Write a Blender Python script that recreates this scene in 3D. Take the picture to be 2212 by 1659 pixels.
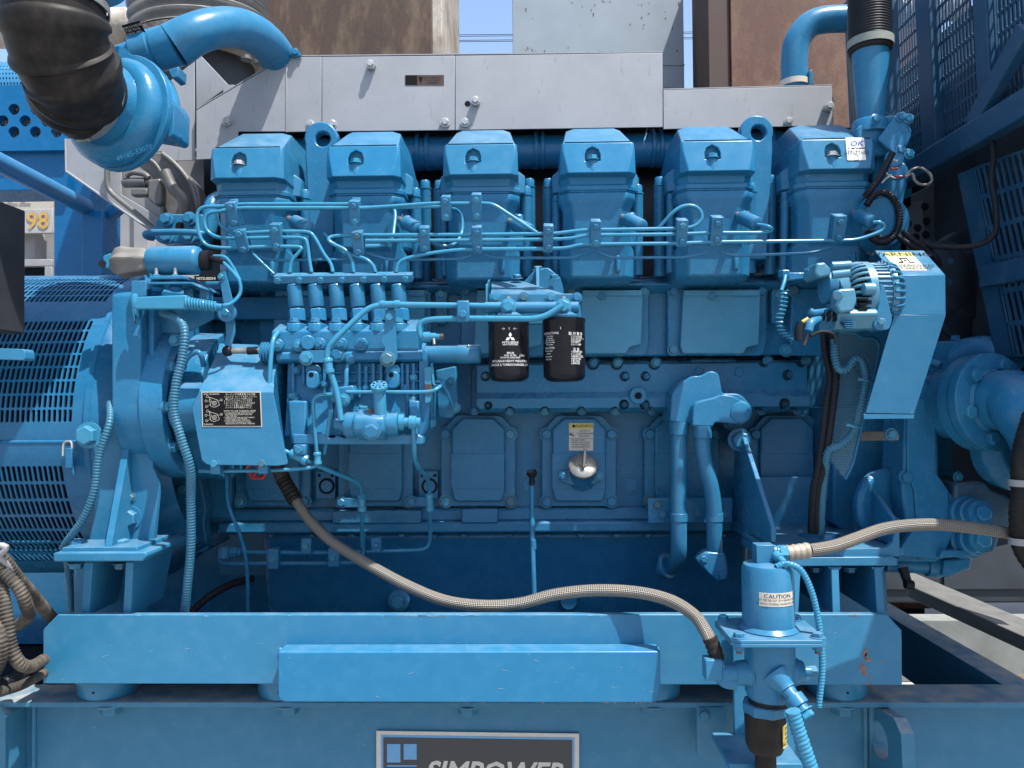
import bpy, bmesh, math, random
from mathutils import Vector, Matrix, Euler
random.seed(7)
rad = math.radians
for o in list(bpy.data.objects):
    bpy.data.objects.remove(o)
scene = bpy.context.scene

# ------------------------------------------------------------------ camera
F = 1671.0; CXP = 1106.0; CYP = 829.5; CAMZ = 1.52
CAMROT = Matrix.Rotation(rad(1.2), 3, 'Z') @ Matrix.Rotation(rad(91.2), 3, 'X') @ Matrix.Rotation(rad(-0.45), 3, 'Z')
cam_d = bpy.data.cameras.new('camera')
cam = bpy.data.objects.new('camera', cam_d)
scene.collection.objects.link(cam)
cam_d.sensor_fit = 'HORIZONTAL'; cam_d.sensor_width = 36.0
cam_d.lens = 36.0 * F / 2212.0
cam_d.clip_start = 0.05; cam_d.clip_end = 3000.0
cam.matrix_world = Matrix.Translation((0, 0, CAMZ)) @ CAMROT.to_4x4()
scene.camera = cam

# ------------------------------------------------------------------ sky, sun, exposure
SUN_TRAVEL = Vector((-0.36, 0.31, -1.0)).normalized()
world = bpy.data.worlds.new('World'); scene.world = world; world.use_nodes = True
wn = world.node_tree.nodes; wl = world.node_tree.links
bg = wn['Background']
sky = wn.new('ShaderNodeTexSky'); sky.sky_type = 'NISHITA'; sky.sun_disc = False
to_sun = -SUN_TRAVEL
sky.sun_elevation = math.asin(to_sun.z)
sky.sun_rotation = math.atan2(to_sun.x, to_sun.y)
sky.air_density = 1.0; sky.dust_density = 2.0; sky.ozone_density = 2.0
wl.new(sky.outputs['Color'], bg.inputs['Color'])
bg.inputs['Strength'].default_value = 0.15
sun_d = bpy.data.lights.new('sun', 'SUN'); sun_d.energy = 4.7; sun_d.angle = rad(0.53)
sun_d.color = (1.0, 0.965, 0.90)
sun = bpy.data.objects.new('sun', sun_d); scene.collection.objects.link(sun)
sun.rotation_euler = SUN_TRAVEL.to_track_quat('-Z', 'Y').to_euler()
sun.location = (2, -3, 6)
scene.view_settings.view_transform = 'Standard'
scene.view_settings.look = 'None'
scene.view_settings.exposure = 1.05
scene.view_settings.gamma = 1.0
scene.view_settings.use_curve_mapping = False
scene.cycles.max_bounces = 6; scene.cycles.diffuse_bounces = 3; scene.cycles.glossy_bounces = 3
scene.cycles.adaptive_threshold = 0.02
scene.render.resolution_x = 1024; scene.render.resolution_y = 768

# ------------------------------------------------------------------ mapping: photo point at a depth -> world
def V(x, y, d):
    v = CAMROT @ Vector(((x - CXP) / F, -(y - CYP) / F, -1.0))
    t = d / v.y
    return Vector((v.x * t, d, CAMZ + v.z * t))
def R(px, d): return px * d / F
def X_(x, y, d): return V(x, y, d).x
def Z_(x, y, d): return V(x, y, d).z

# ------------------------------------------------------------------ mesh builder
def frame_of(d):
    d = Vector(d).normalized()
    up = Vector((0, 0, 1)) if abs(d.z) < 0.9 else Vector((0, 1, 0))
    a = d.cross(up).normalized(); b = d.cross(a).normalized()
    return d, a, b

class MB:
    def __init__(s): s.v = []; s.f = []; s.uv = None
    def add(s, vs, fs):
        n = len(s.v); s.v += [Vector(p) for p in vs]
        s.f += [tuple(i + n for i in f) for f in fs]; return s
    def box(s, c, size, rot=None):
        hx, hy, hz = [q / 2 for q in size]; c = Vector(c)
        vs = []
        for x in (-hx, hx):
            for y in (-hy, hy):
                for z in (-hz, hz):
                    p = Vector((x, y, z))
                    if rot is not None: p = rot @ p
                    vs.append(c + p)
        return s.add(vs, [(0,1,3,2),(4,6,7,5),(0,4,5,1),(2,3,7,6),(0,2,6,4),(1,5,7,3)])
    def bb(s, x0, x1, y0, y1, z0, z1):
        return s.box(((x0+x1)/2,(y0+y1)/2,(z0+z1)/2),(abs(x1-x0),abs(y1-y0),abs(z1-z0)))
    def pbox(s, x0, y0, x1, y1, d0, d1):
        ym = (y0+y1)/2; xm = (x0+x1)/2
        return s.bb(X_(x0,ym,d0), X_(x1,ym,d0), d0, d1, Z_(xm,y1,d0), Z_(xm,y0,d0))
    def loft(s, rings, cap=True, closed=True):
        n = len(rings[0]); base = len(s.v)
        for r in rings: s.v += [Vector(p) for p in r]
        for k in range(len(rings)-1):
            for i in range(n if closed else n-1):
                a = base+k*n+i; b = base+k*n+(i+1)%n
                s.f.append((a, b, b+n, a+n))
        if cap:
            s.f.append(tuple(base+i for i in range(n))[::-1])
            s.f.append(tuple(base+(len(rings)-1)*n+i for i in range(n)))
        return s
    def prism(s, pts, vec):
        vec = Vector(vec); pts = [Vector(p) for p in pts]
        return s.loft([pts, [p+vec for p in pts]])
    def pprism(s, px, d0, d1):
        return s.prism([V(x,y,d0) for x,y in px], (0, d1-d0, 0))
    def prismX(s, prof, x0, x1):
        return s.prism([Vector((x0,y,z)) for y,z in prof], (x1-x0,0,0))
    def cyl(s, p0, p1, r0, r1=None, n=24, cap=True):
        p0 = Vector(p0); p1 = Vector(p1); r1 = r0 if r1 is None else r1
        d,a,b = frame_of(p1-p0)
        rings = [[p+(a*math.cos(2*math.pi*i/n)+b*math.sin(2*math.pi*i/n))*r for i in range(n)] for p,r in ((p0,r0),(p1,r1))]
        return s.loft(rings, cap)
    def lathe(s, p0, axis, prof, n=32, cap=True, a0=None):
        p0 = Vector(p0); d,a,b = frame_of(axis)
        rings = [[p0+d*t+(a*math.cos(2*math.pi*i/n)+b*math.sin(2*math.pi*i/n))*max(r,1e-5) for i in range(n)] for t,r in prof]
        return s.loft(rings, cap)
    def tube(s, path, r, n=10, cap=True, uv=False):
        path = [Vector(p) for p in path]; m = len(path)
        rs = r if isinstance(r,(list,tuple)) else [r]*m
        t0 = (path[1]-path[0]).normalized(); d,a,b = frame_of(t0)
        rings = []; L = 0; us = []
        for k in range(m):
            if k == 0: t = t0
            elif k == m-1: t = (path[k]-path[k-1]).normalized()
            else: t = ((path[k+1]-path[k]).normalized()+(path[k]-path[k-1]).normalized())
            if t.length < 1e-6: t = t0
            t.normalize()
            q = t0.rotation_difference(t); a = q @ a; b = q @ b; t0 = t
            if k: L += (path[k]-path[k-1]).length
            us.append(L)
            rings.append([path[k]+(a*math.cos(2*math.pi*i/n)+b*math.sin(2*math.pi*i/n))*rs[k] for i in range(n)])
        base_f = len(s.f)
        s.loft(rings, cap)
        if uv:
            s.uv = s.uv or {}
            for k in range(m-1):
                for i in range(n):
                    s.uv[base_f+k*n+i] = [(us[k],i/n),(us[k],(i+1)/n),(us[k+1],(i+1)/n),(us[k+1],i/n)]
        return s
    def sphere(s, c, r, n=16, sc=(1,1,1)):
        rings = []
        for k in range(1, n//2):
            t = math.pi*k/(n//2)
            rings.append([Vector(c)+Vector((math.sin(t)*math.cos(2*math.pi*i/n)*sc[0], math.sin(t)*math.sin(2*math.pi*i/n)*sc[1], math.cos(t)*sc[2]))*r for i in range(n)])
        return s.loft(rings)

def fillet(pts, r, n=5):
    pts = [Vector(p) for p in pts]; out = [pts[0]]
    for i in range(1, len(pts)-1):
        p = pts[i]; a = pts[i-1]-p; b = pts[i+1]-p
        ra = min(r, a.length*0.48); rb = min(r, b.length*0.48)
        p0 = p+a.normalized()*ra; p2 = p+b.normalized()*rb
        for k in range(n+1):
            t = k/n; out.append(p0*(1-t)**2 + p*2*t*(1-t) + p2*t*t)
    out.append(pts[-1]); return out
def smooth(pts, n=8):
    pts = [Vector(p) for p in pts]; P = [pts[0]*2-pts[1]]+pts+[pts[-1]*2-pts[-2]]
    out = []
    for i in range(1, len(P)-2):
        for k in range(n):
            t = k/n
            out.append(0.5*((2*P[i])+(P[i+1]-P[i-1])*t+(2*P[i-1]-5*P[i]+4*P[i+1]-P[i+2])*t*t+(3*P[i]-P[i-1]-3*P[i+1]+P[i+2])*t**3))
    out.append(pts[-1]); return out
def resample(path, step):
    out = [Vector(path[0])]; acc = 0.0
    for i in range(1, len(path)):
        a = Vector(path[i-1]); b = Vector(path[i]); L = (b-a).length
        if L < 1e-9: continue
        t = step-acc
        while t <= L:
            out.append(a+(b-a)*(t/L)); t += step
        acc = L-(t-step)
    return out
def roundpoly(pts, r, n=4):
    """rounded corners for a 2-D polygon"""
    pts = [Vector((p[0],p[1],0)) for p in pts]; m = len(pts); out = []
    for i in range(m):
        p = pts[i]; a = pts[i-1]-p; b = pts[(i+1)%m]-p
        rr = r[i] if isinstance(r,(list,tuple)) else r
        if rr <= 0: out.append((p.x,p.y)); continue
        ra = min(rr, a.length*0.49, b.length*0.49)
        p0 = p+a.normalized()*ra; p2 = p+b.normalized()*ra
        for k in range(n+1):
            t = k/n; q = p0*(1-t)**2 + p*2*t*(1-t) + p2*t*t; out.append((q.x,q.y))
    return out
def rrect(x0,y0,x1,y1,r,n=4): return roundpoly([(x0,y0),(x1,y0),(x1,y1),(x0,y1)], r, n)
def circ(cx,cy,r,n=24): return [(cx+r*math.cos(2*math.pi*i/n), cy+r*math.sin(2*math.pi*i/n)) for i in range(n)]

# ------------------------------------------------------------------ objects
COL = scene.collection
BASE = {}
def mesh_of(mb, name, mat, smooth_angle=38, base=Vector((0,0,0)), uvs=True):
    me = bpy.data.meshes.new(name)
    me.from_pydata([tuple(p-base) for p in mb.v], [], mb.f)
    if mb.uv:
        ul = me.uv_layers.new(name='UVMap')
        for fi, co in mb.uv.items():
            p = me.polygons[fi]
            for k, li in enumerate(p.loop_indices): ul.data[li].uv = co[k]
    bm = bmesh.new(); bm.from_mesh(me); bmesh.ops.recalc_face_normals(bm, faces=bm.faces); bm.to_mesh(me); bm.free()
    for p in me.polygons: p.use_smooth = True
    me.set_sharp_from_angle(angle=rad(smooth_angle))
    me.materials.append(mat); me.update()
    return me
def add_bevel(o, w, seg=2, ang=35):
    m = o.modifiers.new('bevel', 'BEVEL'); m.width = w; m.segments = seg
    m.limit_method = 'ANGLE'; m.angle_limit = rad(ang); m.harden_normals = False
def thing(name, label, cat, base=(0,0,0), group=None):
    o = bpy.data.objects.new(name, None); COL.objects.link(o)
    o.empty_display_size = 0.05
    o.location = base; BASE[o.name] = Vector(base)
    o['label'] = label; o['category'] = cat
    if group: o['group'] = group
    return o
def root_base(p): return BASE[p.name]
def part(parent, name, mb, mat, bevel=0, ang=38, label=None, seg=2):
    b = BASE[parent.name]
    o = bpy.data.objects.new(name, mesh_of(mb, name, mat, ang, b)); COL.objects.link(o)
    o.parent = parent; BASE[o.name] = b
    if bevel: add_bevel(o, bevel, seg)
    if label: o['label'] = label
    return o
def solo(name, label, cat, mb, mat, bevel=0, ang=38, group=None, kind=None):
    lo = Vector((min(p.x for p in mb.v), min(p.y for p in mb.v), min(p.z for p in mb.v)))
    hi = Vector((max(p.x for p in mb.v), max(p.y for p in mb.v), max(p.z for p in mb.v)))
    b = Vector(((lo.x+hi.x)/2,(lo.y+hi.y)/2,lo.z))
    o = bpy.data.objects.new(name, mesh_of(mb, name, mat, ang, b)); COL.objects.link(o)
    o.location = b; BASE[o.name] = b
    if bevel: add_bevel(o, bevel)
    if kind: o['kind'] = kind
    if label: o['label'] = label
    if cat: o['category'] = cat
    if group: o['group'] = group
    return o
_inst = {}
def unit_mesh(kind, mat):
    k = (kind, mat.name)
    if k in _inst: return _inst[k]
    mb = MB()
    if kind == 'hex':      # flanged hexagon screw, unit = hexagon radius, grows along +Z
        mb.lathe((0,0,0),(0,0,1),[(0,1.3),(0.14,1.3),(0.24,1.08)],n=20)
        mb.lathe((0,0,0.22),(0,0,1),[(0,1.0),(0.62,1.0)],n=6)
        mb.lathe((0,0,0.84),(0,0,1),[(0,0.98),(0.1,0.80)],n=6)
    elif kind == 'hexw':   # plain hexagon with washer
        mb.lathe((0,0,0),(0,0,1),[(0,1.35),(0.16,1.35)],n=20)
        mb.lathe((0,0,0.17),(0,0,1),[(0,1.0),(0.7,1.0),(0.82,0.84)],n=6)
    elif kind == 'cap':    # round capped nut
        mb.lathe((0,0,0),(0,0,1),[(0,1.25),(0.25,1.25),(0.3,1.0),(1.5,1.0),(1.8,0.85),(1.9,0.5)],n=12)
    elif kind == 'socket': # socket-head screw
        mb.lathe((0,0,0),(0,0,1),[(0,1.0),(0.75,1.0),(0.8,0.95),(0.8,0.55),(0.35,0.5)],n=16)
    me = mesh_of(mb, kind, mat, 30)
    _inst[k] = me; return me
def bolt(parent, pos, dirv, r, mat, kind='hex', name='bolt', spin=None):
    if mat.name.startswith('blue') and name == 'bolt':
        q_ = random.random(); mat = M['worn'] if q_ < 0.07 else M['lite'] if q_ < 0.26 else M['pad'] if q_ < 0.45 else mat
    o = bpy.data.objects.new(name, unit_mesh(kind, mat)); COL.objects.link(o)
    b = BASE[parent.name]; o.parent = parent
    q = Vector((0,0,1)).rotation_difference(Vector(dirv).normalized())
    q = q @ Euler((0,0,random.uniform(0,1.0) if spin is None else spin)).to_quaternion()
    o.rotation_mode = 'QUATERNION'; o.rotation_quaternion = q
    o.location = Vector(pos)-b; o.scale = (r,r,r); BASE[o.name] = b
    return o
def bool_cut(o, mb, name='cut'):
    c = bpy.data.objects.new(name, mesh_of(mb, name, o.data.materials[0])); COL.objects.link(c)
    wb = BASE[o.name]
    for v in c.data.vertices: v.co -= wb
    c.parent = o.parent
    m = o.modifiers.new('b','BOOLEAN'); m.object = c; m.operation='DIFFERENCE'; m.solver='EXACT'; m.use_self = True
    bpy.context.view_layer.update()
    dg = bpy.context.evaluated_depsgraph_get()
    me = bpy.data.meshes.new_from_object(o.evaluated_get(dg))
    o.modifiers.clear(); o.data = me
    for p in me.polygons: p.use_smooth = True
    me.set_sharp_from_angle(angle=rad(35))
    bpy.data.objects.remove(c)
    return o
def text_mb(body, size, place, font_shear=0.0, align='CENTER', bold=0.0, sx=1.0):
    """lettering as flat faces; place(u,v)->world"""
    cu = bpy.data.curves.new('t','FONT'); cu.body = body; cu.size = size; cu.align_x = align; cu.align_y = 'CENTER'
    cu.shear = font_shear; cu.offset = bold; cu.resolution_u = 2
    ob = bpy.data.objects.new('t', cu); COL.objects.link(ob)
    dg = bpy.context.evaluated_depsgraph_get()
    me = bpy.data.meshes.new_from_object(ob.evaluated_get(dg))
    mb = MB(); mb.add([place(v.co.x*sx, v.co.y) for v in me.vertices], [tuple(p.vertices) for p in me.polygons])
    bpy.data.objects.remove(ob); bpy.data.meshes.remove(me); bpy.data.curves.remove(cu)
    return mb
def flat_place(c, ux, uy):
    c = Vector(c); ux = Vector(ux); uy = Vector(uy)
    return lambda u, v: c+ux*u+uy*v
def merge(*mbs):
    out = MB()
    for m in mbs: out.add(m.v, m.f)
    return out
def perf(mapfn, nu, nv, fu, fv, t, skip=None, stag=False, uoff=0.0):
    """perforated sheet on the unit square: nu x nv slots; fu, fv = open fraction"""
    mb = MB(); eps = 1e-3
    def nrm(u,v):
        p = mapfn(u,v); a = mapfn(u+eps,v)-p; b = mapfn(u,v+eps)-p
        return a.cross(b).normalized()
    for j in range(nv):
        for i in range(nu):
            o = 0.5/nu if (stag and j % 2) else 0
            u0=i/nu+o; u1=(i+1)/nu+o; v0=j/nv; v1=(j+1)/nv
            uc=(u0+u1)/2; vc=(v0+v1)/2
            if skip and skip(uc,vc)==2: continue
            if skip and skip(uc,vc)==1:
                mb.add([mapfn(u0,v0),mapfn(u1,v0),mapfn(u1,v1),mapfn(u0,v1)],[(0,1,2,3)]); continue
            W=(u1-u0)/2; H=(v1-v0)/2; w=W*fu; h=H*fv
            cu_=w*0.55; pr=(mapfn(uc+W,vc)-mapfn(uc,vc)).length/max(W,1e-9); qr=(mapfn(uc,vc+H)-mapfn(uc,vc)).length/max(H,1e-9)
            cv_=min(cu_*pr/max(qr,1e-9), h*0.9)
            hp=[(w,-(h-cv_)),(w,h-cv_),(w-cu_,h),(-(w-cu_),h),(-w,h-cv_),(-w,-(h-cv_)),(-(w-cu_),-h),(w-cu_,-h)]
            op=[(W,-(h-cv_)),(W,h-cv_),(w-cu_,H),(-(w-cu_),H),(-W,h-cv_),(-W,-(h-cv_)),(-(w-cu_),-H),(w-cu_,-H)]
            cn=[(W,H),(-W,H),(-W,-H),(W,-H)]
            n=nrm(uc,vc)
            vs=[mapfn(uc+a,vc+b) for a,b in hp]+[mapfn(uc+a,vc+b) for a,b in op]+[mapfn(uc+a,vc+b) for a,b in cn]
            vs+=[p-n*t for p in vs[:8]]
            fs=[]
            for k in range(8):
                k2=(k+1)%8
                if k in (0,2,4,6): fs.append((k,k2,8+k2,8+k))
                else: fs.append((k,k2,8+k2,16+{1:0,3:1,5:2,7:3}[k],8+k))
                fs.append((k,20+k,20+k2,k2))
            mb.add(vs,fs)
    return mb
def corrug(path, r, pitch, depth, n=12, name=None):
    p = resample(path, pitch/4)
    rs = [r if (i%4) in (0,1) else r-depth for i in range(len(p))]
    return MB().tube(p, rs, n=n)
# ------------------------------------------------------------------ materials
def nodes_of(name):
    m = bpy.data.materials.new(name); m.use_nodes = True
    nt = m.node_tree; return m, nt, nt.nodes['Principled BSDF']
def coord(nt, scale=(1,1,1)):
    g = nt.nodes.new('ShaderNodeNewGeometry'); mp = nt.nodes.new('ShaderNodeMapping')
    mp.inputs['Scale'].default_value = scale
    nt.links.new(g.outputs['Position'], mp.inputs['Vector']); return mp.outputs['Vector']
def noise(nt, vec, scale, detail=4, rough=0.55):
    n = nt.nodes.new('ShaderNodeTexNoise'); n.inputs['Scale'].default_value = scale
    n.inputs['Detail'].default_value = detail; n.inputs['Roughness'].default_value = rough
    nt.links.new(vec, n.inputs['Vector']); return n.outputs['Fac']
def ramp(nt, fac, a, b, ca=(0,0,0,1), cb=(1,1,1,1)):
    r = nt.nodes.new('ShaderNodeValToRGB'); r.color_ramp.elements[0].position = a; r.color_ramp.elements[1].position = b
    r.color_ramp.elements[0].color = ca; r.color_ramp.elements[1].color = cb
    nt.links.new(fac, r.inputs['Fac']); return r.outputs['Color']
def mixc(nt, fac, a, b):
    m = nt.nodes.new('ShaderNodeMix'); m.data_type = 'RGBA'
    for i, v in ((6, a), (7, b)):
        if isinstance(v, tuple): m.inputs[i].default_value = (*v[:3], 1)
        else: nt.links.new(v, m.inputs[i])
    if isinstance(fac, float): m.inputs[0].default_value = fac
    else: nt.links.new(fac, m.inputs[0])
    return m.outputs[2]
def mathn(nt, op, a, b=None):
    m = nt.nodes.new('ShaderNodeMath'); m.operation = op
    for i, v in ((0, a), (1, b)):
        if v is None: continue
        if isinstance(v, (int, float)): m.inputs[i].default_value = v
        else: nt.links.new(v, m.inputs[i])
    return m.outputs[0]
def bump(nt, bs, h, strength, dist=0.002):
    b = nt.nodes.new('ShaderNodeBump'); b.inputs['Strength'].default_value = strength; b.inputs['Distance'].default_value = dist
    nt.links.new(h, b.inputs['Height']); nt.links.new(b.outputs['Normal'], bs.inputs['Normal'])
def sc(c, k): return tuple(q*k for q in c)
def paint(name, rgb, rough=0.35, dust=(0.30,0.285,0.255), dust_amt=0.25, bump_s=0.12, chips=0.0, chip_rgb=(0.17,0.08,0.045), vary=0.045, spec=0.28, cast=0.0, topdust=0.45):
    m, nt, bs = nodes_of(name)
    v = coord(nt)
    mid = noise(nt, v, 24.0, 4, 0.68)
    c = mixc(nt, ramp(nt, mid, 0.3, 0.7), sc(rgb, 1-vary), sc(rgb, 1+vary))
    # dust lies in patches and more on what faces up
    g = nt.nodes.new('ShaderNodeNewGeometry'); sp = nt.nodes.new('ShaderNodeSeparateXYZ')
    nt.links.new(g.outputs['Normal'], sp.inputs[0])
    up = ramp(nt, sp.outputs['Z'], 0.55, 0.95)
    patch = ramp(nt, mid, 0.48, 0.74)
    d = mathn(nt, 'ADD', mathn(nt, 'MULTIPLY', patch, dust_amt*0.30), mathn(nt, 'MULTIPLY', mathn(nt,'MULTIPLY', up, ramp(nt, mid, 0.25, 0.6)), dust_amt*topdust*2.6))
    d = mathn(nt, 'MINIMUM', d, 0.85)
    c = mixc(nt, d, c, dust)
    nick = noise(nt, coord(nt,(0.45,1,1)), 120.0, 3, 0.65)
    c = mixc(nt, mathn(nt,'MULTIPLY', ramp(nt, nick, 0.69, 0.74), 0.32), c, (0.20,0.30,0.36))
    if chips > 0:
        ch = noise(nt, v, 31.0, 5, 0.62)
        c = mixc(nt, ramp(nt, ch, 0.80-chips, 0.81-chips), c, chip_rgb)
    nt.links.new(c, bs.inputs['Base Color'])
    rr = mathn(nt, 'ADD', mathn(nt, 'MULTIPLY', mid, 0.24), rough-0.12)
    rr = mathn(nt, 'ADD', rr, mathn(nt, 'MULTIPLY', d, 0.5))
    nt.links.new(rr, bs.inputs['Roughness'])
    bs.inputs['Specular IOR Level'].default_value = spec
    if cast > 0: bump(nt, bs, noise(nt, v, 210.0, 2, 0.6), bump_s, 0.0016)
    else: bump(nt, bs, noise(nt, v, 30.0, 1, 0.5), bump_s, 0.003)
    return m
def plain(name, rgb, rough=0.5, metal=0.0, vary=0.1, nscale=40, bump_s=0.1, bscale=300, spec=0.5):
    m, nt, bs = nodes_of(name); v = coord(nt)
    n1 = noise(nt, v, nscale, 3, 0.6)
    nt.links.new(mixc(nt, ramp(nt, n1, 0.3, 0.7), sc(rgb, 1-vary), sc(rgb, 1+vary)), bs.inputs['Base Color'])
    nt.links.new(mathn(nt, 'ADD', mathn(nt, 'MULTIPLY', n1, 0.25), rough-0.12), bs.inputs['Roughness'])
    bs.inputs['Metallic'].default_value = metal; bs.inputs['Specular IOR Level'].default_value = spec
    if bump_s >= 0.2: bump(nt, bs, noise(nt, v, bscale, 2), bump_s, 0.001)
    return m
def rubber(name, rgb, dust=(0.30,0.25,0.19), amt=0.6, rough=0.7):
    m, nt, bs = nodes_of(name); v = coord(nt)
    a = noise(nt, v, 14, 6, 0.65); b = noise(nt, coord(nt,(1,1,0.35)), 55, 4)
    f = mathn(nt, 'MULTIPLY', mathn(nt, 'MULTIPLY', ramp(nt, a, 0.38, 0.72), ramp(nt, b, 0.3, 0.7)), amt)
    nt.links.new(mixc(nt, f, rgb, dust), bs.inputs['Base Color'])
    bs.inputs['Roughness'].default_value = rough; bs.inputs['Specular IOR Level'].default_value = 0.14; bump(nt, bs, b, 0.1, 0.001)
    return m
def sheet_metal(name, rgb, rough=0.42):
    m, nt, bs = nodes_of(name)
    v = coord(nt, (1,1,1)); st = coord(nt, (9,9,0.8))
    a = noise(nt, v, 6, 6, 0.65); b = noise(nt, st, 9, 6, 0.7); s1 = noise(nt, coord(nt,(1,1,0.25)), 60, 5, 0.7)
    c = mixc(nt, ramp(nt, a, 0.3, 0.7), sc(rgb,0.9), sc(rgb,1.06))
    c = mixc(nt, mathn(nt,'MULTIPLY', ramp(nt, b, 0.55, 0.80), 0.16), c, (0.20,0.185,0.16))
    c = mixc(nt, mathn(nt,'MULTIPLY', ramp(nt, s1, 0.615, 0.68), 0.5), c, (0.15,0.14,0.13))
    nt.links.new(c, bs.inputs['Base Color'])
    bs.inputs['Metallic'].default_value = 0.12
    nt.links.new(mathn(nt,'ADD', mathn(nt,'MULTIPLY', a, 0.25), rough-0.1), bs.inputs['Roughness'])
    bump(nt, bs, noise(nt, v, 7, 2), 0.35, 0.004)
    return m
def rusty(name, base, rust, amt, rough=0.75, vscale=(1,1,0.3), streak=7):
    m, nt, bs = nodes_of(name)
    v = coord(nt); st = coord(nt, vscale)
    a = noise(nt, st, streak, 8, 0.7); b = noise(nt, v, 3, 6, 0.65); e = noise(nt, v, 60, 5, 0.7)
    c = mixc(nt, ramp(nt, a, 0.48-amt, 0.62-amt), base, rust)
    c = mixc(nt, mathn(nt,'MULTIPLY', ramp(nt, b, 0.45, 0.62), 0.6), c, sc(rust, 0.45))
    c = mixc(nt, mathn(nt,'MULTIPLY', ramp(nt, e, 0.45, 0.62), 0.5), c, sc(base, 0.55))
    nt.links.new(c, bs.inputs['Base Color']); bs.inputs['Roughness'].default_value = rough
    bump(nt, bs, e, 0.2, 0.004)
    return m
def braid(name, rgb_hi, rgb_lo, dust):
    m, nt, bs = nodes_of(name)
    uv = nt.nodes.new('ShaderNodeUVMap'); sp = nt.nodes.new('ShaderNodeSeparateXYZ')
    nt.links.new(uv.outputs['UV'], sp.inputs[0])
    U = mathn(nt,'MULTIPLY', sp.outputs['X'], 2*math.pi/0.0085); W = mathn(nt,'MULTIPLY', sp.outputs['Y'], 2*math.pi*11)
    s1 = mathn(nt,'SINE', mathn(nt,'ADD', U, W)); s2 = mathn(nt,'SINE', mathn(nt,'SUBTRACT', U, W))
    h = mathn(nt,'MULTIPLY', s1, s2)
    h01 = mathn(nt,'ADD', mathn(nt,'MULTIPLY', h, 0.5), 0.5)
    v = coord(nt); n1 = noise(nt, v, 11, 6, 0.72)
    c = mixc(nt, h01, rgb_lo, rgb_hi)
    c = mixc(nt, mathn(nt,'MULTIPLY', ramp(nt, n1, 0.4, 0.65), 0.6), c, dust)
    nt.links.new(c, bs.inputs['Base Color']); bs.inputs['Metallic'].default_value = 0.45; bs.inputs['Roughness'].default_value = 0.45
    bump(nt, bs, h, 0.6, 0.0014)
    return m
BL = (0.019, 0.131, 0.244)
M = {}
M['blue']   = paint('blue_paint', BL, 0.30, dust_amt=0.17)
M['blue2']  = paint('blue_paint_nicked', (0.012,0.132,0.262), 0.32, dust_amt=0.10, chips=0.035)
M['bluech'] = paint('blue_paint_chipped', (0.013,0.134,0.262), 0.32, dust_amt=0.10, chips=0.07)
M['cast']   = paint('blue_cast_paint', (0.017,0.132,0.256), 0.25, dust_amt=0.16, bump_s=0.42, cast=1.0, spec=0.22)
M['castdk'] = paint('blue_cast_block', (0.016,0.127,0.250), 0.25, dust_amt=0.16, bump_s=0.5, cast=1.0, spec=0.22)
M['sidepad'] = paint('side_cover_lit_dusty_paint', (0.045,0.205,0.330), 0.33, dust_amt=0.18, bump_s=0.25, cast=1.0, spec=0.25)  # pad paint made paler for reflected light, on top of its dust
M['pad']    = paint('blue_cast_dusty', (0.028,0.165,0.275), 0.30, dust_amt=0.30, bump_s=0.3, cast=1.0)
M['lite']   = paint('light_blue_paint', (0.028,0.175,0.290), 0.22, dust_amt=0.10, chips=0.05, chip_rgb=(0.30,0.26,0.20))
M['alt']    = paint('alternator_grey_blue', (0.050,0.175,0.265), 0.30, dust_amt=0.2, spec=0.40)
M['worn']   = paint('worn_bolt_head', (0.035,0.115,0.170), 0.40, dust_amt=0.2, chips=0.10, chip_rgb=(0.16,0.13,0.10))
M['gen']    = paint('generator_blue', (0.012,0.106,0.222), 0.27, dust_amt=0.10)
M['frame']  = paint('base_frame_blue', (0.021,0.138,0.252), 0.34, dust_amt=0.15, chips=0.03)
M['skid']   = paint('skid_grey_blue', (0.026,0.130,0.220), 0.45, dust_amt=0.22, topdust=1.3)
M['guard']  = paint('guard_navy', (0.012,0.058,0.120), 0.42, dust_amt=0.22)
M['perf']   = paint('perforated_grey_blue', (0.045,0.135,0.200), 0.4, dust_amt=0.2)
M['dkblue'] = paint('enclosure_blue', (0.003,0.094,0.235), 0.28, dust_amt=0.05)
M['alu']    = sheet_metal('shield_sheet', (0.240,0.250,0.268), 0.55)
M['castgrey'] = plain('cast_grey', (0.098,0.096,0.092), 0.5, 0.1, 0.15, 30, 0.6, 260)
M['rubber'] = rubber('rubber_dusty', (0.013,0.012,0.0118), (0.13,0.10,0.075), amt=0.25, rough=0.5)
M['hose']   = rubber('hose_rubber', (0.011,0.013,0.018), amt=0.015, rough=0.45)
M['dustyhose'] = rubber('dusty_conduit', (0.038,0.035,0.032), (0.230,0.192,0.147), 0.85)
M['black']  = plain('black_plastic', (0.008,0.008,0.010), 0.35, 0, 0.3, 60, 0.15, spec=0.15)
M['filter'] = plain('filter_enamel', (0.008,0.009,0.012), 0.20, 0, 0.3, 25, 0.05, spec=0.16)
M['steel']  = plain('bare_steel', (0.24,0.235,0.22), 0.42, 0.6, 0.15, 60, 0.1)
M['zinc']   = plain('zinc_bolt', (0.397,0.397,0.384), 0.35, 0.6, 0.15, 60, 0.1)
M['braid']  = braid('steel_braid', (0.235,0.222,0.20), (0.075,0.07,0.064), (0.20,0.168,0.128))
M['bellows'] = plain('stainless_bellows', (0.269,0.269,0.262), 0.36, 0.6, 0.15, 20, 0.1)
M['rust_brown'] = rusty('weathered_brown', (0.105,0.070,0.043), (0.042,0.020,0.013), 0.10)
M['rust_red'] = rusty('rusted_oxide', (0.082,0.032,0.021), (0.135,0.072,0.041), 0.05, vscale=(1,1,0.5), streak=4)
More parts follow.
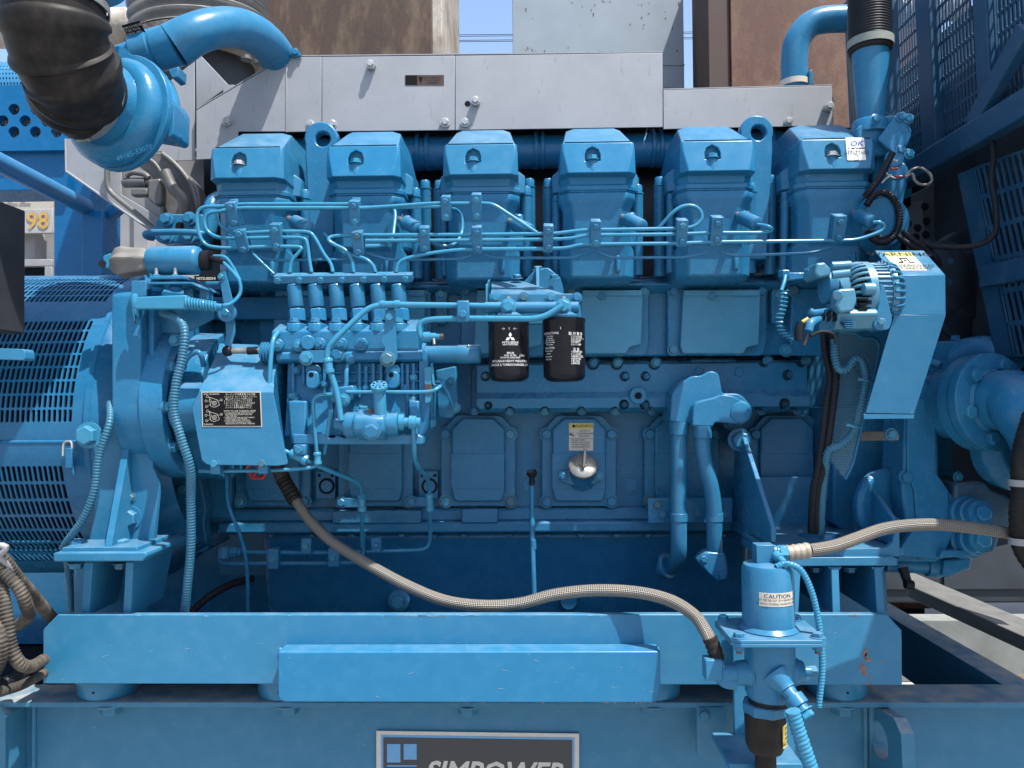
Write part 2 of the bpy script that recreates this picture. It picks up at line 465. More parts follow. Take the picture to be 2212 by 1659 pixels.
M['tan']    = rusty('peeling_cream', (0.358,0.326,0.282), (0.192,0.128,0.077), -0.06)
M['greypaint'] = plain('grey_steel_paint', (0.195,0.237,0.272), 0.5, 0, 0.05, 4, 0)
M['contgrey'] = plain('container_grey', (0.230,0.230,0.237), 0.6, 0, 0.1, 8, 0.1)
M['cream']  = plain('label_cream', (0.422,0.397,0.346), 0.6, 0, 0.06, 60, 0)
M['white']  = plain('print_white', (0.66,0.66,0.64), 0.55, 0, 0.05, 60, 0)
M['yellow'] = plain('label_yellow', (0.461,0.352,0.077), 0.5, 0, 0.08, 60, 0)
M['ochre']  = plain('ochre_digits', (0.397,0.243,0.058), 0.6, 0, 0.2, 60, 0)
M['print']  = plain('print_black', (0.007,0.007,0.008), 0.6, 0, 0.2, 60, 0, spec=0.08)
M['signblue'] = plain('sign_blue', (0.083,0.243,0.422), 0.4, 0, 0.05, 60, 0)
M['signdark'] = plain('sign_charcoal', (0.022,0.024,0.027), 0.4, 0, 0.1, 60, 0)
M['okblue'] = plain('print_blue', (0.013,0.051,0.269), 0.5, 0, 0.05, 60, 0)
M['red']    = plain('red_paint', (0.288,0.019,0.019), 0.4, 0, 0.2, 60, 0)
M['bronze'] = plain('bronze_plate', (0.077,0.048,0.035), 0.35, 0.4, 0.15, 60, 0)
M['strap']  = plain('grey_green_strap', (0.173,0.198,0.179), 0.7, 0, 0.1, 60, 0.1)
M['canvas'] = plain('grey_boot_rubber', (0.128,0.122,0.112), 0.6, 0, 0.15, 12, 0.2, 40)
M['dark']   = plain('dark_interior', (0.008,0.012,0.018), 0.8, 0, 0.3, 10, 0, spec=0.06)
M['lagging'] = plain('black_lagging', (0.013,0.013,0.014), 0.45, 0.2, 0.5, 20, 0.9, 25)
def concrete():
    m, nt, bs = nodes_of('concrete'); v = coord(nt)
    a = noise(nt, v, 0.8, 8, 0.65); b = noise(nt, v, 25, 6, 0.7)
    c = mixc(nt, ramp(nt, a, 0.35, 0.7), (0.25,0.24,0.225), (0.32,0.31,0.295))
    c = mixc(nt, mathn(nt,'MULTIPLY', ramp(nt, b, 0.5, 0.8), 0.35), c, (0.141,0.128,0.109))
    nt.links.new(c, bs.inputs['Base Color']); bs.inputs['Roughness'].default_value = 0.9
    bump(nt, bs, b, 0.3, 0.004); return m
M['concrete'] = concrete()
# ------------------------------------------------------------------ ground
g = MB(); g.add([(-400,-400,0),(400,-400,0),(400,400,0),(-400,400,0)],[(0,1,2,3)])
o = solo('ground', None, None, g, M['concrete'], kind='structure')

# ------------------------------------------------------------------ tall steel cabinets behind
def cabinet(name, label, x0, x1, d, depth, ztop, mat, seams=(), side_mat=None, edge=None):
    XL = X_(x0,150,d); XR = X_(x1,150,d)
    t = thing(name, label, 'steel cabinet', ((XL+XR)/2, d+depth/2, 0))
    part(t, 'shell', MB().bb(XL,XR,d,d+depth,0.12,ztop), mat, 0.006)
    part(t, 'plinth', MB().bb(XL+0.03,XR-0.03,d+0.03,d+depth-0.03,0,0.119), M['dark'])
    part(t, 'roof_edge', MB().bb(XL-0.02,XR+0.02,d-0.02,d+depth+0.02,ztop,ztop+0.05), mat, 0.004)
    for y in seams:
        z = Z_((x0+x1)/2,y,d)
        part(t, 'seam', MB().bb(XL-0.003,XR+0.003,d-0.006,d+0.05,z-0.006,z+0.006), mat, 0.002)
    if edge:
        part(t, 'corner_trim', MB().bb(XR+0.001,XR+R(edge,d),d+0.002,d+depth,0.1,ztop-0.02), M['tan'], 0.004)
    return t
cabinet('steel_cabinet','tall weathered brown steel cabinet with pale corner trim behind the shield', 560, 934, 5.4, 1.4, 5.2, M['rust_brown'], edge=22)
t = cabinet('steel_cabinet','tall pale grey steel cabinet with rust specks between two sky gaps', 1108, 1478, 6.0, 1.5, 5.6, M['greypaint'], seams=(143,))
cabinet('steel_cabinet','tall rusty red-brown steel cabinet behind the curved blue pipe', 1580, 1990, 5.2, 1.2, 5.0, M['rust_red'])
tt = bpy.data.objects.get('steel_cabinet.002')
XL = X_(1530,100,5.23); part(tt, 'shaded_side_strip', MB().bb(XL, X_(1579.3,100,5.2)-0.002, 5.22, 5.6, 0.12, 4.98), plain('shaded_oxide',(0.040,0.019,0.015),0.7,0,0.2,6,0.1), 0.004)  # separate strip, darkened to paint the shade on the cabinet's left face
# rust specks on the grey cabinet are small blisters of scale
sp = MB()
for i in range(46):
    x = random.uniform(1115,1470); y = random.choice([random.uniform(0,115),random.uniform(95,115),random.uniform(0,30)])
    c = V(x,y,5.9985); r = R(random.uniform(0.6,2.0),6)
    h = random.choice([1,1,2.2,4])
    sp.add([c+Vector((-r,0,r*0.5)),c+Vector((r,0,r*0.8)),c+Vector((r*0.5,0,-r*h)),c+Vector((-r*0.4,0,-r*h*0.8))],[(0,1,2,3)])
part(t, 'rust_spots', sp, plain('rust_scale',(0.102,0.058,0.032),0.8,0,0.4,60,0))
# power lines
for k,(y,lab) in enumerate(((67.5,'thin overhead wire, topmost of the four crossing the sky'),(70.8,'thin overhead wire, second from the top of the four'),(79.5,'thin overhead wire, third from the top of the four'),(82.5,'thin overhead wire, lowest of the four crossing the sky'))):
    a = V(-300,y+16,42); b = V(2500,y-12,42); pts = []
    for i in range(31):
        q = a.lerp(b,i/30); q.z += 0.4*((i/15-1)**2-0.3); pts.append(q)
    solo('power_line', lab, 'wire', MB().tube(pts, 0.016, n=6), M['black'], group='overhead wires')
# cream silencer tank of the neighbouring set
t = thing('silencer_tank', 'peeling cream horizontal tank seen behind the rubber intake elbow', 'tank', V(120,300,4.6))
a = V(-260,62,4.6); b = V(560,60,4.6)
part(t, 'shell', MB().lathe(a, b-a, [(0,0.02),(0.0,0.10),(0.03,0.115),((b-a).length-0.03,0.115),((b-a).length,0.10)], n=32), M['tan'])
for x in (-80, 330):
    c = V(x,62,4.6); part(t, 'stand', MB().bb(c.x-0.05,c.x+0.05,4.55,4.65,0,c.z-0.08), M['tan'], 0.004)

# ------------------------------------------------------------------ neighbouring blue enclosure, left
t = thing('blue_enclosure', 'deep blue steel enclosure with round vent holes behind the turbocharger', 'enclosure', V(60,1000,3.0).xy.to_3d())
d = 2.9
def vent_map(u,v):
    return V(-120+u*(146+120), 325-v*(325-183), d)
# big round holes: panel made of octagonal openings
holes=[(-65,236),(-15,236),(30,236),(77,236),(123,236),(-40,261),(6,261),(54,261),(100,261),(-65,285),(-15,285),(30,285),(76,285),(122,285)]
pan = MB().pbox(-140,184,146,326,d,d+0.03)
po = part(t, 'vent_panel', pan, M['dkblue'])
cut = MB()
for hx,hy in holes:
    p = V(hx,hy,d); cut.cyl(p+Vector((0,-0.05,0)), p+Vector((0,0.08,0)), R(12.5,d), n=20)
bool_cut(po, cut)
def mesh_map(u,v): return V(-140+u*286, 326-v*142, d+0.10)
part(t, 'mesh_screen', perf(mesh_map, 46, 22, 0.5, 0.5, 0.004, stag=True), M['castgrey'])
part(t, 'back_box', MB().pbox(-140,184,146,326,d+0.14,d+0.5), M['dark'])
def drum_map(u,v):
    a = rad(-10+v*130); c = V(0,182,d)
    return Vector((V(-160,140,d).x+u*(V(150,140,d).x-V(-160,140,d).x), d+0.02+0.19-0.19*math.cos(a), c.z+0.005+0.155*max(math.sin(a),-0.02)))
part(t, 'perforated_hood', perf(drum_map, 44, 16, 0.45, 0.45, 0.003, stag=True), paint('hood_blue',(0.032,0.154,0.294),0.3,dust_amt=0.15))
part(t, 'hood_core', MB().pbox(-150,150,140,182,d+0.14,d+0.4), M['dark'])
part(t, 'lintel', MB().pbox(-140,327,146,412,d+0.03,d+0.2), M['dkblue'], 0.004)
part(t, 'column', MB().pbox(114,330,196,1300,d+0.06,d+0.28), M['dkblue'], 0.006)
part(t, 'column', MB().pbox(174,452,222,1300,d-0.05,d+0.055), M['dkblue'], 0.006)
part(t, 'knee_plate', MB().pprism([(222,462),(222,482),(262,452),(240,440)],d-0.02,d+0.02), M['dkblue'], 0.003)
p = [V(-60,322,2.2), V(60,383,2.45), V(183,446,2.86)]
part(t, 'handrail', MB().tube(p, R(21.5,2.4), n=24), paint('rail_blue',(0.032,0.154,0.320),0.32,dust_amt=0.15,chips=0.02))
# grey container with ochre digits
dc = 4.2
t = thing('shipping_container', 'grey corrugated container with ochre stencilled digits behind the blue column', 'container', V(150,1400,dc).xy.to_3d())
prof = []
X0 = X_(-200,500,dc); X1 = X_(1000,500,dc); x = X0; k = 0; wv = 0.105; out = []
while x < X1:
    for dx,dy in ((0,0.0),(0.075,0.0),(0.105,0.04),(0.18,0.04)): out.append((x+dx,dc+dy+0.02))
    x += 0.21
mb = MB(); ztop = Z_(300,330,dc)
vs = [(px,py,0.15) for px,py in out]+[(px,py,ztop) for px,py in out]; n=len(out)
mb.add(vs, [(i,i+1,n+i+1,n+i) for i in range(n-1)])
part(t, 'corrugated_wall', mb, M['contgrey'], ang=20)
part(t, 'bottom_rail', MB().bb(X0,X1,dc,dc+0.12,0.0,0.15), M['contgrey'], 0.004)
part(t, 'top_rail', MB().bb(X0,X1,dc-0.01,dc+0.12,ztop,ztop+0.1), M['contgrey'], 0.004)
pl = part(t, 'number_panel', MB().pbox(-30,380,113,503,dc-0.08,dc-0.04), plain('panel_beige',(0.333,0.307,0.256),0.6,0,0.08,8,0.1), 0.003)
part(pl, 'lower_panel', MB().pbox(-30,452,113,504,dc-0.095,dc-0.081), plain('panel_grey',(0.288,0.288,0.288),0.6,0,0.08,8,0.1), 0.002)
def digits(s, cx, cy, h):
    c = V(cx,cy,dc-0.1); return text_mb(s, R(h,dc)*1.38, flat_place(c,(1,0,0),(0,0,1)), bold=0.003)
part(t, 'stencil_digits', digits('822', 28, 401, 42), M['ochre'])
part(t, 'stencil_digits', digits('98', 81, 478, 36), M['ochre'])
part(t, 'window_frame', merge(MB().pbox(40,560,112,575,dc-0.06,dc-0.02), MB().pbox(96,575.1,112,640,dc-0.06,dc-0.02)), M['contgrey'], 0.003)
part(t, 'window_recess', MB().pbox(40,575,96,640,dc-0.02,dc+0.01), M['dark'])
part(t, 'yellow_notice', MB().pbox(50,597,85,626,dc-0.03,dc-0.021), M['yellow'])

# ------------------------------------------------------------------ yard clutter and an added dark box under the right end
nb=thing('yard_backdrop','dark grey machine-like box added behind the radiator guard to hide bright ground','machine',(3.2,4.9,0))
nbm=plain('backdrop_grey',(0.022,0.028,0.036),0.6,0,0.25,6,0.2,60)
part(nb,'housing',MB().bb(1.55,4.6,4.5,5.4,0.34,2.3),nbm,0.01)  # dark box added to cover the bright far ground
part(nb,'skid_beam',MB().bb(1.35,4.8,4.2,4.32,0.0,0.33),plain('dusty_beam',(0.16,0.17,0.16),0.8,0,0.2,6,0.3,60),0.006)
for k in range(4): part(nb,'backdrop_panel',MB().bb(1.62+k*0.74,2.30+k*0.74,4.485,4.499,0.42,2.2),nbm,0.004)
for k,(x,y,sx,sy,sz,rz,lb) in enumerate(((1.95,3.35,0.9,0.24,0.20,0.30,'dusty grey concrete block lying right of the cross beam'),(2.5,3.75,1.2,0.22,0.16,-0.12,'long brown timber baulk on the ground behind the concrete block'),(1.75,2.75,0.5,0.16,0.10,0.5,'short dark timber offcut on the ground near the radiator foot'))):
    solo('ground_block',lb,'block',MB().box((x,y,sz/2),(sx,sy,sz),Matrix.Rotation(rz,3,'Z')),[plain('block_concrete',(0.17,0.165,0.15),0.85,0,0.25,9,0.4,60),plain('timber_brown',(0.12,0.085,0.06),0.8,0,0.3,14,0.4,60),plain('timber_dark',(0.06,0.05,0.045),0.8,0,0.3,14,0.4,60)][k],0.006)
# ------------------------------------------------------------------ upper base beam
DB = 1.76
t = thing('engine_base_beam', 'long blue steel base beam with welded front stiffener carrying the engine', 'base beam', V(1020,1470,DB))
px = [(93,1477),(93,1360),(124,1328),(1916,1327),(1948,1362),(1949,1480)]
part(t, 'web_plate', MB().pprism(px, DB, DB+0.02), M['frame'], 0.002)
zt = Z_(1000,1329,DB); zb = Z_(1000,1478,DB)
part(t, 'rear_web', MB().bb(X_(120,1400,DB),X_(1920,1400,DB),DB+0.18,DB+0.2,zb,zt-0.05), M['frame'], 0.002)
part(t, 'bottom_flange', MB().bb(X_(95,1400,DB),X_(1946,1400,DB),DB+0.0205,DB+0.178,zb,zb+0.014), M['frame'], 0.002)
st = part(t, 'stiffener_plate', MB().pprism(roundpoly([(600,1408),(1426,1407),(1427,1490),(1416,1519),(612,1517),(600,1508)],[4,4,2,6,6,6]), DB-0.055, DB-0.001), M['bluech'], 0.003)
# weld bead along the stiffener's top edge
w = MB(); a = V(604,1403.5,DB-0.002); b = V(1424,1402.5,DB-0.002); pts=[]; rs=[]
for i in range(160):
    q = a.lerp(b,i/159); q.z += random.uniform(-.0006,.0006); pts.append(q); rs.append(0.0045+random.uniform(-.0008,.0012))
w.tube(pts, rs, n=8)
part(st, 'weld_bead', w, M['lite'])
# flaked paint on the right end: shallow scabs of bare primer
fl = MB()
for cx,cy,w_,h_ in ((1869,1411,5,9),(1876,1426,8,4),(1871,1418,3,8),(1862,1433,3,3),(1857,1440,3,2),(1865,1444,8,8),(1868,1455,6,6),(1908,1428,4,2.5),(1884,1465,2.5,5),(1875,1477,9,2),(1836,1329.5,5,2),(1848,1329.7,7,2),(1804,1329.5,3,2)):
    pts=[]
    for k in range(11):
        a_=2*math.pi*k/11; r_=random.uniform(.65,1.25); pts.append((cx+w_*r_*math.cos(a_), cy+h_*r_*math.sin(a_)))
    fl.add([V(x,y,DB-0.0006) for x,y in pts],[tuple(range(11))])
part(t, 'flaked_patches', fl, plain('red_primer',(0.173,0.096,0.067),0.7,0,0.25,80,0.2))

# wear: rust specks along the stiffener's lower edge, rubbed paint on the beam's top edge, scratches
rs_=MB(); random.seed(21)
for k in range(46):
    cx=random.choice([random.uniform(640,1420),random.uniform(1250,1425),random.uniform(1340,1420)]); cy=1517.5+0.002*(cx-612)-random.uniform(0,2.2); w_=random.uniform(0.8,3.2); h_=random.uniform(0.5,1.6)
    q=[V(cx+w_*random.uniform(.7,1.2)*math.cos(2*math.pi*j/7),cy+h_*random.uniform(.7,1.2)*math.sin(2*math.pi*j/7),DB-0.0557) for j in range(7)]; rs_.add(q,[tuple(range(7))])
o_=part(st,'rust_specks',rs_,plain('edge_rust',(0.12,0.055,0.03),0.8,0,0.3,80,0)); o_['kind']='stuff'
wr=MB()
for k in range(70):
    cx=random.choice([random.uniform(780,1040),random.uniform(140,1900),random.uniform(860,960)]); cy=1329.6+random.uniform(0,1.6); w_=random.uniform(1.5,8); h_=random.uniform(0.3,0.9)
    q=[V(cx+w_*random.uniform(.6,1.2)*math.cos(2*math.pi*j/7),cy+h_*random.uniform(.6,1.2)*math.sin(2*math.pi*j/7),DB-0.0005) for j in range(7)]; wr.add(q,[tuple(range(7))])
for k in range(34):
    cx=random.uniform(110,1930); cy=random.uniform(1345,1470); L=random.uniform(3,16); a=random.uniform(-0.35,0.35); w_=random.uniform(0.25,0.6)
    if 592<cx<1432 and cy>1398: d_=DB-0.0555; cy=random.uniform(1415,1510)
    else: d_=DB-0.0005
    p0=V(cx,cy,d_); p1=V(cx+L*math.cos(a),cy+L*math.sin(a),d_); n_=Vector((0,0,R(w_,DB)))
    wr.add([p0-n_,p1-n_*0.3,p1+n_*0.3,p0+n_],[(0,1,2,3)])
o_=part(t,'rubbed_marks',wr,plain('rubbed_paint',(0.22,0.29,0.33),0.6,0,0.3,80,0)); o_['kind']='stuff'
random.seed(7)

# rubber isolators between beam and skid
DS = 1.86      # skid flange front edge is set back under the beam
zs = Z_(1100,1517.5,1.80)
labs = ['round vibration mount under the left end of the base beam','round vibration mount by the left end of the welded stiffener','round vibration mount half hidden behind the right end of the stiffener','round vibration mount under the rusty right end of the base beam']
for (cx,lab) in zip((236,622,1408,1806),labs):
    p = V(cx,1500,1.87)
    m = thing('vibration_mount', lab, 'vibration mount', (p.x,1.87,zs), 'vibration mounts under the base beam')
    hh = zb-zs-0.002
    part(m, 'cup', MB().lathe((p.x,1.87,zs+0.001),(0,0,1),[(0,0.066),(0.004,0.069),(hh*0.68,0.069),(hh*0.7,0.064)],n=36), M['frame'])
    part(m, 'top_plate', MB().lathe((p.x,1.87,zs+hh*0.72),(0,0,1),[(0,0.05),(0.003,0.082),(0.011,0.082),(hh*0.27,0.06)],n=36), M['frame'])
    part(m, 'drain_hole', MB().cyl((p.x,1.87-0.0695,zs+hh*0.4),(p.x,1.87-0.06,zs+hh*0.4),0.003,n=10), M['print'])

# ------------------------------------------------------------------ skid (bottom frame)
YF = 1.80
t = thing('skid_frame', 'grey blue skid frame along the bottom with dusty top flange', 'skid frame', (0,YF+0.1,0))
XL=-2.2; XR=2.6
zf=zs
part(t, 'top_flange', MB().bb(XL,XR,YF,YF+0.115,zf-0.012,zf), M['skid'], 0.0015)
part(t, 'web', MB().bb(XL,XR,YF+0.065,YF+0.08,0.13,zf-0.0125), M['skid'])
part(t, 'bottom_flange', MB().bb(XL,XR,YF,YF+0.28,0.115,0.129), M['skid'], 0.0015)
part(t, 'rear_beam', MB().bb(XL,1.24,3.0,3.14,0.115,zf), M['skid'], 0.002)
part(t, 'rear_beam', MB().bb(XL,1.3,2.35,2.42,0.115,zf-0.2), M['skid'], 0.002)
Xc = X_(2166,1477,1.915)
part(t, 'cross_beam', MB().bb(Xc,Xc+0.075,YF+0.1155,2.998,zf-0.16,zf-0.001), M['skid'], 0.002)
part(t, 'shade_floor', MB().bb(XL,Xc-0.005,YF+0.12,2.99,zf-0.24,zf-0.23), M['dark'])  # added near-black sheet standing in for the shade under the engine
part(t, 'far_base_beam', MB().bb(-1.15,1.0,2.86,2.90,zb,zt+0.02), M['frame'], 0.002)
part(t, 'shade_backdrop', MB().bb(XL,1.25,2.94,2.99,zf-0.22,zt+0.30), M['gen'])  # added backdrop sheet keeping the gap behind the engine dark
Xl = X_(12,1560,YF+0.05)
part(t, 'end_plate', MB().pprism([(-60,1530),(-60,1700),(11,1700),(11,1552),(16,1548),(0,1530)],YF-0.012,YF+0.064), M['skid'], 0.002)
for x in (-1.19+0.02, X_(1705,1560,YF+0.05)+0.27):
    pass
wx = X_(66,1600,YF+0.05); part(t, 'weld_seam', MB().tube([(wx,YF+0.062,0.15),(wx,YF+0.062,zf-0.02)],0.006,n=8), M['skid'])
for x0 in (436,):
    wx = X_(2145,1600,YF+0.05)
for x in (1894-20,1906-20):
    wx = X_(x,1600,YF+0.05); part(t, 'weld_seam', MB().tube([(wx,YF+0.063,0.15),(wx,YF+0.063,zf-0.02)],0.005,n=8), M['skid'])
for cx in (244,624,1012,1407,1816):
    p = V(cx,1527,YF+0.035)
    bolt(t, (p.x,YF+0.03,zf-0.012), (0,0,-1), 0.026, M['skid'], 'hexw')
# lifting lug with eye at the right
Xg = X_(1908,1590,1.78)
lug = thing('lifting_lug', 'chipped lifting lug plate with round eye welded to the skid', 'lifting lug', (Xg,1.78,0.3))
prof = []
def yz(x,y):   # a point on the lug's plane seen at pixel
    v = V(x,y,1.0)-Vector((0,0,CAMZ)); k = Xg/v.x; return (v.y*k, CAMZ+v.z*k)
prof=[yz(1888,1527),yz(1930,1550),yz(1946,1585),yz(1952,1700),yz(1880,1700)]
lo = part(lug, 'plate', MB().prismX(prof, Xg, Xg+0.028), M['skid'], 0)
cy,cz = yz(1900,1600)
bool_cut(lo, MB().cyl((Xg-0.05,cy,cz),(Xg+0.1,cy,cz),0.042,n=28))
# small bracket panel behind the heater on the skid
t2 = thing('heater_bracket', 'blue heater support bracket bolted in front of the skid', 'bracket', V(1640,1660,1.72))
part(t2, 'upright', MB().pprism([(1583,1340),(1640,1340),(1640,1650),(1587,1650)],1.735,1.745), M['frame'], 0.002)
part(t2, 'upright', MB().pprism([(1690,1390),(1718,1390),(1718,1650),(1690,1650)],1.735,1.745), M['frame'], 0.002)
part(t2, 'foot', MB().pprism([(1575,1650),(1735,1650),(1735,1664),(1575,1664)],1.60,1.75), M['frame'], 0.002)
part(t2, 'side_plate', MB().pprism(roundpoly([(1505,1524),(1566,1524),(1570,1560),(1560,1640),(1520,1645),(1505,1630)],6),1.80,1.812), M['skid'], 0.002)
bolt(t2, V(1520,1543,1.80), (0,-1,0), 0.011, M['skid'], 'hexw')

# ------------------------------------------------------------------ sign on the skid
YS = YF+0.058
sg = thing('maker_sign', 'charcoal sign with white border and slanted lettering on the skid', 'sign', V(1032,1690,YS))
pW = part(sg, 'border', MB().pprism([(813,1579),(1251,1585),(1251,1792),(813,1788)],YS,YS+0.004), M['cream'])
part(sg, 'blue_line', MB().pprism([(823,1588),(1241,1594),(1241,1783),(823,1779)],YS-0.001,YS-0.0002), M['signblue'])
part(sg, 'panel', MB().pprism([(828,1593),(1236,1599),(1236,1778),(828,1774)],YS-0.002,YS-0.0012), M['signdark'])
def sq(x0,y0,x1,y1): return MB().pprism([(x0,y0),(x1,y0),(x1,y1),(x0,y1)],YS-0.003,YS-0.0022)
part(sg, 'emblem', merge(sq(836,1607,865,1647),sq(872,1607,900,1641),sq(836,1653,900,1656),sq(836,1660,862,1700),sq(868,1664,900,1700)), M['signblue'])
c = V(1066,1672,YS-0.0025)
part(sg, 'lettering', text_mb('SIMPOWER', 0.072, flat_place(c,(1,0,-0.012),(0,0,1)), font_shear=0.28, bold=0.0016, sx=0.92), M['cream'])
# ------------------------------------------------------------------ engine block
DK = 2.30
blk = thing('engine_block', 'blue cast engine block with inspection doors below the cylinder heads', 'engine block', V(1100,1150,DK+0.2))
part(blk, 'crankcase', MB().pbox(400,600,1800,1150,DK,DK+0.5), M['castdk'], 0.006)
# deck shoulder that carries the heads
mb = MB()
XA = X_(400,600,2.1); XB = X_(1800,600,2.1)
z0 = Z_(1100,603,2.06)
mb.prismX([(2.14,z0+0.002),(2.125,z0-0.008),(2.15,z0-0.020),(DK-0.012,z0-0.040),(DK+0.3,z0-0.040),(DK+0.3,z0+0.002)],XA,XB)
part(blk, 'deck', mb, M['castdk'], 0.004)
# horizontal rails
part(blk, 'rail', MB().pbox(400,772,1000,782,DK-0.09,DK+0.02), M['castdk'], 0.004)
part(blk, 'pan_rail', MB().pbox(470,1128,1640,1151,DK-0.06,DK+0.02), M['castdk'], 0.006)
part(blk, 'lower_ledge', MB().pbox(430,1098,1660,1127,DK-0.03,DK+0.02), M['castdk'], 0.008)
part(blk, 'number_pad', MB().pbox(718,1103,910,1131,DK-0.066,DK-0.031), M['castdk'], 0.003)
c = V(813,1117,DK-0.068); part(blk, 'casting_number', text_mb('33207-80100', 0.034, flat_place(c,(1,0,0),(0,0,1)), sx=1.12), M['cast'])
part(blk, 'boss_pad', MB().pbox(997,1100,1075,1130,DK-0.066,DK-0.031), M['castdk'], 0.003)
for cx in (500,585,672,760,868,937,1001,1100,1183,1255,1331,1400,1480,1560):
    bolt(blk, V(cx,1153,DK-0.04), (0,0,-1), 0.009, M['cast'], 'hexw')
# inspection doors
def door(cx, label=None, inset=True):
    f = MB().pprism(roundpoly([(cx-82,1094),(cx+80,1094),(cx+80,935),(cx+50,897),(cx-50,897),(cx-82,935)],[8,8,8,10,10,8]), DK-0.036, DK-0.001)
    d = part(blk, 'inspection_door', f, M['cast'], 0.003, label=label)
    part(d, 'raised_pad', MB().pprism(roundpoly([(cx-59,1064),(cx-52,1084),(cx+50,1084),(cx+57,1064),(cx+57,927),(cx+32,903),(cx-34,903),(cx-59,927)],5), DK-0.055, DK-0.0362), M['cast'], 0.005)
    if inset:
        part(d, 'inset_plate', MB().pprism([(cx-59,980),(cx+55,980),(cx+55,1056),(cx-59,1056)], DK-0.0575, DK-0.0552), M['cast'], 0.0006)
    for bx,by in ((cx-71,938),(cx+69,938),(cx-71,1083),(cx+69,1083)):
        bolt(d, V(bx,by,DK-0.036), (0,-1,0), 0.0150, M['cast'], 'hexw')
    return d
for cx in (590,812,1034,1252,1474,1702): door(cx)
# webs and plugs between the doors
for cx in (702,924,1143,1362,1585):
    p = V(cx,1047,DK-0.001)
    part(blk, 'core_plug', merge(MB().lathe(p,(0,-1,0),[(0,0.029),(0.003,0.029),(0.003,0.0215),(0.001,0.021),(0.0025,0.0205)],n=28)), M['castdk'])
for cx in (702,924):
    q = part(blk, 'mount_pad', MB().pprism(roundpoly([(cx-20,1078),(cx+22,1078),(cx+22,1018),(cx-20,1018)],3), DK-0.028, DK-0.0125), M['castdk'], 0.002)
    p = V(cx+4,1050,DK-0.0285)
    part(q, 'plug_ring', MB().lathe(p,(0,-1,0),[(0,0.0235),(0.002,0.0235),(0.002,0.0175)],n=24,cap=False), M['print'])
    part(q, 'plug', MB().lathe(p,(0,-1,0),[(0,0.017),(0.004,0.017)],n=12), M['cast'])
    for dx in (-12,16): part(q, 'threaded_hole', MB().cyl(V(cx+dx,1027,DK-0.0282),V(cx+dx,1027,DK-0.029),0.005,n=12), M['print'])
DKU = 2.185
part(blk, 'upper_wall', MB().pbox(420,606,1790,772,DKU,DK-0.001), M['castdk'], 0.006)
# upper side covers
def side_cover(x0,x1, notch=True, label=None):
    y0,y1 = 617,768
    f = MB().pprism(roundpoly([(x0,y1),(x1,y1),(x1+6,y1-30),(x1+6,y0),(x0,y0)],[10,10,4,12,12]), DKU-0.03, DKU-0.001)
    s = part(blk,'side_cover',f,M['cast'],0.003, label=label)
    a = x0+34; b = x1-14
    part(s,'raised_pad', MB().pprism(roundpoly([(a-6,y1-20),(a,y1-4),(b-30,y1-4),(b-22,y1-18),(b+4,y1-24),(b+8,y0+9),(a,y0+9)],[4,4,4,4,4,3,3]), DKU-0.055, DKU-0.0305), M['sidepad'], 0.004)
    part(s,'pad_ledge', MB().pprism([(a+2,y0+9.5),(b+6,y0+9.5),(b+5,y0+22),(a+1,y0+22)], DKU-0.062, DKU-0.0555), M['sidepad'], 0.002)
    if notch:
        c_=(a+b)/2-18
        part(s,'dowel', MB().cyl(V(c_,y0+22,DKU-0.064),V(c_,y0+22,DKU-0.0565),R(9,DKU),n=20), M['cast'], 0.001)
    for bx,by in ((x0+12,y0+13),(x1-6,y0+13),(x0+12,y1-12),(x1-58,y1-12)):
        bolt(s, V(bx,by,DKU-0.03), (0,-1,0), 0.0125, M['cast'], 'hexw')
side_cover(1222,1396); side_cover(1442,1650); side_cover(995,1180)
side_cover(775,925, False); side_cover(560,700, False)
for cx in (953,1680):
    s = part(blk,'cover_strap', MB().pprism(roundpoly([(cx-13,700),(cx+13,700),(cx+13,622),(cx-13,622)],9), DKU-0.035, DKU-0.001), M['castdk'], 0.003)
    for by in (636,682): bolt(s, V(cx,by,DKU-0.035), (0,-1,0), 0.012, M['cast'], 'hexw')
p = V(1695,664,DKU-0.001); part(blk,'threaded_boss', MB().lathe(p,(0,-1,0),[(0,0.022),(0.006,0.021),(0.006,0.009),(0.0,0.008)],n=24), M['castdk'])
part(blk,'end_pad', MB().pprism(roundpoly([(1705,768),(1800,768),(1800,622),(1712,622)],6), DKU-0.04, DKU-0.001), M['castdk'], 0.004)
for bx,by in ((1712,627),(1698,757)): bolt(blk, V(bx,by,DKU-0.041), (0,-1,0), 0.0135, M['cast'], 'hexw')
part(blk,'rib', MB().pbox(430,640,765,690,DKU-0.06,DKU-0.001), M['castdk'], 0.004)
part(blk,'rib', MB().pbox(430,612,765,628,DKU-0.03,DKU-0.001), M['castdk'], 0.004)

# ------------------------------------------------------------------ oil cooler cover
DO = 2.18
oc = thing('oil_cooler_cover', 'long blue cast cooler cover with recessed bolts along the block', 'cover', V(1390,892,DO))
out = [(1018,800),(1030,775),(1060,775),(1240,775),(1748,776),(1749,862),(1740,886),(1690,892),(1040,892),(1018,880)]
part(oc,'flange', MB().pprism(roundpoly(out,6), DK-0.02, DK-0.0005), M['cast'], 0.003)
zt,zu,zl,zb_ = [Z_(1390,y,DO) for y in (779,846,859,889)]
XA=X_(1030,830,DO); XB=X_(1746,830,DO)
body = MB().prismX([(DO+0.026,zt),(DO+0.008,zt-0.010),(DO+0.010,zu),(DO-0.014,zl),(DO-0.010,zb_+0.012),(DO+0.012,zb_),(DK-0.0205,zb_),(DK-0.0205,zt-0.004)],XA,XB)
ob = part(oc,'shell', body, M['cast'])
cut = MB(); bolts = []
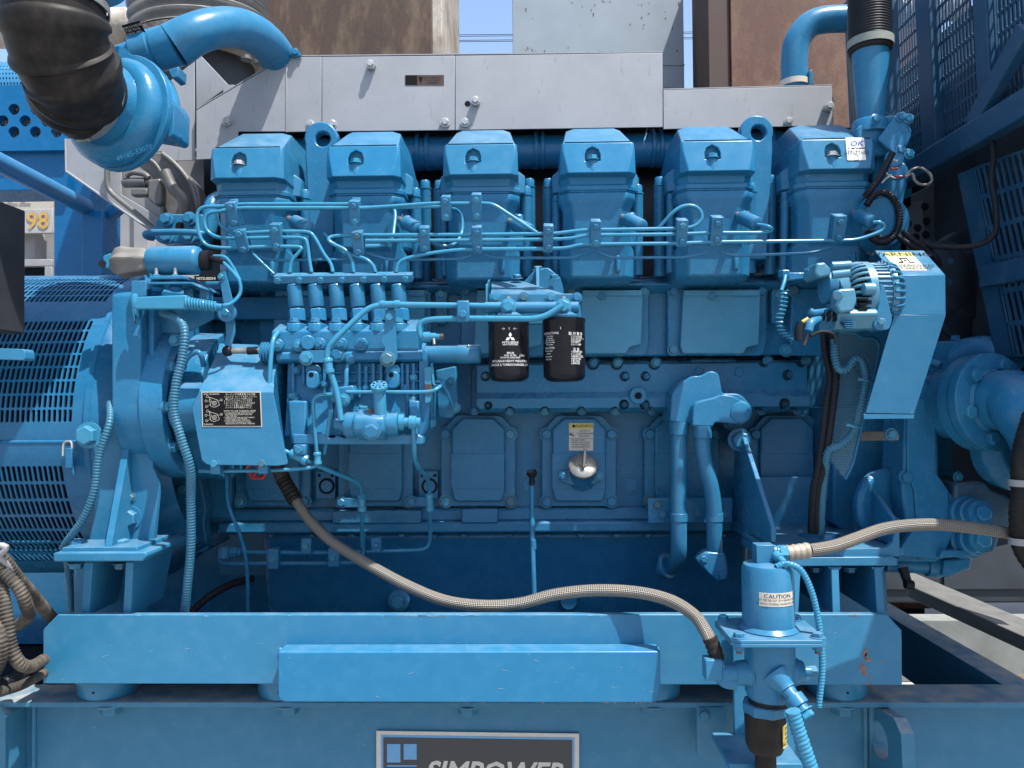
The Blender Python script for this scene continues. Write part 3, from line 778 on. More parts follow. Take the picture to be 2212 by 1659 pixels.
for bx,by,r in ((1047,812,11),(1283,784,14),(1335,784,14),(1418,784,14),(1353,812,11),(1399,812,11),(1659,779,13),(1742,779,13),(1712,809,12),(1700,872,12),(1350,874,11),(1395,874,11),(1054,876,9)):
    p = V(bx,by,DO-0.03); cut.cyl(p, p+Vector((0,0.072,0)), R(r,DO), n=18); bolts.append((bx,by,r))
for bx in (1025,1101,1177,1257,1330,1409,1645,1723):
    p = V(bx,889,DO-0.03); cut.cyl(p, p+Vector((0,0.10,0)), R(11,DO), n=18)
bool_cut(ob, cut); add_bevel(ob, 0.002, 2, 50)
for bx,by,r in bolts: bolt(oc, V(bx,by,DO+0.028), (0,-1,0), R(r*0.70,DO), M['cast'], 'hex')
for bx in (1025,1101,1177,1257,1330,1409,1645,1723): bolt(oc, V(bx,887,DO+0.045), (0,-1,0), R(8,DO), M['cast'], 'hex')
p = V(1377.5,855,DO-0.010); part(oc,'hex_plug', MB().lathe(p,(0,-1,0),[(-0.02,0.024),(0.010,0.024),(0.012,0.022),(0.012,0.0105),(0.004,0.010)],n=24), M['cast'])
part(oc,'plug_socket', MB().lathe(p+Vector((0,-0.0055,0)),(0,-1,0),[(0,0.0095),(0.001,0.0095)],n=6), M['print'])

# ------------------------------------------------------------------ oil pan
zt=Z_(1000,1152,2.25); zb_=Z_(1000,1420,2.1)
op = thing('oil_pan', 'deep blue smooth oil pan below the engine block', 'oil pan', V(1060,1420,2.2))
XA=X_(532,1250,2.16); XB=X_(1650,1250,2.16)
prof=[(DK-0.01,zt),(DK-0.008,zt-0.03),(2.305,zt-0.10),(2.315,zt-0.18),(2.33,zb_+0.05),(2.36,zb_),(2.8,zb_),(2.8,zt)]
part(op,'shell', MB().prismX(fillet and [(v.x,v.y) for v in [Vector((a,b,0)) for a,b in prof]],XA,XB), M['gen'], 0.02, seg=4)
p=V(862,1297,2.31); q=part(op,'drain_boss', MB().lathe(p,(0,-1,0),[(-0.02,0.036),(0.006,0.033),(0.01,0.026)],n=24), M['cast'])
bolt(q, p+Vector((0,-0.01,0)), (0,-1,0), 0.021, M['cast'],'hexw')
p=V(1228,1297,2.31); part(op,'dipstick_boss', MB().lathe(p,(0,-1,0),[(-0.02,0.03),(0.01,0.024)],n=24), M['cast'])

# ------------------------------------------------------------------ cylinder heads
def chamf(hw, y0, y1, ch, cb, z, cx, lean=0):
    """plan outline (8 points): front at y0, back at y1, chamfered front corners"""
    return [Vector((cx-hw+ch,y0,z)),Vector((cx+hw-ch,y0,z)),Vector((cx+hw,y0+ch,z)),Vector((cx+hw,y1-cb,z)),Vector((cx+hw-cb,y1,z)),Vector((cx-hw+cb,y1,z)),Vector((cx-hw,y1-cb,z)),Vector((cx-hw,y0+ch,z))]
head_x = [530,783,1037,1292,1552,1812]
head_words = ['leftmost of the six cylinder heads, beside the turbocharger','second cylinder head from the left, right of the first lifting eye','third cylinder head from the left, near the pale maker plate','fourth cylinder head from the left, above the black fuel filters','fifth cylinder head from the left, with chipped paint by the second lifting eye','rightmost cylinder head, with a white inspection sticker on its cover']
DC = 1.955
for i,cx in enumerate(head_x):
    yt = 313-19*(cx-530)/1282.0        # top front edge of the cover in the photo
    def zz(dy, d=DC): return Z_(cx, yt+dy, d)
    c0 = V(cx, yt, DC); X = c0.x; hw = R(82,DC)
    h = thing('cylinder_head', head_words[i], 'cylinder head', (X,2.1,zz(290)), 'cylinder heads in a row')
    zr = zz(100)        # rim level
    cover = MB().loft([
        chamf(hw+0.004, DC+0.020, 2.34, 0.024, 0.02, zz(104), X),
        chamf(hw+0.005, DC+0.018, 2.34, 0.024, 0.02, zz(94), X),
        chamf(hw-0.003, DC+0.026, 2.335, 0.022, 0.02, zz(92), X),
        chamf(hw-0.002, DC+0.026, 2.335, 0.022, 0.02, zz(75), X),
        chamf(hw+0.001, DC-0.004, 2.33, 0.020, 0.02, zz(72), X),
        chamf(hw-0.001, DC+0.008, 2.33, 0.006, 0.02, zz(20), X),
        chamf(hw-0.003, DC+0.012, 2.33, 0.005, 0.02, zz(3), X),
        chamf(hw-0.008, DC+0.022, 2.33, 0.006, 0.02, zz(0), X),
        chamf(hw-0.022, DC+0.13, 2.30, 0.02, 0.02, zz(-24,DC+0.13), X),
    ])
    cv = part(h,'rocker_cover', cover, M['bluech'] if i==4 else M['blue2'] if i in (1,3) else M['blue'])
    # bolt niche
    bx = X-R(16 if i<3 else 12,DC); zb1 = zz(43)
    n = MB().prism([Vector((bx+a,DC-0.03,b)) for a,b in [(-0.020,zb1-0.002),(0.020,zb1-0.002),(0.0195,zb1+0.016),(0.0145,zb1+0.029),(0.0,zb1+0.037),(-0.0145,zb1+0.029),(-0.0195,zb1+0.016)]],(0,0.056,0))
    n2 = MB().prism([Vector((bx+a,DC-0.03,b)) for a,b in [(-0.024,zz(69)),(0.022,zz(69)),(0.012,zb1+0.001),(-0.012,zb1+0.001)]],(0,0.055,0))
    bool_cut(cv, n)
    add_bevel(cv, 0.004, 3, 28)
    part(cv,'bolt_boss', MB().lathe((bx,DC+0.0135,zz(71)),(0,0,1),[(0,0.017),(zb1-zz(71)-0.002,0.0165),(zb1-zz(71)+0.001,0.0145)],n=24), M['blue'])
    bolt(cv, (bx,DC+0.008,zb1+0.001), (0,0,1), 0.0130, M['zinc'] if i in (0,5) else M['lite'], 'hex')
    part(cv,'groove_shade', MB().bb(X-hw+0.012,X+hw-0.012,DC+0.0135,DC+0.03,zz(1.6),zz(0.2)), M['dark'])  # dark strip paints the shade of the groove below the top face
    # side lobe
    for s in (1,-1):
        lob = MB()
        lob.loft([[Vector((X+s*(hw+0.018),DC+0.10+a,z)) if k%2==0 else Vector((X+s*(hw+0.018),DC+0.10+a,z)) for k,(a,z) in enumerate(((0,zz(92)),(0.05,zz(92)),(0.045,zz(50)),(0.005,zz(50))))],
                  [Vector((X+s*(hw-0.01),DC+0.09+a,z)) for a,z in ((0,zz(92)),(0.07,zz(92)),(0.06,zz(36)),(0.0,zz(36)))]])
        part(cv,'side_lobe', lob, M['blue'], 0.004)
    part(h,'gasket', MB().loft([chamf(hw+0.002,DC+0.023,2.34,0.025,0.02,zz(107),X),chamf(hw+0.002,DC+0.023,2.34,0.025,0.02,zz(104.4),X)]), M['castdk'])
    body = MB().loft([
        chamf(hw-0.004, DC+0.066, 2.40, 0.030, 0.02, zz(304,DC+0.06), X),
        chamf(hw+0.002, DC+0.054, 2.40, 0.030, 0.02, zz(296,DC+0.05), X),
        chamf(hw+0.002, DC+0.046, 2.40, 0.030, 0.02, zz(236,DC+0.05), X),
        chamf(hw-0.008, DC+0.036, 2.40, 0.026, 0.02, zz(226,DC+0.04), X),
        chamf(hw-0.008, DC+0.030, 2.40, 0.026, 0.02, zz(142), X),
        chamf(hw-0.002, DC+0.026, 2.38, 0.026, 0.02, zz(130), X),
        chamf(hw+0.003, DC+0.022, 2.36, 0.025, 0.02, zz(121), X),
        chamf(hw+0.003, DC+0.022, 2.36, 0.025, 0.02, zz(107.4), X)])
    bo = part(h,'head_casting', body, M['cast'], 0.004)
    # lower groove rib
    part(bo,'rib', MB().bb(X+0.045,X+0.059,DC+0.043,DC+0.07,zz(288,DC+0.05),zz(250,DC+0.05)), M['cast'], 0.006)
    # right-hand recess step
    part(bo,'side_step', MB().bb(X+hw-0.03,X+hw+0.012,DC+0.10,2.3,zz(215),zz(135)), M['cast'], 0.008)
    # studs with capped nuts, right and left
    for s,dx,dy,top in ((1,hw+0.020,0.13,98),(1,hw+0.030,0.26,80),(-1,-hw-0.026,0.16,82),(-1,-hw-0.008,0.10,112)):
        if s<0 and i<2: continue
        k = 0.016 if dx*s!=hw+0.008 else 0.011
        pz = zz(top+22,DC+dy)
        part(h,'stud_column', MB().cyl((X+dx,DC+dy+0.02,zz(290,2.08)),(X+dx,DC+dy,pz),k,n=18), M['castdk'])
        bolt(h,(X+dx,DC+dy,pz),(0,0,1),k*0.88,M['cast'],'cap','cap_nut')
    # nozzle holder
    nx,ny = [(634,478),(873,480),(1110,483),(1352,473),(1600,468),(1850,464)][i]
    a = V(nx-10,ny-6,2.0); b = V(nx,ny,1.96); c_ = V(nx+36,ny+17,1.90)
    part(h,'nozzle_stem', MB().tube([a,b],0.008,n=12), M['steel'])
    dirn=(c_-b); L=dirn.length
    part(h,'nozzle_holder', MB().lathe(b,dirn,[(0,0.008),(0.004,0.0155),(0.01,0.018),(L-0.012,0.018),(L-0.011,0.0165),(L-0.009,0.018),(L-0.003,0.017),(L,0.013)],n=22), M['blue'])
# sticker and plate on the rightmost cover
h6 = bpy.data.objects['cylinder_head.005']
cv6 = [o for o in h6.children if o.name.startswith('rocker_cover')][0]
st = part(cv6,'sticker', MB().prism([V(x,y,1.9)*0+Vector((X_(x,y,DC+0.006),DC+0.0117-0.0125*(y-299)/52-0.0016,Z_(x,y,DC+0.006))) for x,y in rrect(1828,296,1868,348,2)],(0,0.0006,0.0003)), M['white'])
def lab(parent, s, cx, cy, hpx, d, mat, sx=1.0, bold=0.0, shear=0.0, name='lettering', nrm=None):
    c = V(cx,cy,d)
    return part(parent, name, text_mb(s, R(hpx,d)*1.4, flat_place(c,(1,0,0.0),(0,0,1)), sx=sx, bold=bold, font_shear=shear), mat)
DCs=DC-0.0046
_lab0=lab
def lab(parent, s, cx, cy, hpx, d, mat, sx=1.0, bold=0.0, shear=0.0, name='lettering', nrm=None):
    if d is not DCs: return _lab0(parent,s,cx,cy,hpx,d,mat,sx,bold,shear,name)
    yv=lambda y: DC+0.0117-0.0125*(y-299)/52-0.0022
    c=Vector((X_(cx,cy,DC+0.006),yv(cy),Z_(cx,cy,DC+0.006))); k=-0.0125/(52*DC/F)
    return part(parent,name,text_mb(s,R(hpx,DC)*1.4,flat_place(c,(1,0,0),(0,-k,1)),sx=sx,bold=bold,font_shear=shear),mat)
lab(st,'OK',1850,310,11,DCs,M['okblue'],1.25,0.0006,0.25)
lab(st,'MITSUBISHI',1854,321,4.2,DCs,M['print'],1.05,0.0002)
lab(st,'\u4e09\u83f1\u91cd\u5de5\u696d\u682a\u5f0f\u4f1a\u793e',1849,328,4,DCs,M['print'],1.0)
lab(st,'\u691c\u67fb\u5408\u683c\u54c1 \u54c1\u8cea\u4fdd\u8a3c',1849,333,4,DCs,M['print'],1.0)
lab(st,'\u5409',1850,340,4,DCs,M['print']); lab(st,'\u5ddd',1850,345,4,DCs,M['print'])
ring=MB(); c=Vector((X_(1850,341.5,DC),DC+0.0117-0.0125*(341.5-299)/52-0.0022,Z_(1850,341.5,DC+0.006))); SL=0.0125/(52*DC/F)
ring.add([c+Vector((math.cos(2*math.pi*k/24)*r,math.sin(2*math.pi*k/24)*r*SL,math.sin(2*math.pi*k/24)*r)) for r in (R(7,DC),R(6.3,DC)) for k in range(24)],[(k,(k+1)%24,24+(k+1)%24,24+k) for k in range(24)])
part(st,'stamp_ring',ring,M['print'])
dm=MB(); c=Vector((X_(1835,322,DC),DC+0.0117-0.0125*(322-299)/52-0.0022,Z_(1835,322,DC+0.006)))
for a in (90,210,330):
    u=Vector((math.cos(rad(a)),0,math.sin(rad(a))))*R(2.2,DC); w=Vector((-u.z,0,u.x))*0.58
    dm.add([c,c+u+w,c+u*2,c+u-w],[(0,1,2,3)])
part(st,'emblem',dm,M['red'])
# ------------------------------------------------------------------ lifting eyes
for k,(ex,ey,r,lb) in enumerate(((693,298,36,'blue lifting eye plate between the first and second cylinder heads'),(1635,284,36,'blue lifting eye plate between the fifth and sixth cylinder heads'))):
    D=2.08
    t=thing('lifting_eye',lb,'lifting eye',V(ex,560,D),'lifting eyes on the block')
    pts=[(ex+r*math.cos(a),ey-r*math.sin(a)) for a in [rad(q) for q in range(-20,201,11)]]
    pts+=[(ex-34,ey+40),(ex-22,560),(ex+28,560),(ex+32,ey+40)] if k==0 else [(ex-30,ey+50),(ex-28,560),(ex+22,560),(ex+34,ey+40)]
    e=part(t,'plate',MB().pprism(pts,D,D+0.034),M['cast'])
    c=V(ex+4,ey+2,D); bool_cut(e,MB().cyl(c+Vector((0,-0.05,0)),c+Vector((0,0.1,0)),R(16.5,D),n=28)); add_bevel(e,0.004,2,40)
# exhaust manifold jacket behind the heads
mf=thing('exhaust_manifold','dark blue round manifold pipe behind the cylinder heads','manifold',V(1150,400,2.42))
a=V(470,338,2.44); b=V(1850,318,2.44)
part(mf,'pipe',MB().tube([a,b],R(36,2.44),n=32),M['gen'])
for x in (905,925,1158,1172,1408,1425,1660):
    p=V(x,333-(x-470)*0.0145+2,2.44); part(mf,'flange_ring',MB().cyl(p-Vector((0.006,0,0)),p+Vector((0.006,0,0)),R(41,2.44),n=32),M['gen'],0.002)
part(mf,'rear_lagging',MB().pbox(430,285,1960,600,2.56,2.62),M['lagging'])
# ------------------------------------------------------------------ injection pipe clamps
DP = 1.885
TILT = Matrix.Rotation(rad(24),3,'X')     # clamps lean, their top faces show
def tblock(mb, c, w, h, dep, rot=None):
    return mb.box(c,(w,dep,h),rot or TILT)
clamps = [(506,462,23,62,'topmost pipe clamp at the far left of the fuel lines'),(525,519,24,58,'pipe clamp just below the topmost left clamp'),(600,511,24,68,'pipe clamp above the left end of the pump rail'),(768,459,23,62,'upper pipe clamp in front of the second cylinder head'),(775,524,23,60,'lower pipe clamp in front of the second cylinder head'),(918,517,22,66,'pipe clamp between the second and third cylinder heads'),(964,449,21,62,'small upper pipe clamp left of the third cylinder head centre'),(1030,447,22,68,'upper pipe clamp in front of the third cylinder head'),(1031,517,22,68,'lower pipe clamp in front of the third cylinder head'),(1184,514,22,68,'pipe clamp between the third and fourth cylinder heads'),(1286,504,23,68,'pipe clamp in front of the fourth cylinder head'),(1471,502,24,68,'pipe clamp beside the looped fuel pipe'),(1546,498,26,72,'pipe clamp in front of the fifth cylinder head'),(1808,494,27,70,'pipe clamp in front of the rightmost cylinder head')]
for cx,cy,w,h,lb in clamps:
    c=V(cx,cy,DP); rot=Matrix.Rotation(rad(random.uniform(-2,2)),3,'Y')@TILT
    if cx<560: rot=Matrix.Rotation(rad(-7),3,'Y')@TILT
    t=thing('pipe_clamp',lb,'pipe clamp',c,'clamps on the injection pipes')
    W=R(w,DP); H=R(h-10,DP)
    up=rot@Vector((0,0,1)); fw=rot@Vector((0,-1,0))
    part(t,'front_half',tblock(MB(),c+fw*0.008,W,H,0.014,rot),M['blue'],0.002)
    part(t,'rear_half',tblock(MB(),c-fw*0.009,W*0.96,H,0.016,rot),M['blue'],0.002)
    for s in (-1,1):
        bolt(t,c+fw*0.0152+up*s*R(17,DP),fw,R(6.6,DP),M['blue'],'hexw')
    if cx in (768,506): part(t,'backing_strip',tblock(MB(),c-fw*0.022,W*0.8,H*1.1,0.008,rot),M['lite'],0.002)
# stand-offs behind some clamps
# ------------------------------------------------------------------ injection pipes
pr=R(4.1,DP)
def pipe(label, pts, r=pr, d=DP, fil=0.022, mat='lite', name='injection_pipe', group='high pressure fuel pipes', cat='pipe'):
    P=[V(p[0],p[1],p[2] if len(p)>2 else d) for p in pts]
    return solo(name,label,cat,MB().tube(fillet(P,fil),r,n=10),M[mat],group=group)
pipe('fuel pipe looping round the left of the topmost clamp',[(757,441),(520,441),(484,446),(437,446),(424,462),(430,510),(445,532),(480,536),(512,536),(590,532),(610,532)])
pipe('fuel pipe with inner left loop, second from outside',[(757,449),(517,449,1.87),(485,456),(450,458),(440,476),(446,500),(470,514),(510,515),(590,513),(655,513),(664,522),(668,560),(673,588,1.88)])
pipe('fuel pipe with the small copper tinged inner loop',[(953,446),(757,449,1.895),(517,452,1.905),(488,452,1.9),(468,460,1.9),(470,482,1.9),(498,502,1.9),(512,504),(590,500),(668,500),(680,512),(700,550),(716,570),(719,588,1.88)])
pipe('fuel pipe bending down to the leftmost rail port',[(606,532.5,1.88),(652,533,1.88),(650,541,1.88),(629,563,1.88),(626,588,1.88)])
pipe('fuel pipe with hooked end bending to the fourth rail port',[(910,509),(760,509,1.89),(722,509,1.89),(706,516,1.88),(718,527,1.88),(745,538,1.88),(759,556,1.88),(764,588,1.88)])
pipe('fuel pipe dipping behind to the fifth rail port',[(700,505,1.92),(730,535,1.9),(745,549,1.89),(788,557,1.88),(806,572,1.88),(811,588,1.88)])
pipe('fuel pipe sloping left down to the sixth rail port',[(1175,538),(1022,539),(985,540),(930,547,1.88),(880,557,1.88),(860,567,1.88),(856,588,1.88)])
pipe('upper straight fuel pipe from the left clamps to the third head',[(953,439),(925,440),(840,446),(760,451,1.875)],)
pipe('fuel pipe slanting down right of the third head',[(953,440),(1045,439),(1066,441),(1160,503)])
pipe('long fuel pipe through the middle clamps, uppermost',[(770,508),(1022,507),(1175,505),(1198,505),(1260,497),(1460,494),(1485,493),(1508,486),(1519,468),(1508,447),(1482,442),(1456,455),(1424,492,1.9)])
pipe('long fuel pipe through the middle clamps, centre',[(790,520),(1022,519),(1200,517),(1238,515),(1265,508),(1460,506),(1540,503),(1655,503),(1669,497),(1662,489,1.87),(1636,485,1.90)])
pipe('long fuel pipe through the middle clamps, lowest',[(1035,538),(1195,537),(1225,536),(1254,528),(1460,526),(1540,523),(1800,520),(1850,519),(1903,501),(1914,488),(1900,479),(1886,481,1.89)])
pipe('short bent fuel pipe under the second head clamps',[(790,532),(825,531),(848,520,1.92),(855,460,1.96),(848,445,1.97)])
pipe('short fuel pipe curling below the third head',[(930,524,1.91),(960,533,1.91),(985,528,1.93),(1000,500,1.96),(998,465,1.97),(985,452,1.95),(972,450)])
# leak-off line
for k,(pts,lb) in enumerate((([(542,545),(572,562),(745,561),(790,549)],'left'),([(790,546),(840,562),(1000,559),(1025,548)],'second'),([(1045,549),(1072,557),(1240,557),(1270,543)],'third'),([(1293,544),(1318,557),(1480,556),(1530,545)],'fourth'),([(1556,543),(1585,553),(1752,547),(1795,535)],'right hand'))):
    pipe('thin leak-off pipe under the clamps, %s stretch'%lb,pts,r=R(3.2,DP),mat='blue',name='leak_off_pipe',group='leak-off pipes',d=1.90)
pipe('thin straight pipe slanting down to the left end of the rail',[(543,540,1.9),(548,550),(592,592,1.88)],r=R(3.0,DP),name='leak_off_pipe',group='leak-off pipes')

# ------------------------------------------------------------------ injection pump
pu=thing('injection_pump','six-plunger blue fuel injection pump with hexagon delivery valves','injection pump',V(760,960,1.95))
DU=1.86
# rail clamp bar above the pump
c=V(742,601,1.875); rr=TILT
rb=part(pu,'rail_bar',MB().box(c,(R(302,1.875),0.020,R(17,1.875)),rr),M['blue'],0.0015)
part(rb,'rail_back',MB().box(c-rr@Vector((0,-0.0165,0)),(R(302,1.875),0.011,R(17,1.875)),rr),M['lite'],0.0015)
fw=rr@Vector((0,-1,0))
for bx in (603,649,695,741,787,832,878):
    p=V(bx,602,1.86); p.y=1.875; bolt(rb,Vector((V(bx,601,1.875).x,c.y,c.z))+fw*0.0102,fw,R(6.6,1.875),M['lite'],'hexw')
axis=Vector((-0.03,0.10,1)).normalized()
for k in range(6):
    x=635.5+k*44.8
    b=V(x+6,684,DU+0.015); t=V(x,614,DU+0.02)
    col=part(pu,'delivery_valve',MB().lathe(b+(t-b)*0.28,(t-b),[(0,0.0165),(0.003,0.0182),(0.050,0.0182),(0.0505,0.0172),(0.052,0.0182),(0.056,0.0165),(0.058,0.010)],n=24),M['blue'])
    part(col,'hex_nut',MB().lathe(b-(t-b)*0.15,(t-b),[(0,0.0215),(0.028,0.0215),(0.031,0.0185)],n=6),M['cast'],0.001)
    part(col,'pipe_stub',MB().cyl(t,t+(t-b).normalized()*0.01,0.006,n=10),M['print'])
    # flange lobe with bolt
    lb=V(x+1,706,DU-0.012); up=Vector((0,0.12,1)).normalized()
    part(col,'flange_lobe',MB().loft([[lb+Vector((a,bq,0))+up*h for a,bq in [(-0.019,0.0),(-0.015,-0.013),(0,-0.018),(0.015,-0.013),(0.019,0),(0.026,0.045),(-0.010,0.045)]] for h in (-0.014,0.009)]),M['cast'],0.003)
    bolt(col,lb+up*0.009+Vector((0,-0.002,0)),up,0.0118,M['blue'],'hex')
# upper body
ub=MB().prismX([(DU-0.028,Z_(760,714,DU-0.028)),(DU+0.05,Z_(760,690,DU+0.03)),(DU+0.14,Z_(760,690,DU+0.03)),(DU+0.14,Z_(760,770,DU)),(DU-0.012,Z_(760,770,DU)),(DU-0.026,Z_(760,757,DU))],X_(594,740,DU),X_(907,740,DU))
up_=part(pu,'upper_body',ub,M['cast'],0.004)
for bx,by,r in ((601,746,9),(647,747,9),(692,744,9),(738,744,9),(782,744,9)):
    p=V(bx,by,DU-0.026)
    part(up_,'screw_boss',MB().cyl(p,p+Vector((0,-0.012,0)),R(14,DU),n=20),M['cast'],0.002)
    bolt(up_,p+Vector((0,-0.012,0)),(-0.2,-1,0),R(r-1,DU),M['blue'],'hex')
part(up_,'eccentric_boss',MB().cyl(V(665,740,DU-0.026),V(665,740,DU-0.048),R(16,DU),n=24),M['cast'],0.003)
# control rod gallery
part(pu,'gallery',MB().prismX([(DU-0.020,Z_(760,758,DU)),(DU-0.03,Z_(760,765,DU)),(DU-0.03,Z_(760,778,DU)),(DU-0.018,Z_(760,784,DU)),(DU+0.1,Z_(760,784,DU)),(DU+0.1,Z_(760,758,DU))],X_(604,770,DU),X_(915,770,DU)),M['cast'],0.003)
for bx,by,r in ((664,775,11),(730,766,12),(757,776,8),(840,776,12)):
    bolt(pu,V(bx,by,DU-0.031),(0,-1,0),R(r,DU),M['blue'],'hex')
# lower body with ribs
lo=MB().prismX([(DU-0.004,Z_(760,784,DU)),(DU-0.012,Z_(760,860,DU)),(DU-0.02,Z_(760,905,DU)),(DU-0.03,Z_(760,940,DU)),(DU+0.14,Z_(760,940,DU)),(DU+0.14,Z_(760,784,DU))],X_(622,860,DU),X_(905,860,DU))
lw=part(pu,'lower_body',lo,M['cast'],0.003)
for x,y0,y1 in ((632,784,850),(655,790,830),(700,784,850),(716,784,905),(748,788,842),(776,784,860),(790,790,850),(806,784,850),(823,784,880),(868,784,850),(880,786,905),(893,784,905)):
    part(lw,'rib',MB().pbox(x-3.5,y0,x+3.5,y1,DU-0.022,DU+0.001),M['cast'],0.002)
for x in (674,847):
    q=part(lw,'side_boss',MB().pprism(rrect(x-14,801,x+14,840,13),DU-0.045,DU-0.0125),M['cast'],0.003)
    p=V(x-2,810,DU-0.0452); part(q,'boss_hole',MB().cyl(p,p+Vector((0,0.002,0)),R(5.5,DU),n=16),M['print'])
    part(lw,'boss_hood',MB().pprism(rrect(x-15,787,x+17,812,12),DU-0.03,DU-0.0128),M['cast'],0.003)
# feet columns with cap bolts
for x0,x1,yt,yb in ((622,662,866,960),(882,905,866,960)):
    q=part(pu,'foot_column',MB().pprism([(x0,yt),(x1,yt),(x1-3,yb-25),(x1,yb),(x0+6,yb),(x0+4,yb-30)],DU-0.045,DU+0.03),M['cast'],0.004)
    bolt(q,V((x0+x1)/2-2,yt,DU-0.02),(0,0,1),R(9,DU),M['blue'],'hex')
tray=[(632,938),(700,938),(706,946),(722,946),(726,940),(744,946),(762,940),(790,938),(796,946),(812,946),(816,940),(832,944),(834,938),(885,938),(898,936),(913,944),(914,960),(632,960)]
part(pu,'mounting_tray',MB().pprism(tray,DU-0.05,DU-0.005),M['blue'],0.003)
part(pu,'tray_floor',MB().pbox(640,944,900,960,DU-0.004,DU+0.2),M['cast'],0.003)
# bearing bulge bottom centre
part(pu,'cam_housing',MB().cyl(V(662,893,DU+0.03),V(900,893,DU+0.03),R(26,DU),n=28),M['cast'],0.002)
# end flanges
part(pu,'drive_flange',MB().cyl(V(611,870,1.93),V(622,870,1.93),0.125,n=36),M['castdk'],0.003)
part(pu,'governor_plate',MB().pprism(roundpoly([(905,756),(921,756),(924,800),(930,850),(926,920),(912,946),(905,946)],4),DU-0.02,DU+0.1),M['cast'],0.004)
for x,y in ((906,1),):
    pass
bolt(pu,V(933,915,DU),(1,-0.3,0),R(8,DU),M['blue'],'hex')
gc=part(pu,'rack_cover',MB().lathe(V(918,766,DU+0.01),(1,0,0),[(0,0.021),(R(70,DU),0.021),(R(72,DU),0.0225),(R(118,DU),0.0225),(R(122,DU),0.019)],n=28),M['blue'])
part(gc,'end_collar',MB().lathe(V(914,766,DU+0.01),(1,0,0),[(0,0.028),(0.008,0.028)],n=28),M['cast'])
part(gc,'set_screw',MB().sphere(V(1012,748,DU-0.004),0.0045,10),M['steel'])
# support bracket strip with union clamp (in front)
br=part(pu,'pipe_bracket',MB().pprism(roundpoly([(832,668),(853,668),(856,735),(858,776),(846,786),(832,782),(826,770),(832,752),(822,738),(830,712)],3),DU-0.062,DU-0.055),M['blue'],0.001)
bolt(br,V(842,685,DU-0.0625),(0,-1,0),R(9,DU),M['blue'],'hexw'); bolt(br,V(838,776,DU-0.0625),(0,-1,0),R(13,DU),M['blue'],'hex')
part(pu,'strap_plate',MB().pprism([(650,757),(705,757),(705,783),(650,783)],DU-0.046,DU-0.04),M['blue'],0.001)
bolt(pu,V(662,774,DU-0.0465),(0,-1,0),R(12,DU),M['blue'],'hex')
# more small fittings crowding the pump
for x,y,r in ((633,856,7),(700,830,6),(757,850,8),(790,838,5),(816,862,6),(876,838,6),(893,815,6),(640,800,6),(722,862,6)):
    bolt(pu,V(x,y,DU-0.02),(0,-1,0),R(r,DU),M['cast'],'hexw')
part(pu,'drain_block',MB().pprism(roundpoly([(730,836),(762,832),(768,846),(762,862),(742,872),(728,860)],4),DU-0.06,DU-0.02),M['cast'],0.004)
bolt(pu,V(742,864,DU-0.061),(0.1,-1,-0.2),R(11,DU),M['lite'],'hex')
part(pu,'return_elbow',MB().tube(fillet([V(738,850,DU-0.05),V(748,834,DU-0.05),V(748,800,DU-0.045),V(752,786,DU-0.03)],0.012),R(5,DU),n=12),M['blue'])
part(pu,'link_plate',MB().pprism(roundpoly([(916,794),(930,792),(934,840),(930,868),(918,872)],3),DU-0.035,DU-0.028),M['lite'],0.001)
part(pu,'brass_tag',MB().pbox(918,830,932,852,DU-0.037,DU-0.0355),M['bronze'])
part(pu,'governor_lever',MB().tube(fillet([V(934,826,DU-0.03),V(952,824,DU-0.03),V(962,838,DU-0.02),V(980,880,DU+0.02)],0.012),R(3.6,DU),n=10),M['blue'])
part(pu,'lever_clip',MB().tube(fillet([V(934,808,DU-0.035),V(936,832,DU-0.035),V(954,834,DU-0.035),V(958,826,DU-0.03)],0.008),R(2.6,DU),n=8),M['lite'])
part(pu,'rear_bracket',MB().pprism(roundpoly([(940,800),(985,790),(990,880),(975,905),(945,900)],6),DU+0.16,DU+0.19),M['castdk'],0.004)
bolt(pu,V(975,822,DU+0.16),(0,-1,0),R(9,DU),M['cast'],'hexw'); bolt(pu,V(984,880,DU+0.16),(0.1,-1,0),R(9,DU),M['cast'],'hexw')
for y0 in (803,822,842): part(pu,'cooling_fin',MB().pbox(716,y0,905,y0+3,DU-0.016,DU+0.001),M['cast'],0.001)
# stop lever rod at the left
rod=thing('control_linkage','short rod with dark ball joint at the left of the pump','linkage',V(545,765,DU))
a=V(492,758,1.84); b=V(560,758,1.84)
part(rod,'rod',MB().tube([a,b],0.007,n=14),M['steel'])
part(rod,'ball_joint',MB().sphere(a,0.0135,14),M['hose']); part(rod,'ball_joint',MB().cyl(V(535,758,1.835),V(556,757,1.835),0.0095,n=14),M['hose'])
bw=MB(); p=[];r_=[]
for k in range(17): p.append(V(568+k*1.6,762,1.845)); r_.append(0.026 if k%4<2 else 0.021)
part(rod,'bellows_seal',MB().tube(p,r_,n=22),M['blue'])
part(rod,'lock_nut',MB().lathe(V(562,762,1.84),(1,0,0),[(0,0.014),(0.012,0.014)],n=6),M['lite'])
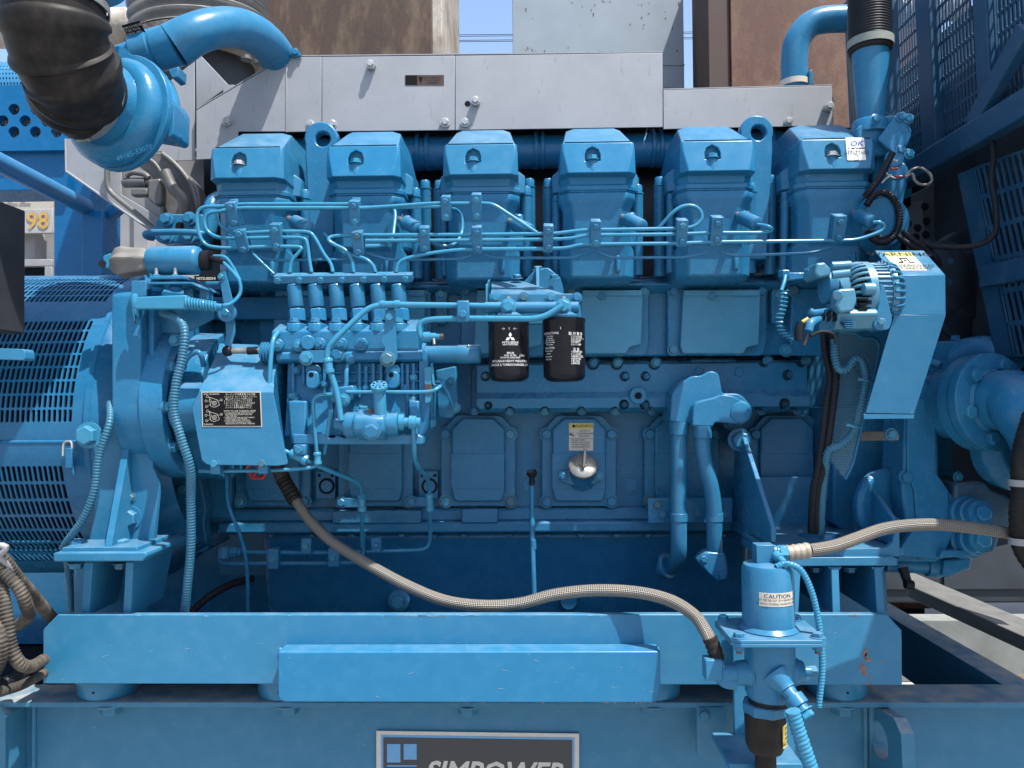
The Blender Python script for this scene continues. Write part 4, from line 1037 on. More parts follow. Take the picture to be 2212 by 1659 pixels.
# feed pump
fp=thing('feed_pump','small blue feed pump with upright priming knob on the injection pump','feed pump',V(800,960,1.80))
DF=1.80
part(fp,'body',MB().lathe(V(745,918,DF),(1,0,0),[(0,0.026),(0.006,0.030),(R(30,DF),0.030),(R(34,DF),0.036),(R(88,DF),0.036),(R(92,DF),0.027),(R(116,DF),0.027),(R(118,DF),0.022)],n=28),M['blue'])
part(fp,'valve_block',MB().prismX([(DF-0.045,Z_(800,905,DF)),(DF-0.03,Z_(800,893,DF)),(DF+0.03,Z_(800,887,DF)),(DF+0.03,Z_(800,940,DF)),(DF-0.03,Z_(800,942,DF)),(DF-0.045,Z_(800,930,DF))],X_(770,915,DF),X_(838,915,DF)),M['blue'],0.006)
bolt(fp,V(802,930,DF-0.046),(0.1,-1,-0.15),R(16,DF),M['blue'],'hex')
bolt(fp,V(785,886,DF+0.005),(0.05,-0.2,1),R(10,DF),M['blue'],'hex'); bolt(fp,V(779,900,DF-0.02),(0.05,-0.2,1),R(10,DF),M['blue'],'hex')
ka=V(822,905,DF-0.018); kb=V(819,838,DF-0.033)
part(fp,'priming_stem',MB().lathe(ka,kb-ka,[(0,0.015),(0.065,0.0145),(0.068,0.0135)],n=24),M['lite'])
kd=(kb-ka).normalized(); kd=(kd+Vector((0,-0.42,0))).normalized()
pts=[]
d_,a_,b_=frame_of(kd)
ring=lambda r,h,lob:[kb+kd*h+(a_*math.cos(2*math.pi*i/48)+b_*math.sin(2*math.pi*i/48))*(r*(1+lob*math.cos(8*2*math.pi*i/48))) for i in range(48)]
kn=part(fp,'priming_knob',MB().loft([ring(0.0175,-0.004,0.0),ring(0.0195,0.0,0.05),ring(0.0195,0.007,0.05),ring(0.018,0.009,0.05)]),M['lite'])
for i in range(8):
    a=2*math.pi*(i+.5)/8; p=kb+kd*0.0092+(a_*math.cos(a)+b_*math.sin(a))*0.0125
    part(kn,'grip_hole',MB().cyl(p,p+kd*0.0006,0.0027,n=10),M['print'])
part(kn,'grip_hole',MB().cyl(kb+kd*0.0092,kb+kd*0.0099,0.0062,n=16),M['gen'])
part(fp,'outlet_union',MB().lathe(V(862,912,DF-0.005),(1,0,-0.03),[(0,0.019),(0.012,0.019),(0.013,0.011),(0.022,0.011),(0.024,0.016),(0.040,0.016),(0.041,0.012),(0.05,0.012)],n=18),M['lite'])
part(fp,'inlet_union',MB().lathe(V(745,916,DF),(-1,0,0),[(0,0.018),(0.01,0.018),(0.011,0.013),(0.022,0.013)],n=18),M['blue'])
# small plate on the feed pump
part(fp,'round_plate',MB().cyl(V(805,891,DF-0.02),V(805,889.5,DF-0.022),0.011,n=20),M['bronze'])

# low-pressure fuel pipes
def lp(label,pts,px=8,fil=0.03,mat='lite',name='fuel_pipe',group='low pressure fuel pipes'):
    P=[V(*p) for p in pts]; d=pts[0][2]
    return solo(name,label,'pipe',MB().tube(fillet(P,fil,7),R(px,d),n=14),M[mat],group=group)
lp('blue fuel pipe slanting from the pump bracket up to the left filter',[(737,908,1.775),(727,840,1.775),(708,790,1.77),(706,756,1.77),(722,734,1.77),(795,664,1.785),(830,658,1.79),(850,658,1.79),(1080,661,1.80)],6.5)
lp('blue fuel pipe curving from the pump end to the right filter head',[(918,735,1.80),(907,725,1.80),(905,700,1.80),(920,690,1.80),(1000,688,1.79),(1170,689,1.775),(1215,660,1.775)],6.5)
lp('tall blue pipe running down the left of the pump to the lower block',[(600,718,1.83),(588,735,1.80),(583,800,1.79),(581,940,1.79),(600,968,1.79),(640,985,1.80),(700,1012,1.85),(775,1042,1.95),(782,1060,2.0),(782,1180,2.1)],5)
lp('thin hooked blue pipe with union in front of the pump base',[(717,852,1.80),(688,853,1.80),(675,865,1.80),(678,905,1.80),(684,975,1.81),(686,1000,1.82),(680,1010,1.82),(600,1016,1.79),(430,1018,1.79)],4.2)
lp('blue pipe dropping from the feed pump outlet to the oil pan',[(893,920,1.79),(895,985,1.82),(900,1005,1.86),(925,1035,2.0),(928,1060,2.06),(930,1165,2.13),(922,1188,2.13),(760,1192,2.13)],5)
lp('horizontal blue pipe passing behind the priming knob',[(748,847,1.80),(930,847,1.80),(945,840,1.80),(958,828,1.83)],4.2)
lp('short blue pipe leaning behind the slanting pump pipe',[(715,885,1.80),(712,910,1.80),(700,980,1.84)],5)
# unions and clamps on those pipes
def union(label,x,y,d,dirv,r,L):
    p=V(x,y,d); return solo('pipe_union',label,'union',MB().lathe(p-Vector(dirv).normalized()*L/2,dirv,[(0,r*0.9),(L*0.1,r*1.2),(L*0.25,r*1.2),(L*0.27,r),(L*0.7,r),(L*0.72,r*1.2),(L*0.95,r*1.2),(L,r*0.9)],n=16),M['lite'],group='pipe unions')
union('union on the slanting fuel pipe beside the pump bracket bolt',710,790,1.77,(0.15,0,-1),0.0095,0.036)
union('union clamp at the top bend of the slanting fuel pipe',842,658,1.79,(1,0,0),0.0085,0.05)
union('union on the tall left pipe below the turning gear cover',645,987,1.80,(1,0.1,-0.48),0.0105,0.045)
union('union at the foot of the thin hooked pipe',686,990,1.81,(0.05,0,-1),0.008,0.03)
union('union at the foot of the feed pump drop pipe',928,1085,2.07,(0.02,0.1,-1),0.010,0.05)
union('union where the tall left pipe meets the lower block',782,1085,2.02,(0,0.1,-1),0.010,0.05)
def pclamp(label,x,y,w,h,d,by):
    t=thing('pipe_bracket',label,'pipe bracket',V(x,y+h/2,d),'small pipe brackets')
    part(t,'block',MB().pbox(x-w/2,y-h/2,x+w/2,y+h/2,d-0.012,d+0.012),M['blue'],0.003)
    bolt(t,V(x,by,d-0.0122),(0,-1,0),R(8.5,d),M['blue'],'hexw')
    return t
pclamp('pipe bracket on the lower left edge of the turning gear cover',464,1007,22,36,1.775,1001)
pclamp('pipe bracket on the lower middle edge of the turning gear cover',567,1006,22,36,1.775,1000)
pclamp('pipe bracket joining the two filter pipes left of the filters',1000,672,27,46,1.785,679)
pclamp('tilted pipe bracket at the right of the turning gear cover',646,972,26,22,1.80,972)
for i,(x,lb) in enumerate(((835,'strap holding the drop pipe left of the inspection doors'),)):
    pass
vs=thing('vent_screw','small brass vent screw at the right end of the pump','vent screw',V(940,735,1.80))
part(vs,'elbow',MB().lathe(V(915,728,1.80),(1,0,0.02),[(0,0.012),(0.016,0.012),(0.017,0.009),(0.03,0.009),(0.03,0.0065),(0.038,0.0065)],n=12),M['lite'])
part(vs,'screw',MB().lathe(V(951,727,1.80),(1,0,0),[(0,0.0075),(0.008,0.0075)],n=6),M['bronze'])
part(vs,'spigot',MB().cyl(V(937,732,1.795),V(938,744,1.79),0.0035,n=10),M['steel'])

# ------------------------------------------------------------------ fuel filters
D=1.83
fh=thing('filter_head','blue twin fuel filter head casting with hollow bolts above the filters','filter head',V(1155,690,D))
part(fh,'manifold_bar',MB().cyl(V(1046,665,D-0.008),V(1250,664,D-0.008),R(12.5,D),n=24),M['blue'],0.002)
part(fh,'mount_flange',MB().pprism(roundpoly([(1056,634),(1252,634),(1256,690),(1246,700),(1066,700),(1056,690)],4),D+0.03,D+0.045),M['blue'],0.002)
for cx in (1098,1217):
    part(fh,'filter_boss',MB().lathe(V(cx,690,D),(0,0,1),[(0,0.036),(0.008,0.037),(0.016,0.026),(0.03,0.020)],n=28),M['blue'])
    bolt(fh,V(cx,662,D-0.024),(0,-1,0),R(13.5,D),M['lite'],'hex',name='hollow_bolt')
    bolt(fh,V(cx,648,D-0.012),(0,0,1),R(6.5,D),M['steel'],'hexw')
for bx in (1071,1131,1190,1246): bolt(fh,V(bx,643,D+0.029),(0,-1,0),R(9,D),M['blue'],'hexw')
part(fh,'bracket_slope',MB().loft([[V(1060,634,D+0.032),V(1218,634,D+0.032),V(1218,638,D+0.045),V(1060,638,D+0.045)],[V(1062,607,2.02),V(1128,607,2.02),V(1128,610,2.02),V(1062,610,2.02)]]),M['blue'],0.001)
part(fh,'bracket_top',MB().pprism([(1128,612),(1160,578),(1185,578),(1212,600),(1219,634),(1100,634)],2.02,2.05),M['cast'],0.003)
part(fh,'side_cheek',MB().prismX([(D+0.03,Z_(1052,690,D)),(D+0.03,Z_(1052,612,D)),(2.03,Z_(1052,598,2.0)),(2.03,Z_(1052,650,2.0))],X_(1049,640,D+0.03),X_(1053,640,D+0.03)),M['lite'],0.001)
part(fh,'rib',MB().prismX([(1.99,Z_(1160,575,1.99)),(2.02,Z_(1160,578,2.0)),(2.02,Z_(1160,634,2.0)),(1.95,Z_(1160,632,1.95))],X_(1157,600,2.0),X_(1165,600,2.0)),M['blue'],0.002)
for bx,by in ((1117,602),(1162,584),(1197,602)): bolt(fh,V(bx,by,2.0),(0,-0.25,1),R(10,D),M['cast'],'hexw')
def wrap(cx,cz,r,ang0):
    return lambda u,v: Vector((cx+r*math.sin(ang0+u/r), D-r*math.cos(ang0+u/r), cz+v))
for k,(x0,x1,yt,yb,lb) in enumerate(((1055,1143,686,828,'left black spin-on fuel filter with white three-part emblem'),(1173,1264,684,828,'right black spin-on fuel filter with white instruction text'))):
    xm=(x0+x1)/2; r=R((x1-x0)/2,D)*0.998
    ztp=Z_(xm,yt,D-r); zbt=Z_(xm,yb-4,D-r); cxw=V(xm,750,D).x
    t=thing('fuel_filter',lb,'fuel filter',(cxw,D,zbt),'spin-on fuel filters')
    L=ztp-zbt
    part(t,'canister',MB().lathe((cxw,D,zbt),(0,0,1),[(0.0,r*0.35),(0.0,r*0.6),(0.004,r*0.86),(0.012,r*0.985),(0.02,r),(L-0.012,r),(L-0.008,r*1.03),(L,r*1.02),(L+0.001,r*0.9)],n=56),M['filter'])
    rr=r+0.0006
    def tx(s,y,hpx,sx=1.0,off=0.0,bold=0,al='CENTER',nm='lettering'):
        z=Z_(xm,y,D-r); part(t,nm,text_mb(s,R(hpx,D-r)*1.38,wrap(cxw,z,rr,off),sx=sx,bold=bold,align=al),M['white'])
    if k==0:
        em=MB(); z=Z_(xm,729,D-r); pl=wrap(cxw,z,rr,0.10)
        for a in (90,210,330):
            u=(math.cos(rad(a))*0.0062,math.sin(rad(a))*0.0062); w=(-u[1]*.58,u[0]*.58)
            em.add([pl(0,0),pl(u[0]+w[0],u[1]+w[1]),pl(2*u[0],2*u[1]),pl(u[0]-w[0],u[1]-w[1])],[(0,1,2,3)])
        part(t,'emblem',em,M['white'])
        tx('MITSUBISHI',740,5.2,1.0,0.10); tx('HEAVY INDUSTRIES',744.5,3,0.95,0.10)
        tx('\u71c3\u6599\u7528',763,4,1,0.10); tx('FUEL FILTER',768,3.6,1,0.10); tx('PARTS No.32562-60300',772.5,3.6,0.9,0.10)
        tx('MITSUBISHI HEAVY INDUSTRIES',780,5.0,0.93,0.10); tx('ENGINE & TURBOCHARGER, LTD',788,5.0,0.93,0.10)
        tx('LTI H',768,4.5,1,0.72); tx('\u2192  I  \u2190',710,6,1.4,0.05)
    else:
        tx('\u53d6 \u4ed8 \u8981 \u9818',721,5.5,1,0.55); tx('I',709,6,1,-0.2)
        for j,yy in enumerate((727,731,735,739,744)): tx(('1.\u30d5\u30a3\u30eb\u30bf\u3092\u53d6\u4ed8','2.\u30d5\u30a3\u30eb\u30bf\u30ac\u30b9\u30b1\u30c3\u30c8','3.\u30aa\u30a4\u30eb\u3092\u5857\u5e03','4.\u624b\u3067\u7de0\u4ed8\u3051','5.\u30a8\u30f3\u30b8\u30f3\u59cb\u52d5')[j],yy,3.6,0.8,0.28,0,'LEFT')
        tx('\u6ce8 \u610f',755,5.5,1,0.55)
        for j,yy in enumerate((760,765,770,775,780,785)): tx(('1.\u4ea4\u63db\u6642\u671f','2.\u3078\u3053\u307f','3.\u518d\u4f7f\u7528\u7981\u6b62','4.\u6307\u5b9a\u54c1','5.\u6f0f\u308c','6.\u6e05\u6383')[j]+'\u3092\u78ba\u8a8d',yy,3.6,0.8,0.28,0,'LEFT')
        tx('INSTRUCTIONS',719,5,0.9,-0.75)
        for j,yy in enumerate((725,729.5,734,738.5,743)): tx(('1.Clean base','2.Oil gasket','3.Turn by hand','4.Check for leaks','5.Run engine')[j],yy,3.6,0.85,-0.8)
        tx('CAUTION',751,5,0.9,-0.8)
        for j,yy in enumerate((757,763,769,775)): tx(('Do not reuse','old filter','Use genuine','parts only')[j],yy,3.6,0.85,-0.85)

# ------------------------------------------------------------------ turning gear cover
D=1.755
tg=thing('turning_gear_cover','bent blue sheet cover carrying a black instruction plate','sheet cover',V(520,1005,D))
front=roundpoly([(430,846),(590,848),(606,930),(622,1003),(600,1006),(448,1004),(436,995),(414,880)],[2,2,2,6,2,6,6,2])
part(tg,'front_sheet',MB().pprism(front,D,D+0.004),M['blue'],0.001)
sl=MB().loft([[V(430,846,D),V(590,848,D),V(590,848,D)+Vector((0,0.004,0.003)),V(430,846,D)+Vector((0,0.004,0.003))],[V(466,768,D+0.12),V(592,775,D+0.12),V(592,775,D+0.12)+Vector((0,0.004,0.003)),V(466,768,D+0.12)+Vector((0,0.004,0.003))]])
part(tg,'sloped_sheet',sl,M['blue'],0.001)
part(tg,'rear_cap',MB().loft([[V(466,768,D+0.12),V(592,775,D+0.12),V(592,775,D+0.12)+Vector((0,0.004,0)),V(466,768,D+0.12)+Vector((0,0.004,0))],[V(474,742,D+0.16),V(580,745,D+0.16),V(580,745,D+0.16)+Vector((0,0.004,0)),V(474,742,D+0.16)+Vector((0,0.004,0))]]),M['blue'],0.001)
part(tg,'left_cheek',MB().loft([[V(430,846,D+0.0045),V(414,880,D+0.0045),V(436,995,D+0.0045)],[V(466,768,D+0.12),V(468,880,D+0.13),V(470,985,D+0.13)]],cap=False),M['blue'])
part(tg,'right_cheek',MB().loft([[V(590,848,D+0.0045),V(606,930,D+0.0045),V(620,1003,D+0.0045)],[V(592,775,D+0.12),V(600,900,D+0.14),V(605,985,D+0.14)]],cap=False),M['castdk'])
Dl=D-0.0012
pl=part(tg,'instruction_plate',MB().pprism(roundpoly([(435,846),(563,846),(566,922),(437,922)],1),Dl,D-0.0002),M['cream'],label='black instruction plate with cream border')
part(pl,'plate_field',MB().pprism([(437,848),(561,848),(564,920),(439,920)],Dl-0.0008,Dl-0.0001),M['print'])
Dt=Dl-0.001
lab(pl,'ENG. RUNNING',457,851.5,3.6,Dt,M['cream'],0.95)
lab(pl,'\u30bf\u30fc\u30cb\u30f3\u30b0\u4f5c\u696d\u5b9f\u65bd\u4e0a\u306e\u6ce8\u610f',519,852,3.8,Dt,M['cream'],0.95)
jp=['1 \u30dc\u30eb\u30c8\u3068 \u30d7\u30ec\u30fc\u30c8\u3092\u5916\u3057\u30b7\u30e3\u30d5\u30c8','  \u6e9d\u306b\u5165\u308c \u30b7\u30e3\u30d5\u30c8\u3092\u62bc\u3057\u8fbc\u3080','2 \u30bd\u30b1\u30c3\u30c8\u3068\u30e9\u30c1\u30a7\u30c3\u30c8\u3067\u56de\u3059','3 \u30bf\u30fc\u30cb\u30f3\u30b0\u5f8c \u30b7\u30e3\u30d5\u30c8\u3092\u5f15\u51fa\u3059','  \u30d7\u30ec\u30fc\u30c8\u3092\u6e9d\u306b\u5165\u308c\u3066\u7de0\u3081\u308b','  \u5165\u3063\u3066\u3044\u308b\u4e8b\u3092\u78ba\u8a8d\u3059\u308b\u3053\u3068']
for j,s in enumerate(jp):
    c=V(484,857.5+j*4.6,Dt); part(pl,'lettering',text_mb(s,R(3.4,Dt)*1.4,flat_place(c,(1,0,0),(0,0,1)),align='LEFT',sx=0.95),M['cream'])
lab(pl,'HOW TO USE TURNING GEAR',518,888,3.8,Dt,M['cream'],0.95)
en=['1. LOOSEN BOLTS AND TAKE OUT PLATE','   FROM GROOVE OF SHAFT AND PUSH','   IT ALL THE WAY','2. USING SOCKET AND RATCHET HANDLE','   ROTATE SHAFT FOR TURNING','3. AFTER TURNING PULL OUT SHAFT','   TURN PLATE TO GROOVE OF SHAFT','   MAKE SURE PLATE IS PROPERLY INSERTED']
for j,s in enumerate(en):
    c=V(484,892.5+j*3.3,Dt); part(pl,'lettering',text_mb(s,R(3.0,Dt)*1.4,flat_place(c,(1,0,0),(0,0,1)),align='LEFT',sx=0.82),M['cream'])
lab(pl,'TURNING',450,917,3.6,Dt,M['cream'],0.95)
dg=MB()
def stroke(pts,w=0.8):
    for (x0,y0),(x1,y1) in zip(pts,pts[1:]):
        a=V(x0,y0,Dt);b=V(x1,y1,Dt);n=(b-a).cross(Vector((0,1,0))).normalized()*R(w/2,Dt)
        dg.add([a+n,b+n,b-n,a-n],[(0,1,2,3)])
for oy in (0,31):
    stroke([(452,858+oy),(470,864+oy),(474,875+oy),(463,880+oy),(455,877+oy),(452,858+oy)]); stroke(circ(463,871+oy,4.5,12)+[(467.5,871+oy)]); stroke(circ(463,871+oy,2,8)+[(465,871+oy)])
    for cx,cy in ((448,857+oy),(445,866+oy),(446,878+oy),(478,864+oy)): stroke(circ(cx,cy,2.4,10)+[(cx+2.4,cy)],0.6); stroke([(cx+3,cy),(458,868+oy)],0.4)
part(pl,'diagram',dg,M['cream'])
# ------------------------------------------------------------------ heat shield over the manifold
DH=2.34
sh=thing('heat_shield','long pale grey sheet metal heat shield above the cylinder heads','heat shield',V(1000,285,DH))
def sheet(name,px,d=DH,th=0.004,lbl=None,mat='alu',bev=0.0012): return part(sh,name,MB().pprism(px,d,d+th),M[mat],bev,label=lbl)
sheet('panel',[(424,238),(617,124),(617,284),(516,284),(514,288),(514,340),(424,345)],lbl='trapezoid end panel beside the turbocharger')
sheet('panel',[(618.5,123),(694.4,122.5),(694.4,284),(618.5,285)])
sheet('panel',[(695.6,122.5),(982.6,120),(982.6,281),(695.6,284)])
sheet('panel',[(983.6,120),(1431,114),(1432,274.5),(983.6,281)])
sheet('panel',[(1433,194.5),(1797,185),(1800,271),(1433,279)],d=DH+0.002)
sheet('crease',[(616.6,122.5),(620,122.3),(620,285.5),(616.6,285.5)],d=DH-0.002,th=0.0018)
# top skin going back
zt=Z_(1000,120,DH); 
part(sh,'top_sheet',MB().pprism([(620,121.5),(1431,113),(1431,111),(620,119.5)],DH+0.0005,DH+0.30),M['alu'])
part(sh,'top_sheet',MB().pprism([(1433,193.5),(1797,184),(1797,182),(1433,191.5)],DH+0.0025,DH+0.30),M['alu'])
part(sh,'end_sheet',MB().pprism([(1429.5,116),(1431,116),(1431,190),(1429.5,190)],DH+0.0045,DH+0.28),M['alu'])
part(sh,'sloped_sheet',MB().loft([[V(424,236,DH),V(617,122,DH),V(617,120,DH),V(424,234,DH)],[V(424,236,DH)+Vector((0,.3,0)),V(617,122,DH)+Vector((0,.3,0)),V(617,120,DH)+Vector((0,.3,0)),V(424,234,DH)+Vector((0,.3,0))]]),M['alu'])
# left cheek pieces
part(sh,'side_panel',MB().pprism([(349,190),(420,131),(421,346),(366,348),(349,330)],DH+0.02,DH+0.024),M['alu'],0.001)
part(sh,'gusset',MB().pprism([(423,121),(433,119),(493,183),(493,186),(424,236)],DH+0.10,DH+0.104),M['alu'],0.001)
part(sh,'lug',MB().pprism([(482,183),(506,183),(506,192),(494,205),(482,205)],DH+0.06,DH+0.064),M['alu'],0.001)
part(sh,'inner_wall',MB().pprism([(440,345),(1800,280),(1800,210),(640,140)],DH+0.16,DH+0.17),M['lagging'])
for bx,by,r in ((803,144,8),(1028,222,8),(962,266,8.5),(1005,266,8),(1787,234,8),(491,263,9)):
    L=0.018 if by<250 else 0.006
    p=V(bx,by,DH); q=part(sh,'spacer',MB().cyl(p,p+Vector((0,-L,0)),R(r+2,DH),n=20),M['zinc'],0.001)
    bolt(q,p+Vector((0,-L,0)),(0,-1,0),R(r-0.5,DH),M['zinc'],'hexw')
for bx,by in ((671,268),(719,268),(1704,262)): bolt(sh,V(bx,by,DH-0.0005),(0,-1,0),R(7.5,DH),M['zinc'],'hexw')
p=V(1010,224,DH-0.0006); part(sh,'round_hole',MB().cyl(p,p+Vector((0,0.0004,0)),R(6.3,DH),n=20),M['print'])
mp=part(sh,'maker_plate',MB().pprism(rrect(875,162,959,184,1.5),DH-0.0012,DH-0.0002),M['bronze'],label='small bronze maker plate')
part(mp,'dark_block',MB().pprism([(876,163),(901,163),(901,183),(876,183)],DH-0.0018,DH-0.0013),M['print'])
for j,(s,hh) in enumerate((('HIGH TEMPERATURE',3.2),('DO NOT TOUCH',3.2),('\u9ad8\u6e29\u6ce8\u610f \u89e6\u308b\u306a',3.0))): lab(mp,s,934,168+j*5.5,hh,DH-0.0018,M['print'],0.9)
part(mp,'symbol',MB().pprism([(904,166),(914,166),(909,180)],DH-0.0018,DH-0.0013),M['print'])
# ------------------------------------------------------------------ lower grey turbo shield and bracket
gs=thing('turbo_shield','pale grey sheet panel below the turbocharger with slanted lower edge','sheet panel',V(240,490,2.4))
part(gs,'sheet',MB().pprism([(142,300),(262,300),(262,420),(345,470),(345,500),(325,497),(143,370)],2.42,2.425),M['alu'],0.001)
part(gs,'hem',MB().tube([V(142,300,2.418),V(143,370,2.418),V(325,497,2.418)],0.004,n=8),M['alu'])
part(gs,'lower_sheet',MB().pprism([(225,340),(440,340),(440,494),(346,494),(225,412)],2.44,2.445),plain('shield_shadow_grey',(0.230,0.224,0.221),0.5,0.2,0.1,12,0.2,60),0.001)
ro=[V(232,352,2.40),V(231,400,2.40),V(240,418,2.40),V(290,457,2.38),V(340,500,2.34)]
part(gs,'edge_pipe',MB().tube(fillet(ro,0.06),R(6,2.4),n=14),M['castgrey'])
tb=thing('turbo_bracket','rough grey cast bracket arm rising to the turbocharger','bracket',V(380,470,2.3))
part(tb,'arm',MB().pprism(roundpoly([(296,336),(345,326),(372,345),(404,378),(426,402),(438,470),(438,492),(344,492),(344,420),(326,378),(296,358)],10),2.30,2.36),M['castgrey'],0.006)
part(tb,'rib',MB().tube(fillet([V(352,470,2.295),V(354,380,2.295),V(330,345,2.295),V(300,338,2.295)],0.05),R(4,2.3),n=12),M['castgrey'])
part(tb,'rib',MB().tube(fillet([V(430,470,2.295),V(414,395,2.295),V(375,350,2.295),V(350,332,2.295)],0.06),R(5.5,2.3),n=12),M['castgrey'])
part(tb,'oil_pipe',MB().tube(fillet([V(356,370,2.26),V(372,408,2.26),V(398,430,2.26),V(400,462,2.27)],0.08,8),R(12,2.26),n=18),M['castgrey'])
part(tb,'actuator',MB().pprism(roundpoly([(318,388),(345,384),(352,402),(350,440),(335,444),(318,430)],5),2.27,2.30),M['castgrey'],0.006)
part(tb,'actuator_rod',MB().lathe(V(266,395,2.28),(1,0,0),[(0,0.012),(0.004,0.015),(0.07,0.015),(0.07,0.011),(0.085,0.011)],n=16),M['castgrey'])
part(tb,'actuator_step',MB().pbox(282,407,318,422,2.27,2.3),M['castgrey'],0.004)
part(tb,'loop',MB().tube(smooth([V(272,380,2.27),V(285,373,2.27),V(310,376,2.27),V(322,384,2.27)]),R(6,2.27),n=12),M['castgrey'])
bg_=thing('black_lagging','dark crumpled lagging between the turbocharger bracket and first head','lagging',V(430,480,2.5))
part(bg_,'blanket',MB().loft([[V(x,y,2.5+0.02*math.sin(x*0.3+y*0.13)) for x,y in roundpoly([(395,335),(470,340),(480,520),(430,520)],10)],[V(x,y,2.6) for x,y in roundpoly([(395,335),(470,340),(480,520),(430,520)],10)]]),M['lagging'])

# ------------------------------------------------------------------ turbocharger
tu=thing('turbocharger','blue turbocharger compressor housing with spiral volute at upper left','turbocharger',V(250,370,1.9))
C=V(252,238,1.86); n_=Vector((-0.31,-0.94,0.03)).normalized(); d_,a_,b_=frame_of(n_)
# orient a_ to the right, b_ up
rt=Vector((1,0,0)); a_=(rt-n_*rt.dot(n_)).normalized(); b_=n_.cross(a_); 
if b_.z<0: b_=-b_
rings=[]; NS=56
for i in range(NS+1):
    th=rad(75)-2*math.pi*i/NS*0.98
    rs=0.030+0.026*i/NS; Rm=0.098
    cc=C+(a_*math.cos(th)+b_*math.sin(th))*(Rm)
    rv=(a_*math.cos(th)+b_*math.sin(th))
    rings.append([cc+(rv*math.cos(q)+n_*math.sin(q)*0.95)*rs for q in [2*math.pi*k/18 for k in range(18)]])
part(tu,'volute',MB().loft(rings),M['cast'])
part(tu,'back_plate',MB().lathe(C-n_*0.05,n_,[(0,0.12),(0.02,0.145),(0.035,0.145),(0.045,0.1)],n=40),M['cast'],0.002)
part(tu,'inlet_neck',MB().lathe(C-n_*0.02,n_,[(0,0.118),(0.03,0.108),(0.05,0.098),(0.075,0.094),(0.10,0.094)],n=44,cap=False),M['cast'])
# discharge: neck to the right, casting arm
def PT(x,y,d): return V(x,y,d)
arm=[V(372,300,1.9),V(368,245,1.92),V(352,195,1.96),V(318,165,2.0)]
part(tu,'volute_outlet',MB().tube(smooth(arm,6),[R(20+i*0.6,1.9) for i in range(len(smooth(arm,6)))],n=20),M['cast'])
part(tu,'outlet_block',MB().pprism(roundpoly([(310,240),(326,205),(362,205),(376,225),(374,290),(366,296),(352,292),(310,285)],6),1.86,1.95),M['cast'],0.008)
part(tu,'discharge_arm',MB().tube(smooth([V(215,160,2.05),V(255,138,2.05),V(300,120,2.04)],8),[R(34,2.05)]*17,n=28),M['cast'])
c=V(640,0,1)
for k in range(5): pass
num=V(282,325,1.78); part(tu,'casting_number',text_mb('49185-33070',0.017,flat_place(V(290,330,1.795),Vector((0.94,0,0.34)),Vector((-0.34,0,0.94))),sx=1.0),M['blue'])
# coupling sleeve + big discharge elbow
el=thing('discharge_elbow','large glossy blue elbow pipe rising from the turbocharger over the shield','elbow pipe',V(450,120,2.1))
cs=[V(296,120,2.04),V(384,96,2.04)]
dv=(cs[1]-cs[0]); L=dv.length; dv.normalize()
part(el,'sleeve',MB().lathe(cs[0],dv,[(0,R(42,2.04)),(0.004,R(46,2.04)),(L*0.42,R(46,2.04)),(L*0.44,R(43,2.04)),(L*0.49,R(43,2.04)),(L*0.51,R(45,2.04)),(L*0.98,R(45,2.04)),(L,R(41,2.04))],n=40),M['blue'])
ep=[V(378,98,2.04),V(420,74,2.05),V(470,60,2.10),V(520,62,2.17),V(565,84,2.26),V(598,122,2.36),V(616,175,2.42)]
sp_=smooth(ep,8); part(el,'elbow',MB().tube(sp_,[R(46-4*min(1,i/8)+3*max(0,(i-14))/34,2.1) for i in range(len(sp_))],n=40),M['blue'])
pl=V(311,88,2.0)
u=dv; w=Vector((0,-0.75,0.66)); w=(w-u*w.dot(u)).normalized(); nn=u.cross(w)
pc=cs[0]+dv*L*0.16+Vector((0,-0.045,0.034))
rp=part(el,'rating_plate',MB().prism([pc+u*a+w*b for a,b in ((-0.022,-0.026),(0.026,-0.026),(0.026,0.026),(-0.022,0.026))],w.cross(u)*0.003),M['print'])
for j in range(5):
    part(rp,'lettering',text_mb(['TURBOCHARGER','TYPE TD13L','SERIAL 4901','PART 49185','JAPAN'][j],0.0085,flat_place(pc+w*(0.018-j*0.0085)+w.cross(u)*(-0.0008 if (w.cross(u)).y>0 else 0.0038),u,w),sx=0.9),M['cream'])
part(el,'sleeve_lug',MB().pprism([(362,150),(386,143),(384,166),(372,170)],1.95,2.0),M['blue'],0.003)
bt=part(el,'end_bracket',MB().pprism([(618,104),(640,103),(652,120),(630,124)],2.33,2.338),M['blue'],0.001)
bolt(bt,V(638,114,2.329),(0,-1,0),R(7,2.3),M['blue'],'hexw')

# rubber intake elbow
ri=thing('intake_elbow','dusty black rubber intake elbow with ribs clamped to the turbocharger','rubber elbow',V(150,250,1.7))
end=C+n_*0.068
ctr=[V(114,-150,1.62),V(114,-60,1.62),V(115,10,1.62),V(121,70,1.63),V(136,122,1.66),V(162,168,1.70), end+n_*0.045, end]
sp_=smooth(ctr,8); rs=[]
seg=resample(sp_,0.0045)
for i,p in enumerate(seg): 
    t_=i/len(seg); r0=0.1035-0.005*t_
    s=i*0.0045; k=0
    for s0,w_,h_ in ((0.205,0.016,0.009),(0.262,0.007,0.0075),(0.305,0.007,0.0075),(0.342,0.007,0.007),(0.374,0.007,0.0065),(0.40,0.008,0.005)):
        q=abs(s-s0)/w_
        if q<1: k=max(k,h_*(1-q**4))
    rs.append(r0+k)
part(ri,'hose_body',MB().tube(seg,rs,n=48),M['rubber'])
